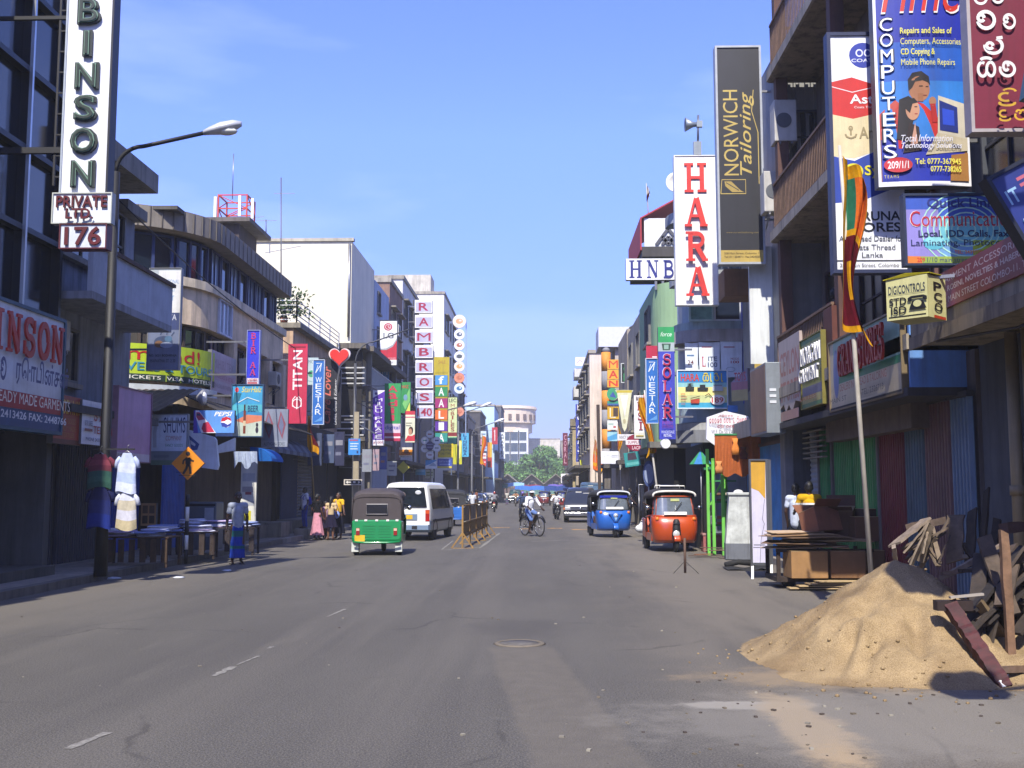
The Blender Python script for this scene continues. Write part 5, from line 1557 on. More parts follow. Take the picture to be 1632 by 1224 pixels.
# ============================================================ SIGNS, RIGHT SIDE
sign((1079, 249, 1144, 485), 29, 'tall white vertical sign with raised red slab letters', [('T', 'HARA', .2, .03, .8, .97, 'd8342c', 'VSL')], 'f0efec', th=.22, frame='d8d8d4', fw_=.03, br=.9)
P = at(1111, 249, 29.1)
r = thing('loudspeaker', 'grey horn loudspeaker on a short post on top of the red letter sign', 'loudspeaker', (P.x, 29.1, P.z + .03))
MB().box(-.1, .12, -.06, .06, 0, .38, GALV).build('post', r)
MB().tube([(.03, 0, .36), (.05, 0, 1.15)], .03, STEEL, 8).build('pole', r)
mb = MB()
mb.lathe([(.02, .12), (.06, .1), (.08, 0), (.2, -.22), (.19, -.22), (.02, -.05)], GALV, 16, (-.1, 0, .88), 'x')
mb.build('horn', r)
MB().box(.0, .16, -.06, .06, .8, .98, GALV).build('driver', r)
r = thing('satellite_dish', 'white satellite dish half behind the tall red letter sign', 'satellite dish', at(1077, 292, 30.0))
MB().lathe([(.01, .0), (.2, -.03), (.3, -.1), (.29, -.115), (.2, -.045), (.01, -.015)], WHT, 20, (0, 0, 0), 'y').build('dish', r)
MB().bar((0, .0, 0), (.3, .3, -.3), .05, .05, STEEL).build('arm', r)
sign((1149, 76, 1217, 418), 25, 'tall black vertical sign with gold sideways lettering and a silver frame', [('R', 0, 0, 1, .055, 'b49a4c'), ('T', 'NORWICH', .12, .4, .47, .8, 'bca454', 'r', 0, .03), ('T', 'Tailoring', .5, .4, .86, .79, 'bca454', 'ri', 0, .004), ('K', [(.94, .36), (.94, .6), (.8, .7), (.85, .8)], .018, 'bca454'), ('O', .28, .345, .0, .0, .0, 'bca454'), ('K', [(.03, .315), (.62, .315), (.62, .38), (.06, .38), (.03, .315)], .02, 'bca454'), ('P', [(.12, .372), (.28, .372), (.5, .33), (.58, .322), (.3, .322), (.14, .35)], 'a89048'), ('K', [(.16, .366), (.46, .33)], .02, '2a2a2c'), ('T', 'www.norwichtailoring.com', .14, .13, .9, .14, '8c7a40'), ('T', '208 Main Street, Colombo 11', .08, .035, .92, .045, '3c3418'), ('T', 'Tel: 011 2344711 Fax 2424320', .08, .02, .92, .029, '3c3418')], '242427', frame='a4a8ac', fw_=.05, th=.25, br=.6)
# bank letters
sign((998, 412, 1078, 446), 29.7, 'white bank sign with three navy slab capitals below the red canopy', [('T', 'H', .05, .08, .33, .92, '242c7c', 'S'), ('T', 'N', .4, .08, .66, .92, '242c7c', 'S'), ('T', 'B', .73, .08, .98, .92, '242c7c', 'S')], 'e8eaec', th=.2, br=.6)
# toy shop boards
sign((1081, 591, 1159, 650), 29.5, 'blue and yellow picture board with red and yellow title and small tools', [('R', 0, 0, 1, .14, '3c9cc0'), ('R', 0, .14, 1, .34, 'c4cc90'), ('R', 0, .34, 1, .56, 'ecdc8c'), ('R', 0, .56, 1, .68, '8cc4c8'), ('T', 'HARA', .06, .72, .44, .92, 'c83424', 'b', 0, .06), ('T', 'හාරා', .5, .7, .94, .94, 'd8c43c', 'Z'), ('P', [(.15, .47), (.32, .47), (.33, .56), (.27, .58), (.27, .66), (.22, .66), (.2, .58), (.15, .55)], '2c3430'), ('R', .19, .63, .31, .65, '2c3430'), ('P', [(.4, .47), (.6, .47), (.62, .54), (.55, .55), (.56, .62), (.44, .62), (.45, .55), (.39, .54)], '20242c'), ('R', .7, .45, .92, .58, 'b8c0c4'), ('R', .72, .58, .9, .62, '8c9498'), ('P', [(.26, .12), (.42, .12), (.44, .24), (.25, .22)], 'b84428'), ('P', [(.25, .24), (.44, .3), (.44, .32), (.25, .26)], '50281c'), ('R', .05, .36, .14, .38, 'b03c34'), ('R', .05, .28, .18, .3, 'b03c34'), ('R', .05, .2, .16, .22, 'b03c34'), ('R', .05, .09, .14, .11, 'b03c34'), ('C', .8, .21, .15, .14, 'f0e8e0'), ('T', '189', .68, .13, .92, .28, 'c02c24', 'b', 0, .05), ('K', [(.55, .32), (.62, .38), (.7, .26)], .02, '443c30')], '2c84c4', 'shop_sign', frame='dfe6e8', fw_=.03)
for (x0, y0, x1, y1, lab, els) in ((1092, 546, 1113, 590, 'narrow pale banner with a blue heading in the rounded shop window', [('R', .15, .5, .7, .56, '5c7ca8'), ('T', '24', .2, .2, .65, .36, '6c3c44', 'b')]), (1114, 545, 1148, 590, 'white cloth banner with a big red capital and dark numerals in the shop window', [('T', 'L', .12, .12, .36, .48, 'b02434', 'S'), ('T', 'ITE', .44, .32, .86, .48, '2c3c6c', 'b'), ('T', '100', .42, .1, .86, .28, '2c3c6c', 'b'), ('R', .15, .8, .6, .84, 'b06c78')]), (1149, 542, 1184, 602, 'white cloth banner with a dark capital and small red word nearest the blue panel', [('T', 'M', .1, .38, .4, .54, '2c3c6c', 'S'), ('T', 'MODE', .46, .47, .84, .53, 'a84c58', 'b'), ('T', '100', .46, .38, .84, .45, 'b02434', 'b'), ('R', .15, .8, .65, .83, 'b06c78'), ('O', .45, .22, .2, .06, .03, '9cb0bc')])):
 sign((x0, y0, x1, y1), 29.85, lab, els, 'dbe4ee', 'cloth_banner', 'banner', th=.015, outline=[(.03, 0), (.97, .02), (1, 1), (.75, .985), (.5, .975), (.25, .985), (0, 1)])
sign((1126, 661, 1195, 711), 27.5, 'white shield shaped name board with red and black lettering', [('T', 'සකසනව', .3, .93, .62, 1.0, 'b84450', 'Z'), ('T', 'ඩබ්ලිව එෆ් ද සිල්වා', .06, .72, .94, .9, 'b83c48', 'Z'), ('T', 'සහ සමාගම', .22, .57, .76, .66, 'b83c48', 'Z'), ('T', 'W.F. De SILVA & CO. LTD', .07, .36, .97, .5, '1c2444', 'b', 0, .04), ('T', 'Dealers in Hardware, Tools & Paints', .14, .26, .86, .3, '3c4050'), ('T', 'No. 188, Main Street', .3, .16, .72, .2, '3c4050'), ('T', 'Colombo 11', .36, .06, .66, .1, '3c4050')], 'e6e8ee', outline=[(0, .22), (.5, -.28), (1, .22), (.98, .95), (.45, 1.12), (.02, .92)], th=.12, br=.5)
sign((1166, 588, 1192, 640), 28.2, 'faded pink and yellow awning board behind the shield shaped board', [('R', 0, 0, 1, .35, 'a89c6c'), ('R', 0, .35, 1, .6, 'a4707c'), ('T', 'TOYS', .2, .62, .9, .9, 'b84c5c', 'b')], '8c8498', 'shop_sign', yaw=-50, outline=[(0, 0), (1, .3), (1, 1), (0, .6)])
sign((1160, 646, 1176, 657), 28.6, 'small plain sky blue plate above the shield shaped board', [], '4c8cd4', 'shop_sign')
# silver light box on the shop front
P, Q = at(1222, 690, 23), at(1243, 577, 23)
r = thing('light_box_sign', 'deep silver light box with a brown faded face over the blue shutter', 'sign', (P.x, 23, P.z))
MB().box(.004, .42, 0, 1.7, 0, Q.z - P.z, GALV).build('case', r, bev=.01)
MB().box(-.004, .0, .06, 1.64, .05, Q.z - P.z - .05, mat('8a6a50', .5, .25, 2, 0, .3)).build('face', r)
for k in range(3):
 MB().box(.08, .22, -.012, -.002, .9 - k * .13, .96 - k * .13, mat('c8ccd0', .5)).build('vent_label', r)
# balcony front boards
sign((1244, 545, 1278, 690), 23, 'flaking white and red painted board hung on the far end of the balcony', [('T', 'CEYLON', .06, .6, .95, .86, 'a8685c', 'b', 0, .03), ('T', 'STORES', .06, .32, .95, .54, 'a8685c', 'b', 0, .03), ('R', .05, .12, .9, .22, 'b08478')], 'b4a49c', 'shop_sign', yaw=-90, plane=5.18, outline=[(0, .25), (.2, .3), (.3, .2), (.45, .28), (.6, .18), (.75, .3), (1, .27), (1, 1), (0, 1)])
sign((1279, 544, 1313, 652), 21, 'white and yellow framed board with bold white raised words on the balcony', [('R', 0, .0, 1, .06, '4c8454'), ('R', .02, .06, .98, .17, 'b8b070'), ('R', .02, .17, .98, .3, '6c6c84'), ('R', .0, .93, 1, 1, '3c7c4c'), ('T', 'MORGAN', .06, .62, .96, .88, 'eceae4', 'bhL', 0, .04), ('T', 'GARMENT', .06, .36, .96, .56, 'eceae4', 'bhL', 0, .04), ('T', 'SAREES', .1, .09, .9, .15, 'a0642c', 'b')], '98a05c', 'shop_sign', yaw=-90, plane=5.14, frame='7c7434', fw_=.02)
sign((1325, 548, 1441, 655), 19, 'long green and beige board with red slab letters above the painted shutters', [('R', 0, 0, 1, .36, 'c8ba9c'), ('R', 0, .36, .06, 1, 'c8bca0'), ('R', .06, .36, 1, .46, '2c8a62'), ('C', .1, .52, .045, .36, '6c80b4'), ('T', 'GRAND', .155, .45, .51, .9, 'a82c28', 'SL'), ('T', 'STORES', .53, .45, .9, .9, 'b42c28', 'SL'), ('R', .56, .02, .92, .1, 'a89c84'), ('T', 'DEALERS IN THREAD & TAILORING', .3, .2, .94, .3, 'b06c54'), ('T', 'TEL: 2326713', .62, .06, .9, .14, '54504c'), ('T', 'MAIN ST', .14, .06, .4, .13, '54504c')], '8cb4a4', 'shop_sign', yaw=-90, plane=5.16, frame='7c6c50', fw_=.03)
# dealer banner and computer sign
sign((1334, 57, 1446, 430), 14.6, 'tall thread dealer sign with white, red, cream and blue waves over black lettering', [
 ('R', 0, .74, 1, 1, 'e8eaf0'), ('P', [(0, .8), (.3, .82), (.6, .79), (1, .8), (1, .64), (.6, .66), (.3, .64), (0, .66)], 'c82a26'), ('P', [(0, .66), (.3, .64), (.6, .66), (1, .64), (1, .48), (.6, .5), (.3, .47), (0, .48)], 'dccca0'), ('P', [(0, .48), (.3, .46), (.6, .5), (1, .54), (1, .35), (.75, .33), (.4, .29), (0, .28)], '24409c'), ('P', [(0, .28), (.4, .29), (.75, .33), (1, .35), (1, 0), (0, 0)], 'e8eaf0'),
 ('K', [(0, .78), (.3, .755), (.6, .775), (1, .77)], .012, 'f0e0e0'), ('C', .47, .915, .2, .055, '2c3c9c'), ('O', .42, .925, .045, .014, .02, 'd8dcec'), ('O', .54, .925, .045, .014, .02, 'd8dcec'), ('T', 'COATS', .3, .885, .66, .9, 'd8dcec', 'b'), ('T', 'Astra', .26, .705, .8, .745, 'f0ecec', 'b'), ('T', 'Coats Thread', .32, .685, .66, .695, 'f0d8d4'), ('K', [(.26, .57), (.26, .6)], .025, '9c8c64'), ('O', .26, .6, .025, .008, .015, '9c8c64'), ('K', [(.18, .575), (.2, .563), (.26, .557), (.32, .563), (.34, .575)], .025, '9c8c64'), ('T', 'Anchor', .38, .555, .95, .605, '9c8c64', 'b'), ('C', .28, .415, .14, .034, 'e0d428'), ('C', .24, .425, .025, .007, '2c3478'), ('C', .33, .425, .025, .007, '2c3478'), ('O', .285, .4, .03, .009, .02, '2c3478'), ('T', 'Sylko', .44, .385, .95, .44, 'e0d428', 'b', 0, .04),
 ('T', 'KARUNA', .13, .205, .93, .245, '20242c', 'b', 0, .045), ('T', 'STORES', .13, .158, .93, .198, '20242c', 'b', 0, .045), ('T', 'Authorised Dealer for', .04, .118, .97, .142, '50545c'), ('T', 'Coats Thread', .18, .082, .84, .105, '50545c'), ('T', 'Lanka', .36, .05, .66, .072, '50545c'), ('R', 0, .036, 1, .04, '30343c'), ('T', '205 Main Street, Colombo 11', .04, .008, .97, .026, '30343c', 'b')], 'e8eaf0', frame='283050', fw_=.05, th=.15, br=.6)
bow = 1.32
def wt(x, z, o):
 t = (x / bow - .5) * 2
 return V((x, .055 * t * t - .02 - o * 1.0, z))
P = at(1402, 297, 14.1)
Q = at(1550, 297, 14.1)
bow = Q.x - P.x
root = sign((1402, -70, 1550, 297), 14.1, 'bowed blue computer shop sign with yellow text and two people at a monitor', [
 ('R', 0, 0, 1, 1, 'e8e8ec'), ('R', .03, .02, .97, .985, '1c2c9c'), ('R', .03, .35, .97, .62, '2058b4'), ('R', .03, .2, .97, .45, '2c78c8'), ('P', [(.03, .02), (.97, .02), (.97, .16), (.6, .14), (.03, .2)], '8c6448'), ('P', [(.03, .2), (.25, .2), (.4, .3), (.2, .37), (.03, .31)], 'b84434'),
 ('P', [(.22, .16), (.66, .16), (.68, .28), (.5, .35), (.36, .37), (.2, .33)], 'c02420'), ('C', .46, .415, .115, .055, 'a06c4c'), ('P', [(.345, .405), (.34, .455), (.39, .485), (.49, .492), (.57, .468), (.58, .43), (.555, .442), (.5, .452), (.42, .446), (.385, .42)], '1a1416'), ('R', .46, .425, .5, .429, '2a1812'), ('R', .53, .422, .56, .426, '2a1812'), ('R', .5, .385, .54, .389, '7c3c30'), ('P', [(.44, .36), (.5, .36), (.5, .395), (.44, .395)], '94603f'), ('C', .6, .36, .04, .02, 'a87454'), ('K', [(.6, .35), (.62, .27)], .06, 'b02020'),
 ('P', [(.2, .2), (.24, .37), (.34, .385), (.42, .36), (.4, .3), (.32, .19)], '1c1618'), ('C', .38, .325, .075, .045, 'c08c6c'), ('P', [(.3, .33), (.32, .37), (.4, .375), (.44, .355), (.38, .35), (.35, .31)], '1c1618'), ('R', .4, .335, .43, .339, '2a1812'), ('R', .4, .305, .43, .309, 'a03c3c'), ('P', [(.26, .14), (.46, .15), (.44, .25), (.34, .27)], '2c1c1c'), ('P', [(.34, .17), (.42, .18), (.4, .27)], 'c4947c'),
 ('P', [(.64, .22), (.97, .2), (.97, .35), (.66, .385)], 'c4bca8'), ('P', [(.665, .235), (.87, .225), (.87, .335), (.67, .365)], '1c2c78'), ('P', [(.7, .26), (.83, .255), (.83, .32), (.7, .33)], '2848c0'), ('P', [(.5, .13), (.97, .15), (.97, .2), (.64, .225)], 'c0b498'), ('P', [(.78, .165), (.88, .16), (.9, .17), (.8, .18)], '3c3430'), ('P', [(.76, .02), (.97, .02), (.97, .14), (.78, .13)], 'a07038'),
 ('T', 'Time', .05, .742, .97, .95, 'e8e0dc', 'bi', 0, .07), ('T', 'Time', .06, .75, .955, .945, 'c82c1c', 'bi', 0, .035),
 ('T', 'COMPUTERS', .045, .11, .205, .735, '1c1c30', 'V', 0, .07), ('T', 'COMPUTERS', .06, .112, .19, .732, 'eceef2', 'V', 0, .03),
 ('T', 'Repairs and Sales of', .27, .645, .84, .68, 'e0d850', 'b'), ('T', 'Computers, Accessories,', .27, .597, .95, .634, 'e0d850', 'b'), ('T', 'CD Copying &', .27, .553, .64, .588, 'e0d850', 'b'), ('T', 'Mobile Phone Repairs', .27, .507, .86, .542, 'e0d850', 'b'),
 ('T', 'Total Information', .24, .185, .8, .215, 'dcdce8', 'i'), ('T', 'Technology Solutions', .24, .15, .9, .182, 'dcdce8', 'i'), ('C', .2, .088, .15, .032, 'c0242c'), ('T', '209/1/1', .09, .072, .31, .104, 'eee8e8', 'b'), ('T', 'Tel: 0777-367945', .38, .088, .88, .113, 'e0d850', 'b'), ('T', '0777-738265', .54, .056, .88, .08, 'e0d850', 'b'), ('T', 'T E A M S', .05, .032, .2, .045, 'd0c040', 'b')], 'e8e8ec', th=.18, warp=wt, br=.3)
sign((1553, -45, 1702, 206), 12.2, 'maroon sign with large white raised round script letters and yellow ones below', [('T', 'සව', .04, .79, .4, .9, 'e8e6e2', 'Z'), ('T', 'ව', .03, .62, .3, .77, 'e8e6e2', 'Z'), ('T', 'ව', .32, .62, .5, .74, 'e8e6e2', 'Z'), ('T', 'ත', .1, .46, .36, .59, 'e8e6e2', 'Z'), ('T', 'හන', .02, .31, .46, .44, 'e8e6e2', 'Z'), ('T', 'දිවි', .2, .13, .7, .22, 'c89c28', 'Z'), ('T', 'දසර', .2, .03, .7, .105, 'c89c28', 'Z')], '741c34', th=.16, frame='a8a0a0', fw_=.04, br=.4)
sign((1446, 312, 1622, 420), 13.3, 'blue and green communications sign with ripples and red and navy lettering', [('R', 0, .62, 1, 1, '3858b8'), ('R', .0, .1, .3, .8, '8c84cc'), ('R', .3, .3, 1, .7, '6cb8c8'), ('R', .6, .1, 1, .34, '9cb83c'), ('P', [(.0, 0), (.3, 0), (.26, .1), (0, .11)], 'd87c34')] + [('O', .55, .5, .08 + k * .055, .1 + k * .075, .012, 'a8dccc') for k in range(7)] + [('C', .25, .3, .1, .1, '58b0c8'), ('C', .25, .34, .08, .06, '88d0dc'), ('R', .0, .0, 1, .1, '90a848'), ('P', [(.0, 0), (.14, 0), (.12, .1), (0, .11)], 'd87c34'),  # dark blue top band: shadow from the sign above, painted into the artwork
 ('T', 'Quick Link', .2, .8, .82, .97, '26307c', 'b'), ('T', 'Communication', .035, .54, 1.0, .78, 'e8d8dc', 'b', 0, .06), ('T', 'Communication', .04, .545, .995, .775, 'b0243c', 'b', 0, .03), ('T', 'Local, IDD Calls, Fax', .11, .37, .93, .49, '24305c', 'b', 0, .035), ('T', 'Laminating, Photocopy', .04, .23, .95, .35, '24305c', 'b', 0, .035), ('T', 'TEL: 2439758', .43, .14, .68, .19, 'd87c4c', 'b'), ('T', '209', .09, .02, .16, .085, 'c83c34', 'b'), ('T', '1/10 main street - colombo 11.', .18, .02, .92, .085, '3c4470', 'b')], '6c9ccc', frame='24304c', fw_=.03, br=.3)
P = at(1414, 512, 13)
Q = at(1466, 446, 13)
h_ = Q.z - P.z
r = thing('phone_booth_sign', 'yellow box sign with a black telephone picture on its face', 'sign', (P.x, 13, P.z), -pi / 4)
wf, ws = .52, .48
MB().box(.002, wf - .002, .002, ws, 0, h_, sgn('c8c488')).build('case', r)
fc = Face(wf, h_, -.001, .003)
fc.run([('R', 0, 0, 1, 1, 'ccc88c'), ('R', .05, .055, .95, .085, '20201c'), ('T', 'DIGICONTROLS', .06, .62, .95, .82, '3c444c'), ('R', .05, .6, .95, .61, '5c6058'), ('T', 'STD', .08, .34, .5, .52, '1c1c1c', 'b', 0, .04), ('T', 'ISD', .12, .13, .5, .31, '1c1c1c', 'b', 0, .04), ('P', [(.56, .2), (.98, .2), (.9, .4), (.64, .4)], '1c1c1c'), ('P', [(.54, .4), (.54, .48), (.62, .52), (.92, .52), (1.0, .48), (1.0, .4), (.92, .4), (.9, .46), (.64, .46), (.62, .4)], '1c1c1c'), ('C', .77, .33, .1, .08, 'ccc88c')])
fc.art.build('artwork', r)
fc.txt.build('lettering', r)
s2 = MB()
fc2 = Face(ws, h_, -.001, .003, lambda x, z, o: V((wf + o, x, z)))
fc2.run([('R', 0, 0, 1, 1, 'd0cc90'), ('R', .3, .0, .95, .07, 'b83c1c'), ('T', 'PCO', .3, .14, .75, .88, '1c1c1c', 'V', 0, .03)])
fc2.art.build('side_artwork', r)
fc2.txt.build('side_lettering', r)
mb = MB()
mb.add([(-.03, -.02, h_), (wf * .5, -.02, h_ + .045), (wf + .03, .0, h_ + .02), (wf + .02, ws, h_ + .04), (wf * .4, ws, h_ + .07), (0, ws, h_ + .03)], [(0, 1, 2), (1, 2, 3), (1, 3, 4), (0, 1, 4, 5)], cloth('b4a828'))
mb.build('plastic_cover', r, solid=.01)
MB().bar((wf * .7, ws * .5, h_ + .0), (wf * .7 + .9, ws * .5 + .6, h_ + .05), .04, .04, STEEL).build('bracket', r)
# maroon name board along the concrete canopy
sign((1492, 440, 1700, 498), 13.5, 'long maroon board with rows of white capitals on the edge of the concrete canopy', [('T', 'GARMENT ACCESSORIES', .05, .68, .75, .86, 'c8b4b4', 'b'), ('T', 'ROSINI, NOVELTIES & HABERDASHERY', .12, .4, .92, .58, 'c8b4b4', 'b'), ('T', '215, MAIN STREET COLOMBO-11. TEL: 421865', .03, .1, .97, .3, 'c8b4b4', 'b')], '7c2434', 'shop_sign', yaw=-90, plane=5.02, outline=[(0, 0), (1, 0), (1, 1.0), (0, 1)])
sign((1648, 271, 1776, 405), 8.2, 'tilted blue sign panel with red and white stripes', [('P', [(.1, .1), (.9, .1), (.9, .5), (.1, .4)], '3c84ac'), ('T', 'IT', .08, .62, .24, .8, '8cb0cc', 'b'), ('R', .3, .84, .8, .88, 'b85c6c'), ('R', .3, .76, .8, .8, 'b85c6c'), ('T', 'KOTIYA', .22, .5, .98, .72, 'b0384c', 'Sb'), ('P', [(.05, .05), (.3, .1), (.26, .4), (.1, .42)], 'c0ccd8')], '1c2c74', roll=-28, frame='141a2c', fw_=.03, br=.3)
sign((1640, -40, 1768, 150), 9.6, 'tilted teal sign panel with a blue and red map pattern', [('P', [(.02, .3), (.3, .2), (.35, .7), (.1, .8)], '3878a0'), ('P', [(.1, .4), (.2, .35), (.2, .6)], '98505c'), ('P', [(.35, .1), (.9, .1), (.9, .6)], '8cb4b8')], '5c9ca8', roll=12, frame='3c5c68', fw_=.03, br=.3)
for px_, d_, lb in (((1760, -330, 1950, -110), 5.1, 'plain dark sign board hanging over the pavement nearest the camera'), ((1580, -250, 1720, -90), 6.7, 'plain dark sign board hanging above the sand heap beside the computer shop sign')):
 sign(px_, d_, lb, [('R', .2, .2, .8, .8, '5c6884')], '3c4a6c', roll=-8, outline=[(.1, 0), (.75, -.05), (1, .3), (1, .8), (.8, 1), (.2, 1), (0, .7)], br=2.4)
# further down the sunny side
sign((1051, 521, 1077, 700), 29.4, 'tall blue vertical sign with crimson slab letters and a green head panel', [('R', 0, .86, 1, 1, '2c9c58'), ('T', 'force', .15, .915, .85, .955, 'd8ecdc', 'i'), ('R', 0, .78, 1, .86, 'a8b4b8'), ('P', [(.28, .79), (.72, .79), (.78, .85), (.22, .85)], '34503c'), ('R', .36, .8, .64, .84, '8cb0a0'), ('T', 'SOLAR', .16, .17, .86, .77, 'c8ccec', 'VS'), ('T', 'SOLAR', .2, .175, .82, .765, 'b02048', 'VS'), ('T', 'ENERGY', .16, .13, .84, .16, '8c3c9c', 'b'), ('T', 'SYSTEMS', .16, .095, .84, .125, '8c3c9c', 'b'), ('T', 'WHOLESALE', .1, .05, .9, .075, 'd0d4f0', 'b'), ('T', 'RETAIL', .25, .02, .75, .045, 'd0d4f0', 'b')], '3c44b8', th=.2, br=.5)
westar((1031, 572, 1049, 674), 31, 'blue vertical sign with white letters just behind the crimson slab letter sign', br=.5)
sign((1030, 551, 1049, 571), 31, 'plain crimson square board above the further blue and white vertical sign', [('R', .5, .05, .9, .15, 'ecdce0')], 'b42444', br=.5)
sign((1011, 630, 1032, 699), 40, 'white sign with maroon slab letters behind a yellow flag', [('R', 0, .0, 1, .14, 'd8d8cc'), ('T', 'DSI', .2, .18, .8, .86, '8c1c3c', 'VS'), ('T', 'BEST', .15, .89, .85, .97, '5c4c5c', 'b'), ('R', .12, .05, .7, .08, 'b8a860')], 'e8e4e4', th=.2, br=.7)
sign((991, 580, 1011, 609), 56, 'dark green sign with two big lighter green capitals', [('T', 'G', .15, .52, .85, .95, '2c9c5c', 'b', 0, .05), ('T', 'R', .15, .06, .85, .48, '2c9c5c', 'b', 0, .05)], '14241e', frame='c8ccc8', fw_=.04, br=.6)
for i, (ch, y0, y1, lab) in enumerate((('M', 573, 589, 'upper yellow tile with red letter M'), ('A', 589, 605, 'yellow tile with red letter A under the M'), ('N', 605, 618, 'yellow tile with red letter N half covered by a disc'))):
 sign((968, y0, 987, y1 - .8), 61.5, lab + ' on the striped building', [('T', ch, .12, .1, .88, .9, 'cc3424', 'b', 0, .07)], 'e4a834', 'letter_tile', group='letter tiles on the striped building', th=.2)
sign((968, 618, 986, 638), 61.2, 'green and blue disc sign under the yellow letter tiles', [('C', .45, .5, .5, .5, '3c9c6c'), ('P', [(.2, .3), (.5, .7), (.8, .2)], '3c54a0')], 'b8c8a8', 'round_sign', outline=[(.5 + .5 * cos(2 * pi * j / 18), .5 + .5 * sin(2 * pi * j / 18)) for j in range(18)])
sign((968, 639, 987, 646), 61.3, 'narrow green and blue strip sign below the disc sign', [('R', 0, 0, 1, .4, '3c60a0')], '3c9474')
sign((968, 648, 987, 668), 61.3, 'yellow sign with a white bar letter and dark picture on the striped building', [('R', .5, .2, .9, .9, '4c3c34'), ('K', [(.25, .9), (.25, .15), (.7, .15)], .1, 'e8e0c8')], 'cca024')
sign((968, 670, 984, 685), 60.5, 'white plate with a red corner mark on the striped building', [('R', .6, .2, .85, .4, 'b84c54'), ('R', .1, .5, .6, .7, 'a8c0b8')], 'dfe4e0')
sign((968, 687, 984, 703), 60.6, 'pale blue picture plate under the white plate on the striped building', [('P', [(0, 0), (1, .2), (1, .8), (0, .4)], '4c9cd0')], '98ccdc')
# kite-shaped cloth
sign((981, 622, 1010, 688), 50, 'cream kite shaped cloth banner with a yellow top edge', [('R', .08, .94, .92, 1.0, 'c8b43c'), ('P', [(.28, .88), (.72, .88), (.52, .35)], 'e8e4e4'), ('C', .5, .25, .08, .06, 'b8b08c')], 'd8d8b8', 'cloth_banner', 'banner', outline=[(.1, .94), (0, 1), (.5, 1.01), (1, 1), (.92, .94), (.62, .1), (.5, 0), (.38, .1)], th=.04, br=.6)
sign((984, 692, 1012, 702), 48, 'narrow white board with dark words under the kite shaped cloth banner', [('T', 'FANCY WEAR', .1, .25, .9, .75, '404858', 'b')], 'dcdce0', br=1.0)
root = sign((998, 692, 1030, 719), 47.5, 'maroon and white oval shop sign under the slab letter sign', [('R', -.02, .38, 1.02, .66, 'e4dce0'), ('T', 'SUPPLIERS', .08, .44, .92, .6, '9c4c5c', 'b'), ('T', 'LACE', .3, .1, .7, .3, 'e0c8d0', 'b'), ('T', 'n', .4, .74, .6, .9, 'e8dce0', 'b')], '8c1c38', outline=[(.5 + .5 * cos(2 * pi * j / 24), .5 + .5 * sin(2 * pi * j / 24)) for j in range(24)], br=.6)
sign((958, 719, 986, 739), 58, 'blank white board with two dark lines beside the thin brown pole', [('R', .6, .6, .95, .66, '8c94a4'), ('R', .6, .5, .95, .54, '8c94a4'), ('K', [(.1, .5), (.4, .7), (.6, .55)], .02, 'b8c4dc')], 'e4e6ec', br=.7)
sign((997, 722, 1022, 745), 46, 'teal shop board with a dark picture tilted under the oval sign', [('P', [(.2, .45), (.8, .45), (.75, .95), (.25, .95)], '3c3444'), ('R', .1, .1, .9, .3, '5cb0ac')], '2c8c8c', 'shop_sign', roll=-8, br=.7)
P = at(1061, 707, 29.4)
r = thing('disc_light', 'plain white disc hanging under the tall blue crimson lettered sign', 'disc sign', (P.x, 29.4, P.z))
MB().lathe([(.01, -.02), (.13, -.02), (.15, .05), (.01, .05)], mat('d8dade', .5), 20, (0, 0, 0), 'y', False).build('disc', r)
MB().bar((0, .02, .1), (0, .02, .22), .03, .03, STEEL).build('hanger', r)
# deity name sign and far right boards
sign((918, 644, 930, 736), 108, 'indigo vertical sign with white italic stacked letters', [('T', 'GANESH', .2, .02, .85, .85, 'e8eaf4', 'Vi', 0, .05), ('R', .2, .9, .9, .99, 'd8d0d4')], '3440a0', th=.3, br=1)
sign((930, 645, 942, 736), 109, 'sky blue vertical sign with faint pink letters next to the indigo one', [('T', 'SAREE', .25, .42, .75, .98, 'b08cb0', 'V', 0, .03)], '4c98dc', br=1)
sign((917, 569, 953, 583), 99, 'white roof billboard with maroon script on top of the white tiered block', [('T', 'Lumala', .4, .25, .95, .8, 'a0386c', 'i', 0, .02), ('K', [(.08, .3), (.2, .7), (.3, .4)], .03, '9c84b8')], 'e4e0ec', 'billboard', br=1)
sign((897, 690, 905, 742), 140, 'maroon vertical sign with dim stacked letters next to the big tree', [('T', 'CORAL', .25, .05, .75, .95, 'c890a4', 'V', 0, .04)], '64142c', br=2)
sign((918, 655, 931, 664), 104, 'small white and pink square plate over the indigo vertical sign', [('C', .4, .5, .2, .3, 'b86c7c')], 'e4dcdc', 'square_sign', br=1.5)
sign((931, 655, 940, 663), 104.5, 'round grey rimmed plate over the sky blue vertical sign', [('C', .5, .5, .3, .3, 'd8dce0')], '8c9494', 'round_sign', outline=[(.5 + .5 * cos(2 * pi * j / 14), .5 + .5 * sin(2 * pi * j / 14)) for j in range(14)], br=1.0)
sign((934, 688, 941, 712), 96, 'red vertical sign with a white stripe beside the sky blue sign', [('R', .4, .2, .65, .8, 'e8dcdc')], 'b42c3c', br=1)
sign((924, 733, 933, 757), 90, 'bright yellow pennant cloth hanging low on the sunny side', [], 'd8d838', 'cloth_banner', 'banner', outline=[(0, 1), (1, 1), (.55, 0), (.4, 0)], th=.03, br=1)
sign((894, 755, 914, 770), 160, 'white poster with a red heart shape at the end of the street', [('C', .7, .5, .25, .4, 'cc3c34'), ('C', .2, .5, .12, .3, '3c3c4c')], 'e8e4e4', 'poster', 'poster', br=2)
sign((941, 605, 953, 690), 92, 'pink tall wall panel with a grid of wires behind the red vertical sign', [('R', .15, .1, .3, .9, 'd8a8a4')], 'dcc4bc', 'shop_sign', br=1)
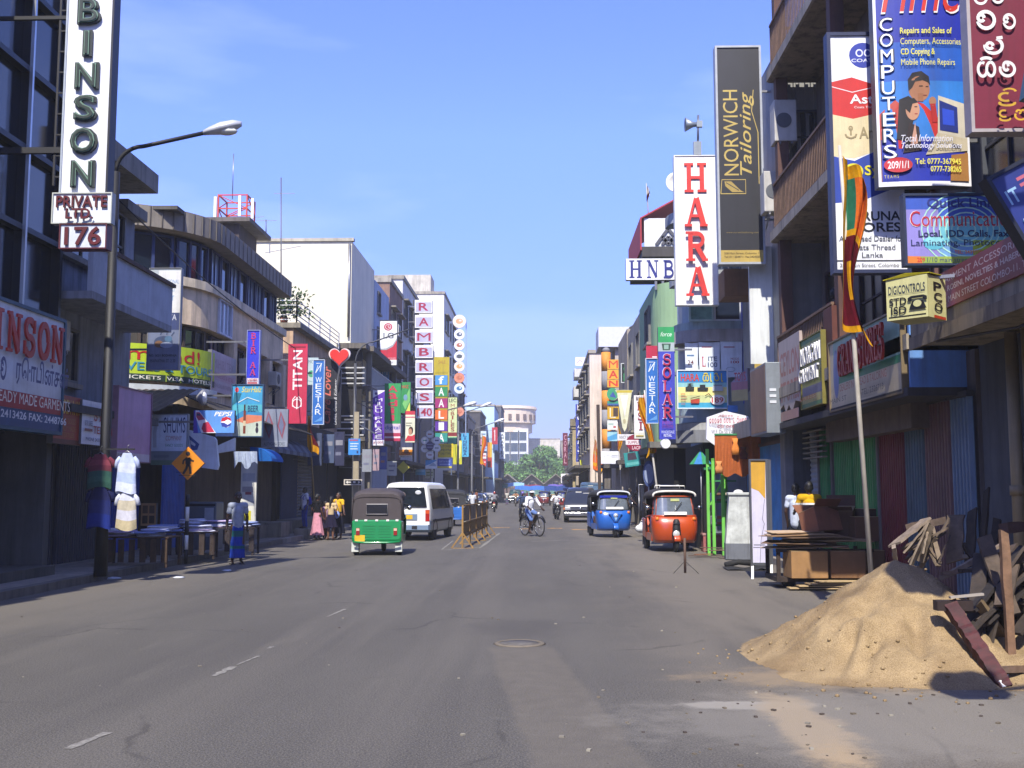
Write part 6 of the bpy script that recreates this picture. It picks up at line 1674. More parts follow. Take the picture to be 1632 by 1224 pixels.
# ============================================================ LAMP POSTS, POLES, FLAGS
def lamp_post(label, base, hpole, arm, rise, lean=0, r0=.09, c='1a1b20', group=None, head=1.0, headc='c9ccd0'):
 t = thing('street_lamp', label, 'street lamp', base, 0, group)
 m = mat(c, .6, .25, 3, .2, .3)
 MB().tube([(0, 0, 0), (0, 0, 1.2), (0, 0, hpole)], [r0 * 1.25, r0, r0 * .8], m, 10).build('pole', t)
 sx = 1 if arm[0] > 0 else -1
 pts = [(0, 0, hpole)]
 for i in range(1, 9):
  a = pi / 2 * i / 8
  pts.append((sx * .7 * (1 - cos(a)) * abs(arm[0]) / 2.2, 0, hpole + rise * .62 * sin(a)))
 e = V((arm[0], arm[1], hpole + rise))
 pts.append(tuple(e))
 MB().tube(pts, r0 * .42, m, 8).build('arm', t)
 d = (e - V(pts[-2])).normalized()
 h = MB()
 n = 8
 rings = []
 for f, w_, z0, z1 in ((0, .06, -.04, .05), (.1, .1, -.05, .08), (.3, .15, -.09, .12), (.52, .14, -.08, .11), (.66, .05, -.03, .06)):
  c_ = e + d * f * head
  rings.append([c_ + V((0, w_ * head * cos(2 * pi * k / 12), (z1 if sin(2 * pi * k / 12) > 0 else -z0) * head * sin(2 * pi * k / 12))) for k in range(12)])
 h.loft(rings, mat(headc, .4, .15, 3, .3))
 h.build('lamp_head', t)
 g = MB()
 g.ball(e + d * .4 * head - V((0, 0, .06 * head)), (.2 * head, .11 * head, .07 * head), mat('e4e4d8', .2, .05), 10, 6)
 g.build('lens', t)
 return t
p = V((-8.05, 19.6, 0))
lamp_post('tall dark street lamp with a curved arm by the shirt stall and vertical letter sign', (p.x, p.y, 0.1), 7.6, (1.62, .15, 0), .8, 0, .1, head=1.1)
p = at(563, 800, 46)
lamp_post('slender street lamp on a concrete post with a long rising arm near the heart sign', (p.x, 46, 0.1), 7.1, (2.35, 0, 0), 1.5, 0, .075, '4a4c52', None, .01)
p = at(668, 740, 82)
lamp_post('street lamp whose white head hangs before the coloured letter boxes', (p.x, 82, .1), 6.6, (3.4, 0, 0), 1.5, 0, .09, '6a6c74', 'far street lamps', 1.6, 'dfe2e6')
p = at(752, 740, 105)
lamp_post('farthest street lamp with a white head against the pale blue block', (p.x, 105, .1), 7.0, (2.2, 0, 0), 1.3, 0, .1, '6a6c74', 'far street lamps', 1.6, 'dfe2e6')
p = at(745, 700, 98)
lamp_post('street lamp with twin mast end above the sky blue vertical sign', (p.x - .4, 92, .1), 7.6, (1.9, 0, 0), 1.2, 0, .1, '6a6c74', 'far street lamps', 1.6, 'dfe2e6')
# concrete post with a blue plate and an arrow board
p, q = gnd(562, 852), at(566, 655, 0.1 + gnd(562, 852).y)
t = thing('concrete_post', 'square concrete utility post between the school group and the green three-wheeler', 'post', (p.x, p.y + .5, 0))
MB().prism([(-.13, 0), (.13, 0), (.09, q.z), (-.09, q.z)], (1, 0, 0), (0, 0, 1), (0, .2, 0), conc('a39880', .5)).build('shaft', t)
mb = MB()
mb.bar((-.5, .1, q.z - .3), (.5, .1, q.z - .3), .06, .06, STEEL)
mb.bar((.1, .1, q.z - .5), (.8, .3, q.z - .9), .04, .04, STEEL)
mb.build('crossarm', t)
sign((555, 699, 574, 725), p.y + .3, 'blue notice plate with white lines fixed on the concrete utility post', [('R', .1, .86, .8, .94, 'b0506c'), ('R', .15, .66, .85, .72, 'd0e0f0'), ('R', .15, .5, .75, .56, 'd0e0f0'), ('R', .15, .34, .8, .4, 'd0e0f0'), ('R', .7, .1, .85, .25, '2c3c6c')], '3c8cd8', 'notice_plate', th=.04)
sign((548, 764, 577, 773), p.y + .3, 'low white board with black arrows on the concrete utility post', [('R', .05, .15, .95, .85, '2c2c30'), ('P', [(.1, .5), (.22, .8), (.22, .2)], 'e0dcd4'), ('R', .22, .4, .42, .6, 'e0dcd4'), ('R', .5, .35, .64, .7, 'e0dcd4'), ('P', [(.9, .5), (.78, .8), (.78, .2)], 'e0dcd4')], 'd8d0c4', 'direction_sign', th=.03)
# pedestrian warning sign
p = gnd(296, 900)
t = thing('crossing_sign', 'orange diamond pedestrian sign on a black and white banded post', 'road sign', (p.x, p.y, 0.02))
hz = at(294, 740, p.y).z
mb = MB()
z = 0
k = 0
while z < hz - .75:
 z2 = min(z + .32, hz - .7)
 mb.tube([(0, 0, z), (0, 0, z2)], .042, WHT if k % 2 else BLK, 10)
 z = z2
 k += 1
mb.build('post', t)
s_ = at(320, 740, p.y).x - at(294, 740, p.y).x
MB().prism([(0, -s_), (s_, 0), (0, s_), (-s_, 0)], (1, 0, 0), (0, 0, 1), (0, .03, 0), mat('e08a18', .45, .1, 3), (0, -.07, hz)).build('plate', t)
MB().prism([(0, -s_ * 1.03), (s_ * 1.03, 0), (0, s_ * 1.03), (-s_ * 1.03, 0)], (1, 0, 0), (0, 0, 1), (0, .012, 0), mat('5c3c14', .5), (0, -.035, hz)).build('backing', t)
fc = Face(1, 1, .072, .003)
man = MB()
q = []
def wk(pts, w_):
 qq = []
 stroke(pts, w_, qq)
 for f in qq:
  man.add([(x, -.074, hz + z) for x, z in f], [(0, 1, 2, 3)], BLK)
wk([(.0, .12), (.01, -.02)], .12)
wk([(.0, .0), (-.03, -.12), (-.1, -.24)], .055)
wk([(.01, .0), (.06, -.1), (.07, -.24)], .055)
wk([(-.02, .13), (-.1, .06), (-.11, -.02)], .04)
wk([(.02, .13), (.09, .06), (.14, .05)], .04)
man.add([(.05 * cos(2 * pi * i / 14), -.076, hz + .22 + .05 * sin(2 * pi * i / 14)) for i in range(14)], [tuple(range(14))], BLK)
wk([(-.26, -.2), (-.12, -.2)], .012)
wk([(-.2, -.27), (.2, -.27)], .012)
man.build('walking_figure', t)
# yellow diamond seen beyond
p = at(643, 745, 60)
t = thing('crossing_sign', 'far yellow diamond sign on a thin post under the orange bird board', 'road sign', (p.x, 60, 0))
MB().tube([(0, 0, 0), (0, 0, p.z + .3)], .04, STEEL, 8).build('post', t)
MB().prism([(0, -.36), (.36, 0), (0, .36), (-.36, 0)], (1, 0, 0), (0, 0, 1), (0, .03, 0), mat('b8b03c', .5), (0, -.08, p.z)).build('plate', t)
# flags
FY, FM, FG, FO = cloth('cc9210'), cloth('5c0e1c'), cloth('2a6c50'), cloth('d06420')
def limp_flag(name, label, top, pole_r, base, length, width, cols, seed, side=1):
 """flag pole from base to top with a limp flag hanging from the upper end"""
 rng = random.Random(seed)
 base, top = V(base), V(top)
 t = thing('flag_pole', 'pole', 'flag pole', base)
 t['label'] = label[0]
 MB().tube([(0, 0, 0), (top - base) * .5, top - base], [pole_r, pole_r * .9, pole_r * .6], mat(label[2], .7, .2, 5, 0, .3), 8).build('pole', t)
 d = (base - top).normalized()
 s0 = top + d * .12
 f = thing('flag', label[1], 'flag', s0)
 ux = V((1, 0, 0))
 nrow, ncol = 26, 18
 mb = MB()
 P = []
 ph = rng.uniform(0, 6)
 for i in range(nrow + 1):
  v = i / nrow
  row = []
  bunch = .5 + .5 * v ** .7
  for j in range(ncol + 1):
   u = j / ncol
   x = side * width * bunch * (u * .8 + .1 * sin(u * 9 + ph + v * 2)) * (.65 + .35 * sin(v * 5 + ph)) - width * .2 * side * v
   y = .07 * sin(u * 16 + ph + v * 3) * (1 - .3 * v)
   z = -v * length - u * length * .16 * (1 - v * .2) - .05 * sin(u * 7)
   row.append(V((x, y - pole_r * 1.5, z)) + d * 0)
  P.append(row)
 # follow the lean of the pole
 for i in range(nrow + 1):
  off = d * (i / nrow * length)
  off.z = 0
  P[i] = [q + off for q in P[i]]
 for i in range(nrow):
  for j in range(ncol):
   m = cols(i / nrow, j / ncol)
   mb.add([P[i][j], P[i][j + 1], P[i + 1][j + 1], P[i + 1][j]], [(0, 1, 2, 3)], m)
 # weld so that it shades smoothly
 mb.build('cloth', f)
 return t, f
def lanka(v, u):
 if v < .06 or v > .93 or u < .06 or u > .94:
  return FY
 if v < .36:
  return FG if u < .45 else FO
 if v < .42:
  return FY
 if .55 < v < .8 and .35 < u < .6:
  return FY
 return FM
b = gnd(1392, 905)
b = V((b.x, 14.0, 0))
b.x = at(1391, 905, 14.0).x
limp_flag('flag_pole', ('tall pale leaning flag pole rising behind the sand heap', 'limp maroon, yellow, green and orange striped flag on the tall leaning pole', 'b8b2a4'), at(1338, 232, 13.4), .035, b, 2.15, .72, lanka, 3, 1)
def yellow(v, u):
 return FY if (u > .15 and not (.3 < v < .5 and u > .7)) else FO
limp_flag('flag_pole', ('bamboo flag pole standing by the school group on the shady pavement', 'limp yellow and maroon flag on the bamboo pole by the shady pavement', 'a88c58'), at(492, 655, 40), .035, (at(503, 800, 40).x, 40, .6), 1.35, .5, lambda v, u: FY if u < .5 or v > .8 else FM, 5, 1)
limp_flag('flag_pole', ('white leaning flag pole behind the orange three-wheeler', 'large ragged yellow flag with orange edge before the maroon slab letter sign', 'c4c0b8'), at(1027, 622, 36), .04, (at(1056, 800, 36).x, 36, .15), 1.9, .62, yellow, 8, -1)
limp_flag('flag_pole', ('thin white flag pole between the kite shaped cloth and the blank white board', 'small yellow flag on the thin white pole near the kite shaped cloth', 'c4c0b8'), at(984, 672, 55), .035, (at(993, 790, 55).x, 55, .15), 1.3, .4, yellow, 2, 1)
limp_flag('flag_pole', ('far flag pole with a green foot on the shady pavement', 'small orange flag far away below the sky blue vertical sign', '8a8478'), at(768, 690, 112), .06, (at(770, 785, 112).x, 112, .15), 3.0, 1.2, lambda v, u: FO if u > .4 else FY, 4, 1)
limp_flag('flag_pole', ('far flag pole near the bright yellow pennant', 'orange and yellow flag folded to a point above the yellow pennant', '8a8478'), at(936, 690, 88), .05, (at(936, 785, 88).x, 88, .15), 2.6, .9, lambda v, u: FO if u < .5 else FY, 14, 1)
limp_flag('flag_pole', ('far flag pole beside the thin brown pole', 'orange flag with pale rings beside the thin brown pole', '8a8478'), at(948, 695, 76), .05, (at(950, 785, 76).x, 76, .15), 2.2, .9, lambda v, u: FO if (int(v * 8) + int(u * 3)) % 3 else FY, 24, 1)
limp_flag('flag_pole', ('little flag pole on the roof above the bank sign', 'little red and white flag on the roof above the bank sign', 'b8b2a4'), at(1030, 292, 38), .02, at(1034, 352, 38), .5, .2, lambda v, u: FM if v > .5 else cloth('d8d0c8'), 31, 1)
p, q = gnd(956, 830), at(953, 645, 60)
tag(MB().bar((p.x, 60, 0), (q.x, 60, q.z), .18, .18, mat('40322c', .8, .3, 4, 0, .3)).build('wooden_pole'), 'thin dark brown pole by the striped column', 'pole')
# hanging and standing small things on the sunny side
p = at(1034, 755, 41)
t = thing('road_sign', 'round blue edged road sign seen at an angle on a thin post', 'road sign', (p.x, 41, 0))
MB().tube([(0, .03, .1), (0, .03, p.z + .3)], .03, STEEL, 8).build('post', t)
mb = MB()
mb.lathe([(.01, -.02), (.5, -.02), (.5, .0), (.01, .0)], mat('3c4c7c', .4), 24, (0, 0, p.z), 'y', False, .45)
mb.lathe([(.01, -.03), (.38, -.03), (.38, -.02)], mat('8c98b4', .4), 24, (0, 0, p.z), 'y', False, .45)
mb.build('plate', t)
# ============================================================ STALLS AND CLUTTER
def table(label, x, y, w_, d_, h_, rz=0, c='4a3626'):
 t = thing('market_table', label, 'table', (x, y, .1), rz)
 m = wood(c)
 mb = MB()
 for i in range(5):
  mb.box(-w_ / 2, w_ / 2, -d_ / 2 + i * d_ / 5, -d_ / 2 + (i + .93) * d_ / 5, h_ - .03, h_, m)
 mb.build('tabletop', t)
 for sx in (-1, 1):
  for sy in (-1, 1):
   MB().bar((sx * (w_ / 2 - .05), sy * (d_ / 2 - .05), 0), (sx * (w_ / 2 - .05), sy * (d_ / 2 - .05), h_ - .03), .05, .05, m).build('leg', t)
 mb = MB()
 for k in range(7):
  x_ = -w_ / 2 + .08 + k * (w_ - .16) / 6
  mb.box(x_ - .06, x_ + .06, -d_ / 2 - .0, -d_ / 2 + .02, .1, h_ - .05, m)
 mb.build('front_boards', t)
 return t
def folded(label, p, w_, d_, cs, n, seed, group):
 """an untidy pile of folded clothes"""
 rng = random.Random(seed)
 t = thing('clothes_pile', label, 'clothes', p, 0, group)
 z = 0
 for i in range(n):
  a, b_ = rng.uniform(.7, 1) * w_ / 2, rng.uniform(.7, 1) * d_ / 2
  ox, oy = rng.uniform(-.1, .1) * w_, rng.uniform(-.1, .1) * d_
  h_ = rng.uniform(.02, .05)
  mb = MB()
  nn = 12
  ring = lambda k, zz: [V((ox + a * k * (abs(cos(q)) ** .5 * (1 if cos(q) > 0 else -1)), oy + b_ * k * (abs(sin(q)) ** .5 * (1 if sin(q) > 0 else -1)), zz + rng.uniform(-.008, .008))) for q in [2 * pi * (j + .5) / nn for j in range(nn)]]
  mb.loft([ring(.92, z), ring(1, z + h_ * .3), ring(1, z + h_ * .7), ring(.9, z + h_)], cloth(rng.choice(cs)))
  mb.build('garment', t)
  z += h_ * .95
 return t
table('low wooden stall table with slatted front beneath the hanging shirts', -8.35, 22.3, 1.5, .9, .62)
table('dark wooden stall table behind the banded sign post', -8.3, 24.8, 1.6, .8, .62, .2, '3a2c26')
table('long stall table with clothes near the man in the sarong', -7.9, 26.3, 1.9, .9, .68, .1, '30262a')
PALE = ['c4c8e0', 'a8b4d8', 'd8d8e4', '8c9ccc', 'b8a8c8', 'e0e0ea']
for i, (x, y, s_, lb) in enumerate(((-8.75, 22.25, 3, 'whitish folded garments at the near end of the slatted stall table'), (-8.1, 22.35, 4, 'bluish folded garments at the far end of the slatted stall table'), (-8.7, 24.7, 5, 'lilac folded garments on the table behind the banded sign post, near end'), (-7.9, 24.85, 6, 'pale folded garments on the table behind the banded sign post, far end'), (-8.5, 26.3, 7, 'blue and white clothes heap next to the grey cooler cabinet'), (-7.85, 26.3, 8, 'pinkish clothes heap in the middle of the long stall table'), (-7.25, 26.3, 9, 'light clothes heap nearest the man in the sarong'))):
 folded(lb, (x, y, .1 + (.62 if y < 25 else .68)), .7, .75, PALE, 5, s_, 'clothes piles on the stall tables')
def shirt(label, p, w_, h_, body, cs, seed, group='shirts hanging by the dark lamp post', sleeves=True):
 rng = random.Random(seed)
 t = thing('hanging_shirt', label, 'shirt', p, 0, group)
 n, k = 12, 16
 rings = []
 for i in range(n + 1):
  v = i / n
  ww = w_ / 2 * ((.45 + 1.6 * v) if v < .3 else .93 + .12 * v)
  ww = min(ww, w_ / 2 * 1.05)
  rings.append([V((ww * cos(2 * pi * j / k), (.04 + .03 * v + .025 * v * sin(j * 2.1 + seed)) * sin(2 * pi * j / k) + .03 * v * sin(j * 1.3 + seed + 3 * v), -v * h_ - .03 * v * sin(j * .8 + seed))) for j in range(k)])
 mb = MB()
 for i in range(n):
  mb.loft([rings[i], rings[i + 1]], cloth(cs[int(i / n * len(cs))]), True, False)
 mb.build('body', t)
 if sleeves:
  for sx in (-1, 1):
   sb = MB()
   sb.tube([(sx * w_ * .36, 0, -.1 * h_), (sx * w_ * .49, .01, -.2 * h_), (sx * w_ * .55, .02, -.38 * h_)], [.03, .042, .05], cloth(cs[0]), 10)
   sb.build('sleeve', t)
 mb = MB()
 mb.tube([(-.14, 0, -.06), (0, 0, .04), (.14, 0, -.06)], .01, STEEL, 6)
 mb.tube([(0, 0, .04), (0, 0, .12), (.03, 0, .15)], .006, STEEL, 6)
 mb.build('hanger', t)
 return t
pz = at(160, 724, 19.3)
shirt('plaid maroon and green shirt hanging on the dark lamp post', pz, .46, .62, None, ['6c3040', '7c3c48', '64303c', '2c5048', '34584c', '284840'], 1)
pz = at(160, 775, 19.3)
shirt('dark navy shirt hanging under the plaid shirt', pz, .44, .75, None, ['1c2048', '20285c', '1c2c74'], 2)
pz = at(203, 722, 19.3)
shirt('white printed shirt hanging beside the dark lamp post', pz, .36, .72, None, ['b8c4e4', 'c4cce8', 'a8b8dc', 'c8d0ec'], 3)
pz = at(203, 782, 19.3)
shirt('pale checked shirt hanging below the white printed shirt', pz, .36, .7, None, ['c8ccdc', 'b8b09c', 'c0c0cc', 'b4a888'], 4)
b0, b1 = at(146, 716, 19.4), at(215, 716, 19.4)
tag(MB().bar(b0, b1, .03, .03, BLK).build('hanging_rail'), 'thin dark rail across the lamp post from which the shirts hang', 'rail')
# cooler cabinet, posters, pallets on the shady side
p = gnd(318, 870)
t = thing('cooler_cabinet', 'grey metal cooler cabinet with a white label behind the clothes stall', 'cabinet', (at(318, 850, 28).x, 28.0, .12))
MB().box(-.42, .42, 0, .7, 0, 1.25, mat('5c6878', .5, .2, 3, .2)).build('case', t, bev=.03)
MB().box(.12, .36, -.012, 0, .35, 1.1, mat('a0a8b4', .5)).build('label_plate', t)
MB().box(-.4, .4, -.01, .0, 1.14, 1.2, BLK).build('trim', t)
sign((382, 735, 407, 842), 30.0, 'wall of torn white posters with a yellow strip beside the blue shutter', [('R', .1, .7, .9, .82, 'b8bcc4'), ('R', .1, .54, .8, .62, 'a4a0a4'), ('R', .3, .5, .7, .54, '9c5058'), ('R', .05, .12, .7, .26, 'c8c034'), ('R', .1, .34, .9, .4, 'a8acb4')], 'd8d8d0', 'poster', 'poster')
sign((224, 802, 248, 838), 26.8, 'tan wooden opening with a window grid under the blue shutters', [('R', .1, .1, .45, .45, '4c3c30'), ('R', .55, .1, .9, .45, '4c3c30'), ('R', .1, .55, .45, .9, '6c5440'), ('R', .55, .55, .9, .9, '6c5440')], 'c89868', 'wooden_hatch', 'hatch')
t = thing('wall_lamp', 'round grey wall lamp with a bright white face under the dark iron awning', 'lamp', at(322, 634, 27.2))
MB().lathe([(.04, -.15), (.2, .0), (.2, .06), (.01, .06)], mat('8c8c90', .5), 16, (0, 0, 0), 'x').build('shade', t)
MB().lathe([(.17, .05), (.12, .1), (.01, .12)], mat('f4f4f0', .3), 16, (0, 0, 0), 'x').build('face', t)
for x_, y_, z_, w_, h_, lb in ((-9.1, 36.0, .13, 1.1, .5, 'long'), (-8.25, 37.6, .0, .5, .36, 'short')):
 tag(MB().box(x_ - w_ / 2, x_ + w_ / 2, y_ - .6, y_ + .6, z_, z_ + h_, conc('8a8478', .6)).build('concrete_block', bev=.02), f'{lb} grey concrete block on the pavement edge before the ribbed shutters', 'block')
# striped awning and blue awning over the shops
p0, p1 = at(408, 714, 33), at(466, 735, 36)
t = thing('shop_awning', 'blue and grey striped cloth awning beneath the lozenge patterned board', 'awning', (-9.3, 33, 3.0))
mb = MB()
for i in range(12):
 c = cloth('5c6478' if i % 2 else '7a8294')
 y0, y1 = i * .5, (i + 1) * .5
 pr = [(0, .55), (.4, .45), (.75, .25), (.95, .0), (.95, -.12)]
 for (xa, za), (xb, zb) in zip(pr, pr[1:]):
  mb.add([(xa, y0, za), (xa, y1, za), (xb, y1, zb), (xb, y0, zb)], [(0, 1, 2, 3)], c)
mb.build('cloth', t, solid=.01)
mb = MB()
for y in (0, 3, 6):
 mb.tube([(0, y, 0), (.95, y, 0)], .02, STEEL, 6)
mb.build('frame', t)
t = thing('shop_awning', 'bright blue arched cloth awning beside the beach poster sign', 'awning', (at(398, 735, 31).x, 31, at(398, 735, 31).z))
mb = MB()
n = 8
for i in range(n):
 a0, a1 = pi / 2 * i / n, pi / 2 * (i + 1) / n
 mb.add([(0, 0, .0), (.65 * cos(a0), 0, .42 * sin(a0)), (.65 * cos(a1), 0, .42 * sin(a1))], [(0, 1, 2)], cloth('1c5ca8'))
 mb.add([(.65 * cos(a0), 0, .42 * sin(a0)), (.65 * cos(a0), 1.4, .42 * sin(a0)), (.65 * cos(a1), 1.4, .42 * sin(a1)), (.65 * cos(a1), 0, .42 * sin(a1))], [(0, 1, 2, 3)], cloth('2468b8'))
mb.build('cloth', t)
t = thing('cloth_bundle', 'rumpled white plastic cloth hung below the small light box', 'cloth', at(372, 738, 27.4))
mb = MB()
for i in range(10):
 x = i * .06
 mb.add([(x, .03 * sin(i * 2), .3), (x + .06, .03 * sin(i * 2 + 2), .3), (x + .07, .06 * sin(i * 2 + 3), -.06 + .1 * sin(i)), (x + .01, .06 * sin(i * 2 + 1), -.06 + .1 * sin(i - 1))], [(0, 1, 2, 3)], cloth('a8b4c8'))
mb.build('cloth', t)
for x, y, s_, lb in ((-8.1, 20.3, .16, 'crumpled white plastic bag on the ground near the lamp post foot'), (-6.9, 20.5, .11, 'flat white scrap of plastic on the ground before the stall table'), (-6.5, 22.3, .1, 'white paper scrap by the feet of the man in the sarong')):
 rng = random.Random(int(x * 100))
 mb = MB()
 mb.loft([[V((x + s_ * k * cos(a) * rng.uniform(.7, 1.2), y + s_ * k * sin(a) * rng.uniform(.7, 1.2), z)) for a in [2 * pi * j / 9 for j in range(9)]] for k, z in ((.9, .0), (1, .012), (.6, .03), (.1, .025))], mat('c8ccd4', .6, .3))
 tag(mb.build('litter_bag'), lb, 'litter')
rng = random.Random(4)
mb = MB()
pm = [mat(c, .8, .2) for c in ('7c766a', '6a6050', '4a4038', '969080')]
for i in range(150):
 px, py = rng.uniform(880, 1640), rng.uniform(900, 1224)
 if rng.random() < .5:
  px, py = rng.gauss(1260, 130), rng.gauss(1140, 45)
 if rng.random() < .15:
  px, py = rng.uniform(0, 800), rng.uniform(910, 1180)
 if py < 880:
  continue
 g = gnd(px, py)
 s_ = rng.uniform(.004, .018)
 a = rng.uniform(0, 3)
 mb.box(-s_, s_, -s_ * .7, s_ * .7, 0, s_ * .7, rng.choice(pm), Matrix.Translation((g.x, g.y, 0)) @ Matrix.Rotation(a, 4, 'Z'))
tag(mb.build('gravel_litter'), kind='stuff')
# green timber stall frame with brown tarpaulin
t = thing('market_stall', 'bright green timber stall frame with shelves on the sunny pavement', 'stall', (at(1137, 880, 27.8).x, 27.8, .0))
gp = mat('6cc048', .6, .15, 4, 0, .2)
gp2 = mat('2c7c4c', .7, .2, 4)
sx = lambda px: at(px, 800, 27.8).x - t.location.x
for i, (px, y, zt) in enumerate(((1131, .25, 2.75), (1137, 0, 2.5), (1152, 0, 2.25), (1157, .3, 2.25), (1167, .9, 2.2), (1176, .1, 1.5))):
 MB().bar((sx(px), y, 0), (sx(px), y, zt), .075, .075, gp).build('post', t)
mb = MB()
for z in (.75, 1.35, 1.9):
 mb.box(sx(1139), sx(1178), .35, .95, z, z + .04, gp2)
mb.build('shelf', t)
mb = MB()
mb.bar((sx(1131), .2, 2.25), (sx(1200), .5, 2.28), .07, .07, gp2)
mb.bar((sx(1131), .9, 2.25), (sx(1200), .9, 2.28), .06, .06, gp2)
mb.bar((sx(1133), .1, 1.3), (sx(1152), .1, 1.9), .06, .04, gp)
mb.build('rail', t)
rng = random.Random(8)
for i in range(7):
 g = thing('shelf_goods', f'{("white", "reddish", "grey", "yellow", "blue", "brown", "cream")[i]} package on the shelves of the bright green stall', 'package', (t.location.x + sx(1142 + (i % 4) * 8), 28.3, (.79 if i < 4 else 1.39)), 0, 'packages on the green stall')
 c = ('d8d4d0', '9c4c40', '7c8084', 'c8a840', '5c7ca8', '6c4c38', 'd0c4a8')[i]
 MB().box(-.07, .07, -.1, .1, 0, .22, mat(c, .6)).build('carton', g, bev=.01)
 MB().box(-.071, .071, -.102, -.1, .06, .14, mat('8c8c8c', .6)).build('label_band', g)
t = thing('tarpaulin', 'brown and orange cloth and leather goods hanging over the green stall', 'tarpaulin', (at(1172, 760, 26.9).x, 26.9, 2.15))
mb = MB()
n = 14
for i in range(n):
 xa, xb = -.5 + i * 1.15 / n, -.5 + (i + 1) * 1.15 / n
 za, zb = .05 * sin(i * 1.3), .05 * sin(i * 1.3 + 1.3)
 ya, yb = .06 * sin(i * 2.1), .06 * sin(i * 2.1 + 2.1)
 mb.add([(xa, ya, za - .1), (xb, yb, zb - .1), (xb, .0, .9), (xa, .0, .9)], [(0, 1, 2, 3)], cloth('a85c30'))
mb.build('cloth', t)
for x, z, h_, c in ((.0, .4, .42, 'd8843c'), (-.42, -.05, .3, 'd08c54'), (.2, .3, .3, '5c2c1c')):
 mb = MB()
 mb.loft([[V((x + w_ * cos(a), -.09 + .03 * sin(a), z + zz)) for a in [2 * pi * k / 10 for k in range(10)]] for w_, zz in ((.09, 0), (.1, h_ * .4), (.05, h_ * .7), (.08, h_))], cloth(c))
 mb.build('bag', t)
MB().bar((-.5, 0, .92), (.66, 0, .92), .04, .04, gp2).build('rail', t)
t = thing('umbrella', 'small blue and green stall umbrella edge beside the green stall posts', 'umbrella', (at(1117, 745, 30).x, 30, .1))
MB().tube([(0, 0, 0), (0, 0, 2.75)], .02, STEEL, 8).build('pole', t)
mb = MB()
for k in range(8):
 a0, a1 = 2 * pi * k / 8, 2 * pi * (k + 1) / 8
 mb.add([(0, 0, 2.7), (.32 * cos(a0), .32 * sin(a0), 2.3), (.32 * cos(a1), .32 * sin(a1), 2.3)], [(0, 1, 2)], cloth('3c78b0' if k % 2 else '3c9060'))
mb.build('canopy', t, solid=.01)
t = thing('plinth', 'low red painted plinth behind the green stall', 'plinth', (at(1150, 850, 29.6).x, 29.6, 0))
MB().box(-.5, 1.0, 0, .4, 0, .45, mat('a05c58', .8, .25, 3, 0, .3)).build('body', t, bev=.015)
MB().box(-.52, 1.02, -.02, .42, .45, .5, mat('a87c74', .8)).build('coping', t)
# tapered metal cabinet
p = gnd(1180, 893)
t = thing('utility_cabinet', 'tapered peeling white metal cabinet beside the standing banner', 'cabinet', (p.x, p.y, 0.02), -.1)
k_ = p.y / 1700
w0, w1, h_ = 44 * k_ * .5, 30 * k_ * .5, 100 * k_
mb = MB()
ring = lambda w_, z: [V((-w_, 0, z)), V((w_, 0, z)), V((w_, .5, z)), V((-w_, .5, z))]
mb.loft([ring(w0, .38), ring(w1, h_)], mat('c4c8c4', .6, .5, 3, 0, .6), True, True, False)
mb.build('body', t)
MB().loft([ring(w0 * 1.02, 0), ring(w0 * 1.02, .38)], conc('6c7078'), True, True, False).build('base', t)
MB().box(-w1 * 1.15, w1 * 1.15, -.04, .54, h_, h_ + .07, mat('b4b8b4', .6, .3)).build('lid', t, bev=.02)
MB().ball((0, .2, h_ + .07), (.12, .1, .07), cloth('d8d8d8')).build('bag', t)
# pull-up banner on feet
p = gnd(1213, 922)
t = thing('standing_banner', 'tall framed standing banner with amber top and white lower part', 'banner stand', (at(1200, 915, p.y).x, p.y, 0))
k_ = p.y / 1700
W_, H_ = 23 * k_, 184 * k_
root = t
MB().box(.0, W_, .002, .03, .3, H_, mat('d0cce0', .5, .08)).build('panel', t)
fc = Face(W_, H_ - .3, 0, .002)
fc.run([('R', .0, 0, 1, 1, 'cfcbe2'), ('P', [(0, .73), (.5, .7), (.95, .62), (1, 1), (0, 1)], 'cc9c34'), ('K', [(.9, .62), (.72, .42), (.85, .38), (.6, .22), (.5, .0)], .03, '4c4c58'), ('R', .06, .145, .9, .15, '5c5c68'), ('R', .1, .17, .85, .178, '8c8c98')])
o = fc.art.build('artwork', t)
o.location.z = .3
fm = mat('8c8f94', .35, .15, 3, .8)
mb = MB()
mb.box(-.03, 0, -.03, .06, .2, H_ + .03, fm)
mb.box(W_, W_ + .05, -.03, .06, .2, H_ + .03, fm)
mb.box(W_ + .06, W_ + .11, .0, .12, .2, H_ + .02, fm)
mb.box(0, W_, -.03, .06, H_, H_ + .03, fm)
mb.box(0, W_, -.03, .06, .25, .3, fm)
mb.build('frame', t)
for x in (0, W_ + .08):
 for sy in (-1, 1):
  MB().bar((x, .02, .26), (x + sy * .06, .02 + sy * .28, .0), .045, .03, WHT).build('foot', t)
# old steel rod in a tripod
p = gnd(1092, 913)
t = thing('iron_rod_stand', 'short rusty iron rod standing on thin tripod legs in the road', 'rod stand', (p.x, p.y, 0))
MB().tube([(0, 0, 0), (0, 0, .7)], .026, mat('5a4438', .8, .3), 8).build('rod', t)
for a in (-.6, -2.6, 1.5):
 MB().tube([(0, 0, .24), (.3 * cos(a), .3 * sin(a), 0)], .006, BLK, 6).build('leg', t)
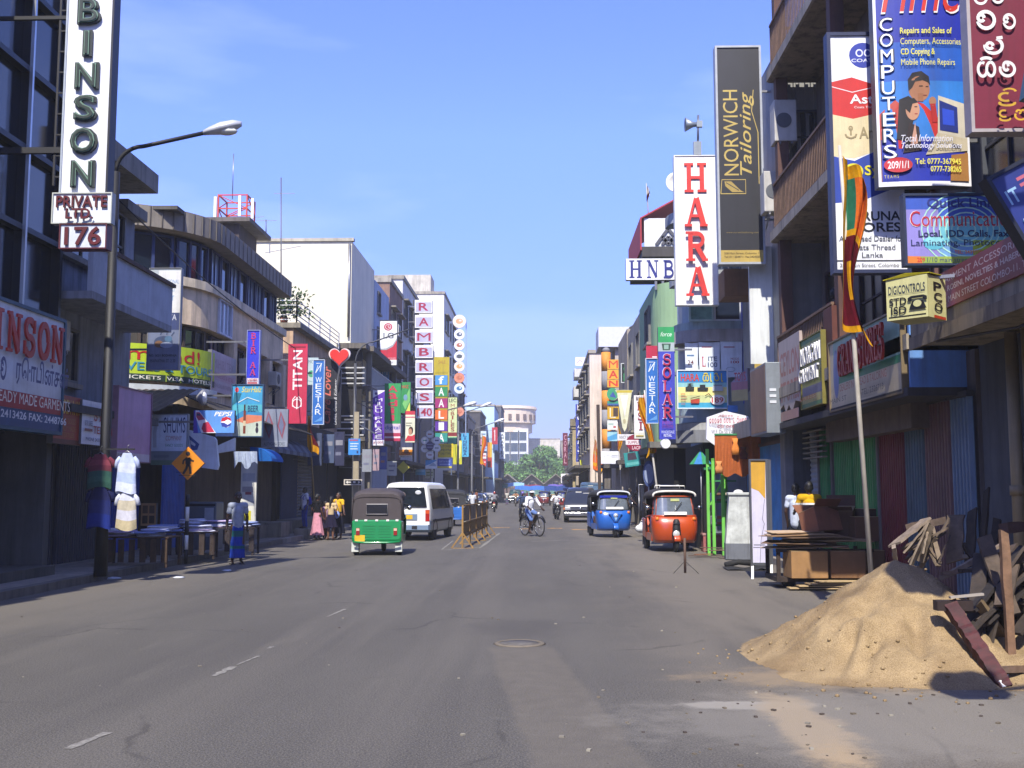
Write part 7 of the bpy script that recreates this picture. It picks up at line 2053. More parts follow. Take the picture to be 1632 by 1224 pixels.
# planks and rubbish by the three-wheeler
rng = random.Random(6)
for i in range(11):
 g = gnd(rng.uniform(1120, 1180), rng.uniform(882, 893))
 t = MB()
 l_ = rng.uniform(.2, .5)
 t.box(-l_, l_, -.05, .05, 0, .02, wood(rng.choice(['6a5444', '8a7460', '5a4a40', '8c5a40'])), Matrix.Translation((g.x, g.y, .01 + .022 * i)) @ Matrix.Rotation(rng.uniform(-.6, .6), 4, 'Z'))
 tag(t.build('plank'), 'loose weathered plank lying in the scrap heap before the green stall', 'plank', 'loose planks before the green stall')
# folded tyre/black sheet by the banner feet
g = gnd(1190, 908)
t = thing('rubber_mat', 'black curled rubber mat lying behind the standing banner feet', 'mat', (g.x, g.y, 0))
mb = MB()
for i in range(10):
 a, b_ = i / 10, (i + 1) / 10
 f = lambda u: (-.45 + u * .9, .02 + .14 * max(0, u - .55) ** 1.2 + .02 * sin(u * 9))
 (xa, za), (xb, zb) = f(a), f(b_)
 mb.add([(xa, -.3, za), (xb, -.3, zb), (xb, .35, zb + .02), (xa, .35, za + .02)], [(0, 1, 2, 3)], RUB)
mb.build('sheet', t, solid=.012)
MB().tube([(-.4, .3, .08), (-.1, .36, .14), (.3, .3, .1)], .06, RUB, 8).build('roll', t)
# cartons
def carton(label, p, s_, rz, c, group, openf=False, tilt=0):
 t = thing('cardboard_box', label, 'carton', p, rz, group)
 if tilt:
  t.rotation_euler.x = tilt
 m = mat(c, .9, .2, 5, 0, .25)
 x, y, z = s_
 MB().box(-x / 2, x / 2, -y / 2, y / 2, 0, z, m).build('body', t, bev=.008)
 MB().box(-x / 2 - .002, x / 2 + .002, -y / 2 - .002, y / 2 + .002, z - .004, z + .003, mat('9c8460', .6)).build('tape', t)
 fl = MB()
 if openf:
  fl.add([(-x / 2, -y / 2, z), (x / 2, -y / 2, z), (x / 2, -y / 2 - .14, z + .1), (-x / 2, -y / 2 - .14, z + .1)], [(0, 1, 2, 3)], m)
  fl.add([(-x / 2, y / 2, z), (x / 2, y / 2, z), (x / 2, y / 2 + .08, z + .18), (-x / 2, y / 2 + .08, z + .18)], [(0, 1, 2, 3)], m)
  fl.build('flap', t, solid=.006)
 return t
GC = 'flattened and full cartons heaped on the pavement'
B = lambda px, py, Y: at(px, py, Y)
def cb(lb, px, py, Y, s_, rz, c, op=False, z=None, tilt=0):
 p = B(px, py, Y)
 return carton(lb, (p.x, Y, p.z if z is None else z), s_, rz, c, GC, op, tilt)
t = thing('hand_cart', 'low dark wooden hand cart loaded with cartons', 'cart', (4.72, 18.9, 0))
dk = wood('33261e')
MB().box(-.7, .95, -.45, .5, .12, .2, dk).build('deck', t)
mb = MB()
for x in (-.66, .1, .9):
 for y in (-.42, .46):
  mb.bar((x, y, .2), (x, y, .68), .06, .06, dk)
mb.box(-.7, .95, -.46, -.42, .62, .68, dk)
mb.build('frame', t)
for sx_ in (-.45, .6):
 MB().lathe([(.02, -.05), (.12, -.05), (.12, .05), (.02, .05)], RUB, 14, (sx_, -.2, .12), 'y').build('wheel', t)
cb('tan open ended carton on the near side of the cart', 1284, 925, 18.45, (.62, .5, .45), .06, '9a7448', False, .2)
cb('brown carton in the middle of the cart', 1347, 925, 18.5, (.58, .5, .45), -.03, '7a5838', False, .2)
cb('dull brown carton at the far end of the cart, beside the flag pole', 1388, 925, 18.7, (.34, .5, .45), 0, '6c4e34', False, .2)
cb('tilted open reddish carton on top of the cart heap', 1312, 850, 18.9, (.55, .42, .42), .5, '84543c', True, None, -.3)
cb('dark brown carton leaning next to the reddish open one', 1340, 850, 19.2, (.5, .4, .45), -.4, '5c4030', True, None, .2)
cb('carton high on the cart heap near the flag pole', 1378, 862, 18.9, (.5, .45, .42), .1, '6a4830', False)
cb('small carton squeezed above the dull one by the flag pole', 1385, 838, 19.1, (.4, .4, .3), .3, '4c3628', False)
rng = random.Random(12)
for i in range(22):
 z = .69 + i * .012
 p = B(rng.gauss(1290, 22), 870, 18.7)
 m = MB()
 a, b_ = rng.uniform(.3, .55), rng.uniform(.2, .35)
 vs = [(-a, -b_, 0), (0, -b_ - .02, .02 * rng.random()), (a, -b_, rng.uniform(-.02, .05)), (a, b_, .02), (0, b_, .03), (-a, b_, rng.uniform(-.02, .04))]
 m.add([(x * cos(.2 * rng.random()), y, q) for x, y, q in vs], [(0, 1, 4, 5), (1, 2, 3, 4)], mat(rng.choice(['a08058', '8a6a48', '6a5038', 'b8a084', '4c3a2c']), .9, .2, 5))
 tag(m.build('cardboard_sheet', solid=.009, loc=(p.x + rng.uniform(-.12, .1), 18.65 + rng.uniform(-.15, .2), z), rz=rng.uniform(-.4, .4)), 'flattened cardboard sheet in the loose stack on the cart', 'cardboard', 'flattened cardboard sheets stacked on the cart')
for i in range(4):
 p = B(1300 + i * 14, 925, 18.2)
 m = MB().box(-.45, .45, -.12, .12, 0, .018, mat('b09870', .9, .2, 5))
 tag(m.build('cardboard_sheet', loc=(p.x, 18.25 - .02 * i, .03 + .04 * i), rz=.04 * i), 'cardboard sheet on the ground under the cart edge', 'cardboard', 'cardboard sheets under the cart')
# ------------------------------------------------------------ heap of sand
from mathutils import noise as mnoise
def sand_h(x, y):
 cx, cy = 3.56, 10.9
 dx, dy = x - cx, y - cy
 # long apron towards the road, steeper to the wall
 rx = 1.52 if dx < 0 else 1.75
 ry = 1.72 if dy < 0 else 2.2
 q = math.hypot(dx / rx, dy / ry)
 h = .99 * max(0, 1 - q) ** 1.08
 d2 = math.hypot((x - 2.85) / .78, (y - 9.85) / .6)
 h = max(h, .12 * max(0, 1 - d2))
 d2 = math.hypot((x - 4.3) / 1.2, (y - 10.2) / 1.1)
 h = max(h, .45 * max(0, 1 - d2))
 d3 = math.hypot((x - 2.25) / .6, (y - 8.3) / 1.6)
 return h, -.01 + 0 * max(0, 1 - d3) * .016 - .004 + .008 * (mnoise.noise((x * 5, y * 5, 1)) + .6 * mnoise.noise((x * 14, y * 14, 2)))
from mathutils import noise as mnoise
sm = bpy.data.materials.new('sand')
sm.use_nodes = True
_n, _l = sm.node_tree.nodes, sm.node_tree.links.new
_b = _n['Principled BSDF']
_b.inputs['Roughness'].default_value = .95
_t = _n.new('ShaderNodeTexCoord')
def _noise(sc, dt):
 q = _n.new('ShaderNodeTexNoise')
 q.inputs['Scale'].default_value, q.inputs['Detail'].default_value = sc, dt
 _l(_t.outputs['Object'], q.inputs['Vector'])
 return q.outputs[0]
_r1 = _n.new('ShaderNodeValToRGB')
_r1.color_ramp.elements[0].position, _r1.color_ramp.elements[1].position = .3, .7
_r1.color_ramp.elements[0].color, _r1.color_ramp.elements[1].color = (.24, .172, .088, 1), (.335, .245, .128, 1)
_l(_noise(4, 8), _r1.inputs[0])
_r2 = _n.new('ShaderNodeValToRGB')
_r2.color_ramp.elements[0].position, _r2.color_ramp.elements[1].position = .35, .62
_r2.color_ramp.elements[0].color, _r2.color_ramp.elements[1].color = (.62, .58, .52, 1), (1.05, 1.05, 1.05, 1)
_l(_noise(110, 3), _r2.inputs[0])
_r3 = _n.new('ShaderNodeValToRGB')
_r3.color_ramp.elements[0].position, _r3.color_ramp.elements[1].position = .42, .58
_r3.color_ramp.elements[0].color, _r3.color_ramp.elements[1].color = (.74, .70, .66, 1), (1.05, 1.05, 1.05, 1)
_l(_noise(1.3, 7), _r3.inputs[0])
_m3 = _n.new('ShaderNodeMix')
_m3.data_type, _m3.blend_type = 'RGBA', 'MULTIPLY'
_m3.inputs['Factor'].default_value = 1
_mx = _n.new('ShaderNodeMix')
_mx.data_type, _mx.blend_type = 'RGBA', 'MULTIPLY'
_mx.inputs['Factor'].default_value = 1
_l(_r1.outputs[0], _mx.inputs['A'])
_l(_r2.outputs[0], _mx.inputs['B'])
_l(_mx.outputs['Result'], _m3.inputs['A'])
_l(_r3.outputs[0], _m3.inputs['B'])
_l(_m3.outputs['Result'], _b.inputs['Base Color'])
_bm = _n.new('ShaderNodeBump')
_bm.inputs['Strength'].default_value, _bm.inputs['Distance'].default_value = .7, .02
_l(_noise(70, 6), _bm.inputs['Height'])
_l(_bm.outputs[0], _b.inputs['Normal'])
mb = MB()
idx = {}
st = .035
nx_, ny_ = int(5.6 / st), int(8.2 / st)
vals = {}
for i in range(nx_ + 1):
 for j in range(ny_ + 1):
  x, y = 1.0 + i * st, 6.4 + j * st
  h, h2 = sand_h(x, y)
  nz = mnoise.noise((x * 1.3, y * 1.3, 0)) * .12 + mnoise.noise((x * 4, y * 4, 3)) * .045 + mnoise.noise((x * 13, y * 13, 5)) * .024 + .05 * min(0, mnoise.noise((x * 2.2 + y, y * .7, 9)))
  for (ax, ay, bx, by, wd, dp) in ((2.6, 9.6, 2.9, 10.1, .05, .07), (2.75, 9.45, 3.05, 9.95, .06, .06), (3.3, 9.5, 3.5, 10.2, .07, .05), (3.9, 9.6, 3.8, 10.2, .08, .05), (3.05, 10.3, 3.3, 10.6, .09, .05)):
   L2 = (bx - ax) ** 2 + (by - ay) ** 2
   tt = max(0, min(1, ((x - ax) * (bx - ax) + (y - ay) * (by - ay)) / L2))
   dd = math.hypot(x - ax - tt * (bx - ax), y - ay - tt * (by - ay))
   nz -= dp * math.exp(-(dd / wd) ** 2) - .5 * dp * math.exp(-((dd - 2 * wd) / wd) ** 2)
  if h > 0:
   h = h + nz * min(1, h * 3.5) - .012
  vals[i, j] = max(h, h2 + nz * .06 - .006)
vs, fs = [], []
for i in range(nx_):
 for j in range(ny_):
  q = [(i, j), (i + 1, j), (i + 1, j + 1), (i, j + 1)]
  if max(vals[k] for k in q) <= 0.0015:
   continue
  f = []
  for k in q:
   if k not in idx:
    idx[k] = len(vs)
    vs.append((1.0 + k[0] * st, 6.4 + k[1] * st, max(vals[k], .001)))
   f.append(idx[k])
  fs.append(f)
mb.add(vs, fs, sm, True)
tag(mb.build('sand_heap'), 'large heap of yellow building sand spilling over the road edge', 'sand heap', None, 'thing')
mb = MB()
rng = random.Random(31)
for i in range(240):
 a, q = rng.uniform(0, 6.28), rng.uniform(.35, 1.12)
 x, y = 3.4 + 1.75 * q * cos(a), 10.5 + 1.75 * q * sin(a)
 k = (round((x - 1) / st), round((y - 6.4) / st))
 if k not in vals or y > 11.5:
  continue
 r_ = rng.uniform(.006, .022)
 mb.ball((x, y, max(vals[k], 0) + r_ * .3), (r_, r_ * .8, r_ * .7), sm, 6, 4)
tag(mb.build('sand_clods'), kind='stuff')
# ------------------------------------------------------------ scrap timber
GW = 'scrap timber thrown on the pavement behind the sand heap'
rng_t = random.Random(77)
def timber(a, b, w_, h_, c, label, group=GW):
 m = MB()
 a, b = V(a), V(b)
 d = b - a
 u = d.normalized()
 s1 = u.cross(V((0, .2, 1))).normalized()
 s2 = s1.cross(u)
 rg = []
 for i in range(7):
  p = d * (i / 6) + s1 * rng_t.uniform(-.006, .006) + s2 * rng_t.uniform(-.005, .005)
  k = rng_t.uniform(.86, 1.06)
  e = (rng_t.uniform(-.04, .05), rng_t.uniform(-.04, .05)) if i in (0, 6) else (0, 0)
  rg.append([p + (s1 * sx_ * w_ * k + s2 * sz * h_ * k) / 2 + u * e[0 if sx_ > 0 else 1] for sx_, sz in ((1, 1), (-1, 1), (-1, -1), (1, -1))])
 m.loft(rg, wood(c), True, True, False)
 o = m.build('timber_plank', None, loc=a)
 return tag(o, label, 'plank', group)
def px3(px, py, Y):
 return at(px, py, Y)
long_ = [((1425, 868), (1478, 826), 13.6, .2, .03, '8c7c6c', 'wide pale plank sloping up to the top of the timber pile'),
  ((1443, 842), (1520, 827), 13.9, .04, .1, '5a4a40', 'thin beam lying level on top of the timber pile'),
  ((1424, 872), (1428, 895), 13.5, .05, .06, '9c8c7c', 'short pale batten standing at the near end of the timber pile'),
  ((1522, 894), (1524, 820), 13.7, .22, .03, '6c5c4c', 'upright dull board leaning on the shutter'),
  ((1545, 905), (1550, 815), 13.6, .14, .03, '3c342e', 'upright dark board leaning on the blue shutter'),
  ((1565, 905), (1573, 782), 13.4, .09, .03, '33291f', 'tallest dark upright board by the cream pipe'),
  ((1580, 900), (1590, 825), 13.3, .1, .03, '3a3028', 'dark upright board closest to the cream pipe'),
  ((1505, 920), (1600, 868), 10.8, .08, .05, '7c6c5c', 'long beam crossing the timber pile from the sand to the post'),
  ((1498, 915), (1575, 905), 10.6, .09, .04, '6c5848', 'level beam resting on the sand edge'),
  ((1575, 906), (1612, 965), 10.5, .08, .04, '786450', 'beam sloping down behind the red splintered plank'),
  ((1535, 886), (1600, 900), 11.0, .06, .04, '85755f', 'short brace between the two long beams'),
  ((1590, 880), (1560, 965), 10.7, .05, .04, '6c5c4c', 'thin diagonal brace under the level beam'),
  ((1560, 960), (1602, 1022), 9.9, .09, .05, '7c6848', 'tan beam sloping down to the foot of the upright post'),
  ((1600, 935), (1632, 1010), 10.2, .16, .03, '2c2420', 'dark wide board in the shade behind the upright post'),
  ((1615, 900), (1650, 960), 10.6, .2, .03, '30261f', 'dark board at the wall behind the timber pile'),
  ((1600, 1068), (1660, 1066), 9.35, .1, .06, '6a5444', 'bottom rail at the foot of the upright post'),
  ((1600, 842), (1660, 838), 10.2, .06, .1, '4c3428', 'dark top rail fixed to the upright post')]
for (a, b, Y, w_, h_, c, lb) in long_:
 timber(px3(*a, Y), px3(*b, Y + .25), w_, h_, c, lb)
rng = random.Random(21)
for i in range(16):
 a = px3(rng.uniform(1440, 1500), rng.uniform(870, 910), 13.4 + rng.random() * .5)
 b = px3(rng.uniform(1455, 1515), rng.uniform(828, 862), 13.4 + rng.random() * .6)
 timber(a, b, rng.uniform(.05, .12), .025, rng.choice(['6a5a4a', '8c7c68', '4c3e34', '7a6a58']), 'short split batten jammed into the upright bundle of the timber pile', 'split battens in the timber pile')
for i in range(12):
 a = px3(rng.uniform(1530, 1640), rng.uniform(900, 1000), 10.4 + rng.random() * .6)
 b = px3(rng.uniform(1530, 1640), rng.uniform(870, 960), 10.6 + rng.random() * .6)
 timber(a, b, rng.uniform(.05, .1), .03, rng.choice(['4a3c32', '5c4c3e', '362c26', '6c5c4a']), 'dark broken batten in the tangle beside the upright post', 'broken battens by the upright post')
for i in range(18):
 a = px3(rng.uniform(1540, 1650), rng.uniform(960, 1065), 9.7 + rng.random() * .7)
 b = px3(rng.uniform(1560, 1680), rng.uniform(850, 950), 10.0 + rng.random() * .8)
 timber(a, b, rng.uniform(.06, .2), .03, rng.choice(['2c241f', '3a3028', '241d1a', '54463a']), 'dark long board in the tangle beside the upright post', 'dark boards by the upright post')
timber(gnd(1614, 1082), gnd(1614, 1082) + V((.0, .05, 1.28)), .075, .06, '7a5c44', 'upright brown post standing before the tangle of timber', None)
a, b = px3(1512, 962, 9.9), gnd(1603, 1098)
m = MB()
d = b - a
rg = []
u_ = d.normalized()
s1 = u_.cross(V((0, 1, 0))).normalized()
s2 = u_.cross(s1)
for i in range(25):
 a_, b_2 = .055 + .012 * rng.random(), .035 + .015 * rng.random()
 p_ = d * (i / 24)
 rg.append([p_ + s1 * a_ + s2 * b_2, p_ - s1 * a_ * rng.uniform(.7, 1) + s2 * b_2, p_ - s1 * a_ - s2 * b_2, p_ + s1 * a_ * rng.uniform(.7, 1) - s2 * b_2])
m.loft(rg, mat('481216', .75, .6, 14, 0, .5), True, True, False)
m.bar(d * .93, d * 1.0, .09, .07, mat('d8d8d4', .7))
m.box(-.12, .2, -.05, .06, -.06, .03, wood('2c1c18'))
m.box(-.0, .3, -.07, -.02, .05, .07, mat('9c9488', .5), Matrix.Rotation(-.1, 4, 'Y'))
o = m.build('splintered_plank', None, loc=a)
tag(o, 'splintered dark red painted plank with a white broken end leaning on the sand', 'plank')
t = thing('paper_scrap', 'white torn paper caught at the foot of the splintered red plank', 'paper', gnd(1596, 1094))
MB().add([(-.1, 0, .01), (.06, -.05, .02), (.12, .04, .08), (-.04, .08, .1), (.0, .0, .12)], [(0, 1, 4), (1, 2, 4), (2, 3, 4), (3, 0, 4)], WHT).build('sheet', t, solid=.004)
# ------------------------------------------------------------ crowd barrier in the middle of the road
t = thing('barrier', 'long rusty yellow steel crowd barrier in the middle of the road', 'barrier', (0, 0, 0))
a, b = gnd(737, 874), gnd(776, 852)
t.location = a
d = (b - a)
ym = mat('98743a', .75, .4, 5, 0, .5)
pm_ = mat('8c7a6a', .75, .35, 3, 0, .5)
n = 4
L_ = d.length
u = d.normalized()
top = 1.22
for i in range(n + 1):
 p = d * (i / n)
 mb = MB()
 mb.bar(p, p + V((0, 0, top)), .05, .05, ym)
 s_ = V((-u.y, u.x, 0)) * .32
 mb.bar(p + s_, p + V((0, 0, .45)), .04, .04, ym)
 mb.bar(p - s_, p + V((0, 0, .45)), .04, .04, ym)
 mb.bar(p + s_, p - s_, .04, .03, ym)
 mb.build('leg_frame', t)
mb = MB()
for z in (.38, .72, top):
 mb.bar(V((0, 0, z)), d + V((0, 0, z)), .05, .05, ym)
mb.build('rails', t)
for i in range(n):
 p0, p1 = d * ((i + .08) / n), d * ((i + .92) / n)
 q = MB()
 q.add([p0 + V((0, 0, .76)), p1 + V((0, 0, .76)), p1 + V((0, 0, top - .04)), p0 + V((0, 0, top - .04))], [(0, 1, 2, 3)], pm_)
 q.build('upper_plate', t, solid=.012)
 q = MB()
 q.add([p0 + V((0, 0, .3)), p1 + V((0, 0, .3)), p1 + V((0, 0, .69)), p0 + V((0, 0, .69))], [(0, 1, 2, 3)], ym)
 q.build('lower_plate', t, solid=.012)
# ============================================================ VEHICLES
def wheel(par, c, r_, w_, name='wheel', spokes=False, rimm=None):
 """tyre and rim on the x axis"""
 o = MB()
 x, y, z = c
 h = w_ / 2
 o.lathe([(r_ * .62, -h * .9), (r_ * .9, -h), (r_, -h * .6), (r_, h * .6), (r_ * .9, h), (r_ * .62, h * .9)], RUB, 24, (0, 0, 0), 'x')
 o = o.build(name, par, loc=c)
 MB().lathe([(.01, -h * .5), (r_ * .3, -h * .75), (r_ * .62, -h * .8), (r_ * .62, h * .8), (r_ * .3, h * .75), (.01, h * .5)], rimm or mat('9a9c9e', .4, .2, 3, .7), 18, (0, 0, 0), 'x').build('rim', o)
 return o
def tuk(label, loc, rz, c, canopy='3a3434', rim='d8d8d8', style=0, group='three-wheelers on the road'):
 t = thing('three_wheeler', label, 'three-wheeler', loc, rz, group)
 pm = paint(c)
 cm = mat(canopy, .75, .2, 3, 0, .25)
 # front cowl: a bulging shell whose rings run from door post to door post
 def ring(z, w_, yf, yb, p, n=22):
  r = []
  for i in range(n + 1):
   a = pi * i / n
   sx, sy = cos(a), sin(a)
   r.append(V((-w_ * (abs(sx) ** p) * (1 if sx > 0 else -1), yb + (yf - yb) * (abs(sy) ** p), z)))
  return r
 mb = MB()
 prof = [(.25, .56, -.99, -.55, .6), (.34, .60, -1.06, -.55, .58), (.60, .635, -1.12, -.55, .56), (.80, .64, -1.09, -.55, .56), (.93, .635, -1.02, -.55, .56), (.98, .61, -.97, -.56, .6)]
 mb.loft([ring(*q) for q in prof], pm, False, False)
 mb.build('front_cowl', t, solid=.02)
 # windscreen between cowl and roof
 def pt(u, z0=0):
  return None
 wsb, wst = ring(.985, .575, -.93, -.58, .55), ring(1.50, .51, -.70, -.50, .5)
 mb = MB()
 mb.loft([wsb, wst], mat('69727c', .05, .5, 2, 0, 0, 0, 0, 1, 1.), False, False)  # opaque grey, reflections on the glass put into the base colour
 mb.build('windscreen', t)
 fr = MB()
 fm = paint(c) if style == 1 else mat('2b2d30', .5)
 fr.tube(ring(.985, .60, -.96, -.58, .55), .022, fm, 6)
 fr.tube(ring(1.51, .53, -.72, -.50, .5), .022, fm, 6)
 for k in (0, -1):
  fr.tube([wsb[k], wst[k]], .028, pm if style == 1 else fm, 6)
 fr.tube([wsb[4] + V((0, -.01, 0)), wst[4] + V((0, -.01, 0))], .012, fm, 6)
 fr.tube([wsb[-5] + V((0, -.01, 0)), wst[-5] + V((0, -.01, 0))], .012, fm, 6)
 fr.build('windscreen_frame', t)
 if style != 2:
  MB().add([(-.32, -1.045, 1.02), (.30, -1.045, 1.02), (.30, -1.0, 1.09), (-.32, -1.0, 1.09)], [(0, 1, 2, 3)], WHT).build('number_strip', t, solid=.01)
  b = MB()
  b.bar((-.05, -.95, 1.04), (.2, -.83, 1.36), .014, .014, BLK)
  b.build('wiper', t)
  MB().box(-.1, .14, -.775, -.765, 1.38, 1.45, mat('b8c080', .5)).build('permit_sticker', t)
 # canopy
 def arch(y, zt, w_, zs, n=16):
  r = []
  for i in range(n + 1):
   a = pi * i / n
   sx, sy = cos(a), sin(a)
   r.append(V((-w_ * (abs(sx) ** .55) * (1 if sx > 0 else -1), y, zs + (zt - zs) * (abs(sy) ** .6))))
  return r
 mb = MB()
 mb.loft([arch(-.76, 1.62, .56, 1.50), arch(-.55, 1.70, .60, 1.46), arch(.2, 1.74, .63, 1.44), arch(.9, 1.70, .64, 1.42), arch(1.12, 1.62, .62, 1.40), arch(1.20, 1.50, .60, 1.36)], cm, False, False)
 for s in (-1, 1):
  mb.loft([[V((s * .635, y, .9)), V((s * .64, y, 1.2)), V((s * .63, y, 1.47))] for y in (.42, .8, 1.16)], cm, False, False)
 bk = [(-.63, .9), (-.60, 1.5), (-.4, 1.58), (.4, 1.58), (.60, 1.5), (.63, .9)]
 mb.add([(x, 1.18 + (.04 if z < 1 else 0), z) for x, z in bk], [tuple(range(6))], cm)
 mb.build('canopy', t, solid=.015)
 MB().tube(arch(-.79, 1.65, .585, 1.50), .03, mat(rim, .5), 8).build('canopy_rim', t)
 if style == 1:
  b = MB()
  b.tube([(-.36, -.4, 1.72), (-.34, -.42, 1.80), (.34, -.42, 1.80), (.36, -.4, 1.72)], .016, WHT, 6)
  b.tube([(-.36, .5, 1.74), (-.34, .5, 1.82), (.34, .5, 1.82), (.36, .5, 1.74)], .016, WHT, 6)
  b.build('roof_rack', t)
 # rear body
 mb = MB()
 rb = []
 for y, w_, zt, z0 in ((.40, .62, .66, .30), (.55, .645, .90, .30), (1.0, .645, .92, .30), (1.22, .64, .92, .34), (1.25, .62, .90, .42)):
  rb.append([V((-w_, y, z0 + .06)), V((-w_ + .05, y, z0)), V((w_ - .05, y, z0)), V((w_, y, z0 + .06)), V((w_, y, zt - .05)), V((w_ - .05, y, zt)), V((-w_ + .05, y, zt)), V((-w_, y, zt - .05))])
 mb.loft(rb, pm, True, True, False)
 mb.box(-.60, .60, -.6, .5, .28, .36, pm)
 for s in (-1, 1):
  mb.box(*sorted((s * .57, s * .62)), -.62, .48, .28, .50, pm)
 mb.build('rear_body', t, bev=.015)
 # louvres and rear lights
 lv = MB()
 for k in range(5):
  for s in (-.2, .2):
   lv.box(s - .16, s + .16, 1.245, 1.262, .48 + k * .07, .51 + k * .07, pm)
 lv.build('louvre', t)
 for s in (-1, 1):
  l_ = MB().box(-.045, .045, 0, .03, -.09, .09, mat('8c1814', .2, .1)).build('tail_light', t, loc=(s * .48, 1.245, .62))
  MB().box(-.04, .04, .028, .034, .02, .08, mat('dcb8a0', .2)).build('lens', l_)
  q = MB().lathe([(.01, -.03), (.05, -.02), (.055, .02), (.01, .02)], mat('d8741c', .3), 14, (s * .5, -.985, .90), 'y')
  q.build('indicator', t)
 for x in (-.52, -.28, 0, .28, .52):
  MB().box(x - .035, x + .035, 1.2, 1.262, .885, .93, WHT).build('canopy_clip', t)
 MB().box(.30, .56, 1.25, 1.265, .37, .53, mat('d8b01c', .5)).build('number_plate', t)
 MB().tube([(-.6, 1.28, .36), (-.3, 1.32, .34), (.3, 1.32, .34), (.6, 1.28, .36)], .025, pm, 8).build('bumper', t)
 MB().box(-.27, .27, 1.225, 1.24, 1.06, 1.32, mat('17181c', .15)).build('rear_window', t, bev=.03)
 b = MB()
 b.tube([(-.27, 1.235, 1.06), (.27, 1.235, 1.06), (.27, 1.225, 1.32), (-.27, 1.225, 1.32), (-.27, 1.235, 1.06)], .014, mat('8a8688', .5), 6)
 b.build('window_seal', t)
 # inside
 MB().box(-.55, .55, .35, .75, .45, .75, mat('3c2420', .7)).build('seat', t, bev=.04)
 MB().box(-.55, .55, .72, .85, .7, 1.15, mat('3c2420', .7)).build('seat_back', t, bev=.04)
 MB().box(-.25, .25, -.25, .05, .45, .72, mat('26201e', .7)).build('driver_seat', t, bev=.04)
 MB().tube([(-.33, -.52, 1.0), (-.2, -.62, 1.02), (.2, -.62, 1.02), (.33, -.52, 1.0)], .016, BLK, 6).build('handlebar', t)
 # front wheel, mudguard, lamp
 wheel(t, (0, -1.0, .235), .235, .11, 'front_wheel')
 mg = MB()
 rr_ = [[V((sx_, -1.0 + .29 * cos(a), .25 + .29 * sin(a))) for sx_ in (-.09, -.05, .05, .09)] for a in [rad(k) for k in range(10, 171, 16)]]
 mg.loft(rr_, pm, False, False)
 mg.build('mudguard', t, solid=.012)
 if style == 1:
  mb = MB()
  mb.loft([[V((sx_, y, z)) for sx_, y in ((-w_, -1.10), (-w_ * .8, -1.19), (w_ * .8, -1.19), (w_, -1.10))] for z, w_ in ((.42, .13), (.62, .115), (.84, .09), (.90, .05))], BLK, False, False)
  mb.build('lamp_column', t, solid=.01)
  MB().bar((-.09, -1.2, .78), (.09, -1.2, .78), .03, .03, CHR).build('badge_bar', t)
  lx = -.02
  h_ = MB().lathe([(.10, .08), (.10, 0), (.085, -.02), (.01, -.035)], mat('d8d8d4', .1, .05, 3, .3), 18, (0, 0, 0), 'y').build('headlight', t, loc=(lx, -1.2, .50))
  MB().lathe([(.105, .03), (.115, .0), (.105, -.012), (.09, -.01)], BLK, 18, (0, 0, 0), 'y').build('bezel', h_)
 else:
  mb = MB()
  mb.prism([(-.26, .86), (.26, .86), (.2, .80), (.05, .56), (-.05, .56), (-.2, .80)], (1, 0, 0), (0, 0, 1), (0, .1, 0), pm, (0, -1.17, 0))
  mb.build('nose_panel', t, bev=.02)
  MB().lathe([(.08, .05), (.085, 0), (.01, -.03)], mat('d8dce0', .1, .05, 3, .4), 18, (0, -1.175, .79), 'y').build('headlight', t)
  mb = MB()
  mb.prism([(-.06, .72), (.06, .72), (0, .6)], (1, 0, 0), (0, 0, 1), (0, .012, 0), mat('8cb4e0', .3), (0, -1.19, 0))
  mb.build('badge', t)
  MB().box(-.5, .5, -.775, -.765, 1.42, 1.5, mat('2030a0', .4)).build('sun_strip', t)
 for s in (-1, 1):
  wheel(t, (s * .56, .82, .235), .235, .13)
  f_ = MB()
  f_.box(s * .56 - .09, s * .56 + .09, 1.12, 1.14, .1, .34, mat('c8ccc4', .6) if style == 2 else BLK)
  f_.build('mud_flap', t)
  m_ = MB()
  m_.tube([(s * .55, -.6, 1.15), (s * .70, -.66, 1.2)], .012, BLK, 6)
  m_.build('mirror_arm', t)
  MB().lathe([(.01, .02), (.06, .01), (.065, -.01), (.01, -.015)], CHR, 14, (s * .72, -.66, 1.2), 'y').build('mirror', t)
  MB().tube([(s * .63, -.5, .98), (s * .65, -.1, .95), (s * .64, .4, .92)], .02, pm if style else BLK, 6).build('side_rail', t)
  MB().tube([(s * .62, .42, .5), (s * .63, .42, 1.45)], .022, BLK, 6).build('door_post', t)
 return t
g = gnd(1076, 880)
tuk('orange-red three-wheeler facing the viewer at the kerb, white rimmed canopy', (g.x, g.y + 1.0, 0), 0.03, 'b04210', '2a2424', 'dcd8d0', 1)
g = gnd(975, 857)
tuk('blue three-wheeler with a nose panel driving towards the viewer', (g.x, g.y + 1.0, 0), .12, '1d5cb4', '26282c', 'd8dce4', 0)
g = gnd(592, 886)
tuk('green three-wheeler seen from behind with a grey brown canopy', (g.x + .05, g.y + 1.25, 0), pi + .06, '12864a', '40383a', '6a5c58', 2)
g = gnd(729, 835)
tuk('distant blue three-wheeler with a black canopy beyond the white van', (g.x, 52, 0), pi + .05, '2c6cbc', '22242a', 'dcdcdc', 2)
g = gnd(930, 805)
tuk('far red three-wheeler with a dark canopy deep in the street', (at(928, 800, 105).x - 2.0, 108, 0), -.2, '8c1c20', '30344c', '505468', 0)
tuk('far maroon three-wheeler waiting near the market roofs', (at(868, 800, 120).x, 124, 0), -.1, '6a1a24', '24407c', '505468', 0)
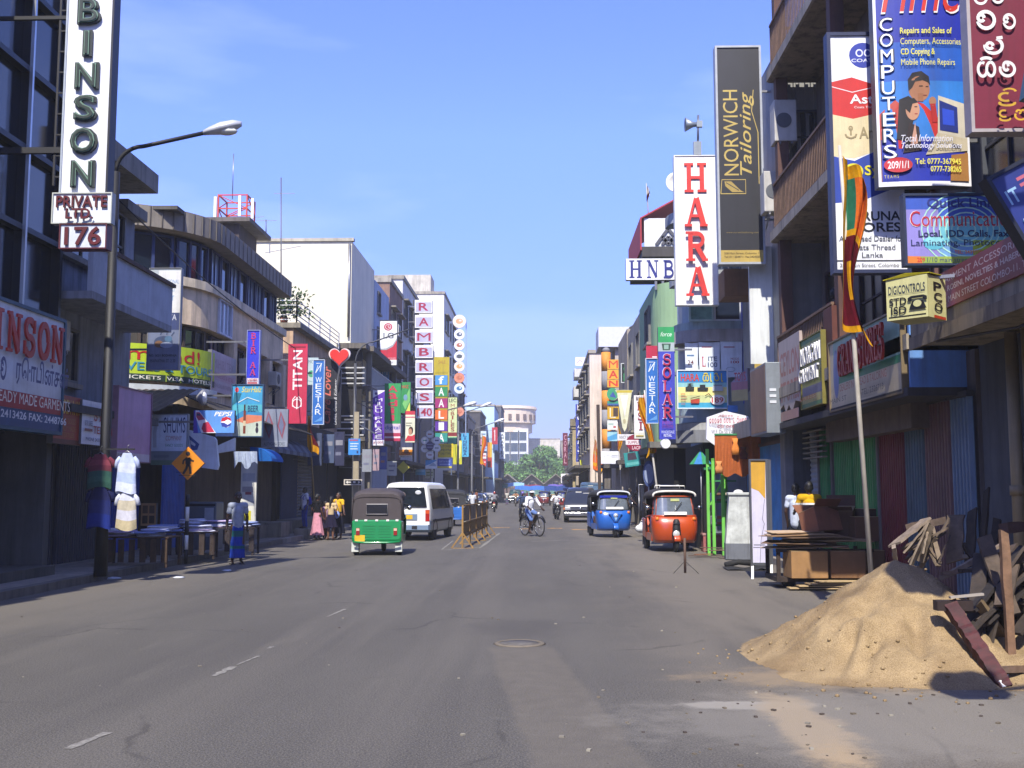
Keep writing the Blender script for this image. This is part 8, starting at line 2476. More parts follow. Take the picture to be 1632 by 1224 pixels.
def van(label, loc, rz, upper, lower, L_=4.4, W_=1.69, H_=1.97, front=False, belt=1.02, hood=.0, group='vans and cars on the road', glass=None, name='van', cat='van', plate='d8b01c'):
 t = thing(name, label, cat, loc, rz, group)
 um, lm = paint(upper), paint(lower)
 gm = glass or mat('1c232b', .05, .4, 1.5, 0, 0, 0, 0, 1, 1.)
 hw = W_ / 2
 tw = hw - .16                       # half width at the roof
 y0, y1 = -L_ / 2, L_ / 2
 def sec(y, z0, zt, zb, k=1., kt=1.):
  b, r_ = hw * k, tw * kt
  zb = min(zb, zt - .02)
  f = (zt - zb) / max(H_ - zb, .01)
  xt = b + (r_ - b) * min(1, max(0, f))
  pts = [(-b * .93, z0), (-b, z0 + .1), (-b, (z0 + zb) / 2), (-b * .995, zb), (-xt - .0, zt - .12 * min(1, f * 1.5)), (-xt * .9, zt - .025), (-xt * .5, zt), (xt * .5, zt), (xt * .9, zt - .025), (xt, zt - .12 * min(1, f * 1.5)), (b * .995, zb), (b, (z0 + zb) / 2), (b, z0 + .1), (b * .93, z0)]
  return [V((x, y, z)) for x, z in pts]
 S = [sec(y0, .42, .74, .72, .95), sec(y0 + .05, .32, .90, .86, .99), sec(y0 + .12 + hood * .2, .26, belt + .02, belt - .04, 1.), sec(y0 + .55 + hood, .26, H_ - .36, belt, 1.), sec(y0 + .95 + hood, .26, H_ - .06, belt, 1.), sec(y0 + 1.6 + hood, .26, H_, belt, 1.), sec(y1 - .6, .26, H_, belt), sec(y1 - .16, .28, H_ - .05, belt), sec(y1 - .05, .32, H_ - .16, belt, .985), sec(y1, .42, belt + .12, belt, .96)]
 n = len(S[0])
 mb = MB()
 for a, b in zip(S, S[1:]):
  for i in range(n):
   j = (i + 1) % n
   low = i in (0, 1, 11, 12, 13)
   mb.add([a[i], a[j], b[j], b[i]], [(0, 3, 2, 1)], lm if low else um, True)
 mb.add(S[0], [tuple(range(n))], lm)
 mb.add(S[-1], [tuple(range(n))[::-1]], um)
 # weld
 body = mb.build('body', t)
 import bmesh
 bm = bmesh.new()
 bm.from_mesh(body.data)
 bmesh.ops.remove_doubles(bm, verts=bm.verts, dist=.0005)
 bmesh.ops.recalc_face_normals(bm, faces=bm.faces)
 bm.to_mesh(body.data)
 bm.free()
 side = lambda s, y, z, o=.012: V((s * (hw + (tw - hw) * max(0, (z - belt) / (H_ - belt)) + o), y, z))
 zw0, zw1 = belt + .05, H_ - .24
 ys = [y0 + .75 + hood, y0 + 1.55 + hood, y0 + 2.6 + hood * .7, y1 - .35]
 for s in (-1, 1):
  for k in range(3):
   a, b = ys[k] + .05, ys[k + 1] - .05
   sh = .32 if k == 0 else 0
   q = [side(s, a, zw0), side(s, b, zw0), side(s, b, zw1), side(s, a + sh, zw1)]
   w_ = MB()
   w_.add(q, [(0, 1, 2, 3)], gm)
   o = w_.build('side_window', t, solid=.008)
   f_ = MB()
   f_.tube(q + [q[0]], .014, BLK, 5)
   f_.build('seal', o)
  MB().box(*sorted((s * hw, s * (hw + .02))), y0 + .4, y1 - .4, .62, .70, mat('2a2c30', .6)).build('side_moulding', t)
  m_ = MB().box(-.05, .05, -.04, .04, -.1, .1, BLK).build('mirror', t, bev=.02, loc=(s * (hw + .14), y0 + .55 + hood, belt + .14))
  MB().bar((-s * .02, 0, -.08), (-s * .16, .05, -.12), .02, .02, BLK).build('arm', m_)
  for y in (y0 + .75 + hood * .5, y1 - .85):
   wheel(t, (s * (hw - .1), y, .31), .31, .2)
   a_ = MB()
   a_.loft([[V((s * (hw + o_), y + r_ * cos(rad(k)), .31 + r_ * sin(rad(k)))) for r_, o_ in ((.33, .004), (.39, .012), (.41, .003))] for k in range(-8, 189, 14)], BLK if s else BLK, False, False)
   a_.build('wheel_arch', t)
 # windscreen
 q = []
 for z, y in ((belt + .06, y0 + .16 + hood * .28), (H_ - .38, y0 + .55 + hood - .02)):
  pass
 yb, yt = y0 + .14 + hood * .28, y0 + .80 + hood
 zb_, zt_ = belt + .05, H_ - .2
 if hood:
  yb, yt = y0 + .30 + hood * .7, y0 + .82 + hood
 w_ = MB()
 qq = [V((-hw * .90, yb - .02, zb_)), V((hw * .90, yb - .02, zb_)), V((tw * .92, yt - .05, zt_)), V((-tw * .92, yt - .05, zt_))]
 w_.add(qq, [(0, 1, 2, 3)], gm)
 o = w_.build('windscreen', t, solid=.01)
 f_ = MB()
 f_.tube(qq + [qq[0]], .016, BLK, 5)
 f_.build('seal', o)
 # rear window, lamps, plate, bumper
 w_ = MB()
 q = [V((-hw * .84, y1 - .012, belt + .12)), V((hw * .84, y1 - .012, belt + .12)), V((tw * .9, y1 - .085, H_ - .2)), V((-tw * .9, y1 - .085, H_ - .2))]
 q = [p + V((0, .04, 0)) for p in q]
 w_.add([q[1], q[0], q[3], q[2]], [(0, 1, 2, 3)], gm)
 o = w_.build('rear_window', t, solid=.01)
 f_ = MB()
 f_.tube(q + [q[0]], .018, BLK, 5)
 f_.bar(q[0].lerp(q[1], .35) + V((0, .02, .02)), q[0].lerp(q[1], .55) + V((0, .03, .12)), .02, .02, BLK)
 f_.build('seal', o)
 for s in (-1, 1):
  l_ = MB().box(-.07, .07, -.05, .02, -.19, .19, mat('a01c18', .2, .1)).build('tail_light', t, loc=(s * (hw - .1), y1 - .01, .84))
  MB().box(-.068, .068, .018, .026, .06, .17, mat('c85020', .25)).build('lens', l_)
  h_ = MB().box(-.15, .15, -.03, .05, -.07, .07, mat('c8ccd0', .1, .1, 4, .5)).build('headlight', t, bev=.02, loc=(s * (hw - .22), y0 - .0, .74))
  MB().box(-.05, .05, -.035, .0, -.06, .06, mat('c06418', .3)).build('indicator', h_, loc=(s * .17, .02, 0))
 MB().box(-.4, .4, y1 - .02, y1 + .02, .68, .9, lm).build('plate_recess', t, bev=.015)
 MB().box(-.24, .24, y1 + .02, y1 + .03, .72, .86, mat(plate, .5)).build('number_plate', t)
 for yy, sg_ in ((y0 - .05, -1), (y1 + .05, 1)):
  b_ = MB()
  rg = []
  for x, dy in ((-hw, -.18), (-hw * .94, 0), (0, .05), (hw * .94, 0), (hw, -.18)):
   y = yy + sg_ * dy
   rg.append([V((x, y - .04, .36)), V((x, y + .04, .36)), V((x, y + .04, .54)), V((x, y - .04, .54))])
  b_.loft(rg, CHR if front and sg_ < 0 else lm, True, True, False)
  b_.build('bumper', t, bev=.02)
 MB().box(-.42, .42, y1 + .11, y1 + .125, .39, .50, BLK).build('bumper_step', t)
 if front:
  g_ = MB()
  g_.box(-hw + .38, hw - .38, y0 - .03, y0 + .02, .66, .82, mat('3c3c40', .4, .1, 4, .7))
  for k in range(4):
   g_.box(-hw + .36, hw - .36, y0 - .045, y0 - .03, .675 + k * .04, .69 + k * .04, CHR)
  g_.box(-hw + .05, hw - .05, y0 - .02, y0 + .03, .83, .86, CHR)
  g_.build('grille', t)
  MB().lathe([(.01, -.06), (.05, -.05), (.05, .0)], CHR, 12, (0, y0, .745), 'y', True, 1.6).build('badge', t)
  MB().box(-.2, .2, y0 - .115, y0 - .105, .40, .5, mat(plate, .5)).build('front_plate', t)
  st = MB()
  for x, z in ((-.1, H_ - .26), (.3, H_ - .33)):
   f = (z - zb_) / (zt_ - zb_)
   y = yb - .02 + (yt - .05 - yb + .02) * f
   st.box(x - .16, x + .16, y - .03, y - .015, z - .03, z + .03, WHT)
  st.build('windscreen_sticker', t)
 else:
  st = MB()
  st.ball((-.42, y1 + .0, H_ - .36), (.11, .008, .07), mat('c8ccd0', .3))
  st.build('window_sticker', t)
 st = MB()
 st.tube([(hw * .5, y0 + 1.0 + hood, H_ - .03), (hw * .52, y0 + 1.2 + hood, H_ + .5)], .006, BLK, 5)
 st.build('aerial', t)
 return t
g = gnd(666, 862)
van('white and silver blue minivan driving away beside the road barrier', (g.x - .2, g.y + 2.2, 0), pi - .10, 'dfe0dc', '7488a0')
g = gnd(920, 826)
van('dark charcoal passenger van with chrome grille and bumper facing the viewer', (g.x - .05, 59, 0), -.05, '23262e', '1c1e24', 4.4, 1.78, 1.86, True, 1.04, .35)
van('blue grey van half hidden behind the charcoal van', (at(947, 800, 68).x, 70.5, 0), -.05, '3c5468', '2c3c4c', 4.5, 1.8, 2.25, True, 1.1)
van('silver blue lorry cab in the traffic beyond the barrier', (at(722, 800, 74).x - 2.3, 76, 0), pi, '5c7890', '44586c', 4.5, 1.75, 2.1)
van('dark parked car far along the shady kerb', (-5.6, 92, 0), 0, '2a2e36', '22262c', 4.1, 1.7, 1.5, True, .9, .5, name='parked_car', cat='car')
van('grey parked car further along the shady kerb', (-5.7, 101, 0), 0, '5c6066', '44484c', 4.1, 1.7, 1.5, True, .9, .5, name='parked_car', cat='car')
van('pale parked car farthest along the shady kerb', (-5.4, 112, 0), 0, 'a8a8a4', '88888a', 4.1, 1.7, 1.5, True, .9, .5, name='parked_car', cat='car')
van('dark green van parked near the tarpaulin stalls at the street end', (-3.4, 150, 0), 0, '24443c', '1c3430', 4.3, 1.7, 1.95, True)
def bike(label, loc, rz, motor=False, c='1c1c20', group=None, lean=0):
 t = thing('motorcycle' if motor else 'bicycle', label, 'motorcycle' if motor else 'bicycle', loc, rz, group)
 if lean:
  t.rotation_euler.y = lean
 m = mat(c, .35, .15, 5, .2)
 r_ = .30 if motor else .34
 wb = .62 if motor else .53
 for y in (-wb, wb):
  w_ = MB()
  w_.tube([(0, r_ * cos(2 * pi * k / 28), r_ * sin(2 * pi * k / 28)) for k in range(29)], .05 if motor else .018, RUB, 8)
  o = w_.build('wheel', t, loc=(0, y, r_ + (.05 if motor else .018)))
  s_ = MB()
  s_.tube([(0, (r_ - .035) * cos(2 * pi * k / 28), (r_ - .035) * sin(2 * pi * k / 28)) for k in range(29)], .01, CHR, 6)
  for k in range(12):
   a = 2 * pi * k / 12
   s_.tube([(0, 0, 0), (0, (r_ - .03) * cos(a), (r_ - .03) * sin(a))], .004 if not motor else .01, STEEL, 4)
  s_.tube([(-.05, 0, 0), (.05, 0, 0)], .03, STEEL, 8)
  s_.build('rim', o)
  g_ = MB()
  g_.loft([[V((x, y + (r_ + .06) * cos(rad(k)), r_ + .03 + (r_ + .06) * sin(rad(k)))) for x in (-.04, 0, .04)] for k in range(20, 161, 14)], m, False, False)
  g_.build('mudguard', t)
 zc = r_ + .02
 f = MB()
 if motor:
  f.tube([(0, -.42, .92), (0, -.62, zc)], .03, STEEL, 8)
  f.tube([(0, -.4, .85), (0, .1, .75), (0, .62, .72)], .03, m, 8)
  f.tube([(0, -.38, .8), (0, -.25, .35), (0, .3, .3), (0, .62, zc)], .028, m, 8)
  f.build('frame', t)
  MB().ball((0, -.02, .42), (.13, .2, .14), mat('6c6e70', .4, .2, 8, .7)).build('engine', t)
  MB().ball((0, -.16, .86), (.14, .26, .12), m).build('fuel_tank', t)
  MB().ball((0, .36, .84), (.13, .4, .06), BLK).build('seat', t)
  MB().tube([(.12, -.1, .3), (.13, .3, .28), (.13, .75, .36)], [.025, .035, .05], CHR, 8).build('exhaust', t)
  MB().tube([(-.34, -.3, 1.05), (-.15, -.4, 1.0), (.15, -.4, 1.0), (.34, -.3, 1.05)], .014, BLK, 6).build('handlebar', t)
  MB().lathe([(.09, .08), (.1, 0), (.01, -.03)], mat('d8d8d4', .1, .1, 3, .3), 14, (0, -.56, .9), 'y').build('headlight', t)
  MB().box(-.07, .07, .84, .87, .68, .78, mat('a01c18', .3)).build('tail_light', t)
  MB().box(-.09, .09, .86, .87, .55, .66, mat('e0d8c0', .5)).build('number_plate', t)
 else:
  f.tube([(0, -.36, .88), (0, -.36, .78), (0, -.53, zc)], .016, m, 8)
  f.tube([(0, -.36, .80), (0, .22, .78)], .016, m, 8)
  f.tube([(0, -.37, .72), (0, .06, .28)], .017, m, 8)
  f.tube([(0, .24, .90), (0, .06, .28)], .016, m, 8)
  for s in (-.05, .05):
   f.tube([(s, .06, .28), (s, .53, zc)], .009, m, 6)
   f.tube([(s, .22, .76), (s, .53, zc)], .008, m, 6)
  f.build('frame', t)
  MB().tube([(-.28, -.22, .98), (-.22, -.34, 1.0), (0, -.38, .97), (.22, -.34, 1.0), (.28, -.22, .98)], .012, CHR, 6).build('handlebar', t)
  MB().ball((0, .26, .93), (.09, .13, .04), BLK).build('saddle', t)
  ck = MB()
  ck.lathe([(.09, -.006), (.09, .006)], STEEL, 18, (.04, .06, .28), 'x')
  ck.tube([(-.08, .06, .28), (-.08, -.04, .14)], .01, STEEL, 6)
  ck.tube([(.08, .06, .28), (.08, .16, .42)], .01, STEEL, 6)
  ck.build('crank', t)
  for s, y, z in ((-.13, -.04, .14), (.13, .16, .42)):
   MB().box(s - .05, s + .05, y - .04, y + .04, z - .012, z + .012, BLK).build('pedal', t)
  MB().ball((0, -.46, .84), (.05, .05, .05), mat('e8e8e4', .15, .1, 3, .3)).build('lamp', t)
  cr_ = MB()
  for x in (-.06, 0, .06):
   cr_.bar((x, .3, .76), (x, .72, .76), .012, .012, BLK)
  cr_.bar((-.06, .68, .76), (-.02, .53, zc), .01, .01, BLK)
  cr_.bar((.06, .68, .76), (.02, .53, zc), .01, .01, BLK)
  cr_.build('carrier', t)
 return t
# ============================================================ PEOPLE
def skinmesh(caps, voxel, m, name, par, smooth=4):
 """one continuous surface grown from overlapping tapered limbs"""
 mb = MB()
 for c in caps:
  if c[0] == 'b':
   mb.ball(c[1], c[2], m, 14, 10)
  else:
   _, a, b, ra, rb = c[:5]
   a, b = V(a), V(b)
   if (b - a).length > 1e-4:
    mb.tube([a, a.lerp(b, .33), a.lerp(b, .66), b], [ra, ra + (rb - ra) * .33, ra + (rb - ra) * .66, rb], m, 12)
   mb.ball(a, ra, m, 12, 8)
   mb.ball(b, rb, m, 12, 8)
 o = mb.build('tmp')
 md = o.modifiers.new('r', 'REMESH')
 md.mode = 'VOXEL'
 md.voxel_size = voxel
 if smooth:
  ms = o.modifiers.new('s', 'SMOOTH')
  ms.factor, ms.iterations = .5, smooth
 dg = bpy.context.evaluated_depsgraph_get()
 me = bpy.data.meshes.new_from_object(o.evaluated_get(dg))
 old = o.data
 bpy.data.objects.remove(o)
 bpy.data.meshes.remove(old)
 me.name = name
 me.materials.clear()
 me.materials.append(m)
 for p in me.polygons:
  p.use_smooth = True
 r = bpy.data.objects.new(name, me)
 col.objects.link(r)
 r.parent = par
 return r
BASE = dict(pel=(0, 0, .95), che=(0, -.01, 1.27), nec=(0, 0, 1.45), hea=(0, -.02, 1.605), shL=(-.17, 0, 1.405), shR=(.17, 0, 1.405), elL=(-.235, .03, 1.13), elR=(.235, .03, 1.13), wrL=(-.25, -.06, .89), wrR=(.25, -.06, .89),
   hiL=(-.09, 0, .91), hiR=(.09, 0, .91), knL=(-.1, -.02, .49), knR=(.1, -.02, .49), anL=(-.1, .03, .08), anR=(.1, .03, .08), toL=(-.12, -.15, .03), toR=(.12, -.15, .03))
def person(label, loc, rz, h=1.68, pose=None, shirtc='c8c8c8', legs='trousers', legc='20243c', skin='4a2f22', hair='short', hairc='0c0a0a', sleeve=.55, female=False, vox=.013, group=None, cap=None, stripes=None, skirt_len=.62, grip=False, bag=None, cuff=None, dup=None):
 t = thing('person', label, 'person', loc, rz, group)
 s = h / 1.72
 J = {k: V(v) * s for k, v in {**BASE, **(pose or {})}.items()}
 sk = mat(skin, .55, .15, 6)
 L_ = lambda a, b, f: J[a].lerp(J[b], f)
 wd = .9 if female else 1
 caps = [('c', J['pel'], J['che'], .125 * s * wd, .13 * s * wd), ('c', J['shL'], J['shR'], .07 * s, .07 * s), ('c', L_('che', 'nec', .3), J['nec'], .11 * s * wd, .055 * s), ('c', J['nec'], L_('nec', 'hea', .6), .052 * s, .055 * s)]
 hd = J['hea']
 fwd = V((0, -1, 0))
 caps += [('b', hd + V((0, .01, .03)) * s, V((.078, .096, .1)) * s), ('b', hd + V((0, -.02, -.04)) * s, V((.06, .07, .075)) * s), ('c', hd + V((0, -.092, .0)) * s, hd + V((0, -.108, -.025)) * s, .011 * s, .016 * s),
   ('b', hd + V((0, -.08, -.085)) * s, V((.03, .022, .02)) * s), ('b', hd + V((0, -.085, -.058)) * s, V((.028, .014, .01)) * s)]
 for q in (-1, 1):
  caps.append(('b', hd + V((q * .08, .01, -.005)) * s, V((.014, .022, .032)) * s))
  S = 'L' if q < 0 else 'R'
  caps += [('c', J['sh' + S], J['el' + S], .05 * s * wd, .039 * s * wd), ('c', J['el' + S], J['wr' + S], .04 * s * wd, .027 * s)]
  w_ = J['wr' + S]
  d = (w_ - J['el' + S]).normalized()
  side = d.cross(V((0, 1, 0)))
  if side.length < .2:
   side = V((1, 0, 0))
  side = V((0, -1, 0)) - d * d.dot(V((0, -1, 0)))      # across the palm
  if side.length < .3:
   side = V((0, 0, 1)) - d * d.dot(V((0, 0, 1)))
  side.normalize()
  nrm = d.cross(side) * q                               # palm faces the body
  pm_ = w_ + d * .05 * s
  for k in (-1, 0, 1):
   caps.append(('c', w_ + side * k * .012 * s, w_ + d * .085 * s + side * k * .024 * s, .02 * s, .018 * s))
  for k, ln in ((1.5, .068), (.5, .08), (-.5, .075), (-1.5, .058)):
   a = w_ + (d * .085 + side * k * .02) * s
   cu = .75 if grip else .3
   m1 = a + (d * (1 - cu * .4) - nrm * cu) * ln * .5 * s
   e1 = m1 + (d * (1 - cu) - nrm * cu * 1.4) * ln * .5 * s
   caps += [('c', a, m1, .0105 * s, .0098 * s), ('c', m1, e1, .0098 * s, .0085 * s)]
  a = w_ + (d * .03 + side * .03) * s
  caps += [('c', a, a + (d * .03 + side * .022 - nrm * .01) * s, .013 * s, .0115 * s), ('c', a + (d * .03 + side * .022 - nrm * .01) * s, a + (d * .055 + side * .022 - nrm * .024) * s, .0115 * s, .0095 * s)]
  caps += [('c', J['hi' + S], J['kn' + S], .082 * s, .056 * s), ('c', J['kn' + S], L_('kn' + S, 'an' + S, .35), .054 * s, .056 * s), ('c', L_('kn' + S, 'an' + S, .35), J['an' + S], .056 * s, .036 * s), ('c', J['an' + S], J['to' + S], .036 * s, .028 * s)]
 skinmesh(caps, vox, sk, 'body', t)
 # eyes
 e = MB()
 for q in (-1, 1):
  e.ball(hd + V((q * .03, -.092, .012)) * s, V((.013, .008, .008)) * s, mat('e8e4dc', .3))
  e.ball(hd + V((q * .03, -.099, .012)) * s, V((.006, .004, .006)) * s, BLK)
  e.bar(hd + V((q * .016, -.098, .036)) * s, hd + V((q * .046, -.088, .036)) * s, .006 * s, .008 * s, BLK)
 e.build('eyes', t)
 hc = mat(hairc, .6, .3, 20)
 hb = [('b', hd + V((0, .025, .045)) * s, V((.086, .1, .1)) * s), ('b', hd + V((0, .05, .0)) * s, V((.082, .07, .085)) * s)]
 if hair == 'bun':
  hb.append(('b', hd + V((0, .12, .0)) * s, V((.05, .045, .05)) * s))
 if hair == 'long':
  hb += [('c', hd + V((0, .08, .0)) * s, J['che'] + V((0, .13, .02)) * s, .065 * s, .03 * s)]
 if hair == 'plait':
  hb += [('c', hd + V((0, .09, -.02)) * s, J['che'] + V((.02, .14, -.08)) * s, .04 * s, .018 * s)]
 if hair != 'none':
  skinmesh(hb, vox, hc, 'hair', t, 2)
 if cap:
  cb_ = MB()
  cm_ = cloth(cap[0]) if cap[1] != 'helmet' else paint(cap[0])
  r_ = V((.1, .115, .1)) * s
  pr = []
  for k in range(7):
   a = pi / 2 * k / 6
   pr.append([hd + V((r_.x * cos(a) * cos(2 * pi * j / 18), r_.y * cos(a) * sin(2 * pi * j / 18) + .01, .03 * s + r_.z * sin(a) * (.9 if cap[1] == 'cap' else 1.05))) for j in range(18)])
  cb_.loft(pr, cm_, True, True)
  if cap[1] == 'cap':
   cb_.loft([[hd + V((x, -.1 - .07 * (1 - (x / .09) ** 2), z)) * s for x in [-.09 + .018 * i for i in range(11)]] for z in (.045, .055)] + [[hd + V((x, -.09, .06)) * s for x in [-.09 + .018 * i for i in range(11)]]], cm_, False, False)
  else:
   cb_.ball(hd + V((0, .03, .0)) * s, V((.11, .115, .11)) * s, cm_)
  cb_.build('cap' if cap[1] == 'cap' else 'helmet', t)
 # shirt
 cm_ = cloth(shirtc)
 sc = [('c', J['pel'] + V((0, 0, -.06 * s)), J['che'], .142 * s * wd, .148 * s * wd), ('c', J['shL'], J['shR'], .083 * s, .083 * s), ('c', L_('che', 'nec', .2), L_('che', 'nec', .8), .125 * s * wd, .075 * s)]
 if legs == 'skirt':
  sc[0] = ('c', J['pel'] + V((0, 0, .04 * s)), J['che'], .132 * s * wd, .145 * s * wd)
 for S in 'LR':
  if sleeve <= 1:
   sc.append(('c', J['sh' + S], L_('sh' + S, 'el' + S, sleeve), .068 * s * wd, .064 * s * wd))
  else:
   sc += [('c', J['sh' + S], J['el' + S], .066 * s, .056 * s), ('c', J['el' + S], L_('el' + S, 'wr' + S, sleeve - 1), .056 * s, .046 * s)]
 sh = skinmesh(sc, vox, cm_, 'shirt', t, 3)
 if stripes:
  for c in stripes:
   sh.data.materials.append(cloth(c[2]))
  for p in sh.data.polygons:
   z = p.center.z / s
   for k, c in enumerate(stripes):
    if c[0] <= z < c[1]:
     p.material_index = k + 1
 lm = cloth(legc)
 if legs in ('trousers', 'shorts'):
  lc = [('c', J['pel'] + V((0, 0, .02 * s)), J['pel'] + V((0, 0, -.05 * s)), .14 * s, .14 * s)]
  for S in 'LR':
   lc.append(('c', J['hi' + S], J['kn' + S], .098 * s, .075 * s))
   if legs == 'trousers':
    lc.append(('c', J['kn' + S], L_('kn' + S, 'an' + S, .96), .074 * s, .062 * s))
  skinmesh(lc, vox, lm, 'trousers' if legs == 'trousers' else 'shorts', t, 2)
 else:
  rng = random.Random(int(h * 1000))
  n = 36
  top = J['pel'] + V((0, 0, .07 * s))
  rings = []
  sar = legs == 'sarong'
  for i in range(13):
   v = i / 12
   r_ = (.14 + (.035 if sar else .13) * v) * s
   z = top.z - v * skirt_len * s
   cx = (J['knL'] + J['knR']) / 2
   c_ = top.lerp(V((cx.x, cx.y, z)), min(1, v * 1.2))
   rings.append([V((c_.x + r_ * (1 + .09 * v * sin(k * 9 * 2 * pi / n + 1)) * cos(2 * pi * k / n), c_.y + .85 * r_ * (1 + .09 * v * sin(k * 9 * 2 * pi / n + 1)) * sin(2 * pi * k / n), z)) for k in range(n)])
  mb = MB()
  for i in range(12):
   mm = lm
   if sar and i in (3, 4, 8):
    mm = cloth('1c5c5c')
   mb.loft([rings[i], rings[i + 1]], mm, True, False)
  mb.build('skirt' if not sar else 'sarong', t)
 fm = mat('1c1614', .6)
 for S in 'LR':
  MB().box(-.04 * s, .04 * s, -.02 * s, .26 * s, -.012, .012, fm, Matrix.Translation(J['to' + S] + V((0, -.03 * s, -.022 * s))) @ Matrix.Rotation(0, 4, 'Z')).build('sandal', t)
 if bag == 'pack':
  b_ = skinmesh([('b', J['che'] + V((0, .2, -.12)) * s, V((.15, .1, .2)) * s), ('b', J['che'] + V((0, .26, -.2)) * s, V((.11, .07, .1)) * s)], .02, cloth('2430a0'), 'backpack', t, 3)
  q = MB()
  for x in (-.1, .1):
   q.tube([J['che'] + V((x, .14, .1)) * s, J['che'] + V((x, -.04, .16)) * s, J['che'] + V((x, -.14, .0)) * s, J['che'] + V((x, .1, -.25)) * s], .02 * s, cloth('2430a0'), 6)
  q.build('strap', b_)
 return t
SKIN = ('3c261b', '4a3022', '5a3a28', '6a4630')
g = gnd(377, 899)
person('man in a pale grey shirt and blue green sarong walking by the clothes stall', (g.x, g.y, 0), .5, 1.62, {'knR': (.1, -.1, .5), 'anR': (.1, .02, .09), 'toR': (.12, -.15, .03), 'wrL': (-.27, -.02, .87), 'wrR': (.25, .06, .88)}, '98a0b0', 'sarong', '1c3c9c', SKIN[0], 'short', skirt_len=.86, vox=.01)
GS = 'people waiting on the shady pavement'
def at_g(px, Y):
 return at(px, 800, Y).x
person('schoolboy in white shirt and blue trousers with a blue backpack on the step', (at_g(486, 37.6), 37.6, .36), -.9, 1.42, None, 'dcdce4', 'trousers', '24409c', SKIN[0], 'short', group=GS, bag='pack')
person('woman in a black top and long pink pleated skirt with her back turned', (at_g(506, 36.6), 36.6, .0), 2.6, 1.55, {'wrR': (.2, -.18, 1.0), 'elR': (.26, .02, 1.14)}, '14141a', 'skirt', 'c88c9c', SKIN[2], 'bun', female=True, group=GS, skirt_len=.84)
person('girl in a pink and white top and dark skirt turned sideways in the school group', (at_g(519, 36.9), 36.9, .0), 1.3, 1.3, None, 'b08ca0', 'skirt', '221c34', SKIN[2], 'plait', female=True, group=GS, skirt_len=.5)
person('girl in cream top and short navy skirt in the middle of the school group', (at_g(528, 36.3), 36.3, .0), 2.9, 1.46, {'wrL': (-.16, -.2, 1.02)}, 'c8b088', 'skirt', '1c1830', SKIN[3], 'long', female=True, group=GS, skirt_len=.5)
person('woman in a yellow top and dark skirt reaching down with one arm', (at_g(540, 37.0), 37.0, .0), -.5, 1.6, {'elR': (.3, -.1, 1.2), 'wrR': (.42, -.2, 1.0)}, 'd8a828', 'skirt', '181a28', SKIN[2], 'bun', female=True, group=GS, skirt_len=.8)
b_ = thing('shoulder_bag', 'pale blue shoulder bag at the side of the woman in the yellow top', 'bag', (at_g(536, 36.7), 36.7, .85))
skinmesh([('b', (0, 0, 0), (.13, .06, .14))], .015, cloth('8898d0'), 'pouch', b_)
MB().tube([(-.1, 0, .1), (-.02, .0, .5), (.1, 0, .1)], .012, cloth('7080b8'), 6).build('strap', b_)
# sunny side
p = at(1292, 880, 21.0)
person('person in a yellow and white striped shirt with back turned behind the carton heap', (p.x, 21.0, .2), 2.9, 1.62, {'elL': (-.28, -.05, 1.15), 'wrL': (-.3, -.28, 1.05), 'elR': (.28, -.05, 1.15), 'wrR': (.3, -.28, 1.1)}, 'c89c1c', 'trousers', '2a2c34', SKIN[0], 'short', stripes=((1.2, 1.3, 'd8d8d8'), (1.05, 1.1, 'd8d8d8')), vox=.01)
person('person in a white shirt standing close to the blue shutter beyond the striped shirt', (at(1270, 850, 22.4).x, 22.4, .14), 2.4, 1.66, None, 'c0c8d8', 'trousers', '20242c', SKIN[0], 'short')
person('person in dark clothes, hand on hip, standing between the blue and orange three-wheelers', (at_g(1017, 47), 47, .14), .4, 1.72, {'elL': (-.34, .02, 1.18), 'wrL': (-.18, -.08, 1.0)}, '14141c', 'trousers', '16161c', SKIN[0], 'short')
person('person in a dark red shirt leaning on the balcony rail with back turned', (5.75, 20.6, 3.84), 2.0, 1.72, {'elR': (.3, .05, 1.18), 'wrR': (.32, -.1, .96)}, '7c1018', 'trousers', '50545c', SKIN[0], 'short')
# driver of the orange three-wheeler, arm out of the side
g = gnd(1076, 880)
person('driver reaching a bare arm out of the orange three-wheeler', (g.x + .02, g.y + 1.0, -.06), -.06, 1.62, {'pel': (0, .0, .84), 'che': (0, -.02, 1.13), 'nec': (0, -.04, 1.3), 'hea': (0, -.08, 1.44), 'shL': (-.17, -.03, 1.27), 'shR': (.17, -.03, 1.27), 'elL': (-.48, -.12, 1.27), 'wrL': (-.74, -.16, 1.42), 'elR': (.26, -.2, 1.05), 'wrR': (.26, -.44, 1.08), 'hiL': (-.1, -.02, .82), 'hiR': (.1, -.02, .82), 'knL': (-.14, -.4, .78), 'knR': (.14, -.4, .78), 'anL': (-.13, -.5, .42), 'anR': (.13, -.5, .42), 'toL': (-.13, -.62, .40), 'toR': (.13, -.62, .40)}, '2c3c5c', 'trousers', '1c1c24', SKIN[1], 'short', sleeve=.5)
g = gnd(975, 857)
RIDE = {'pel': (0, .24, 1.02), 'che': (0, .12, 1.32), 'nec': (0, .06, 1.49), 'hea': (0, .0, 1.64), 'shL': (-.18, .06, 1.45), 'shR': (.18, .06, 1.45), 'elL': (-.3, -.06, 1.22), 'elR': (.3, -.06, 1.22), 'wrL': (-.27, -.28, 1.08), 'wrR': (.27, -.28, 1.08), 'hiL': (-.09, .2, .98), 'hiR': (.09, .2, .98), 'knL': (-.13, -.16, .66), 'knR': (.13, -.1, .88), 'anL': (-.13, .0, .24), 'anR': (.13, .14, .52), 'toL': (-.13, -.15, .17), 'toR': (.13, -.0, .46)}
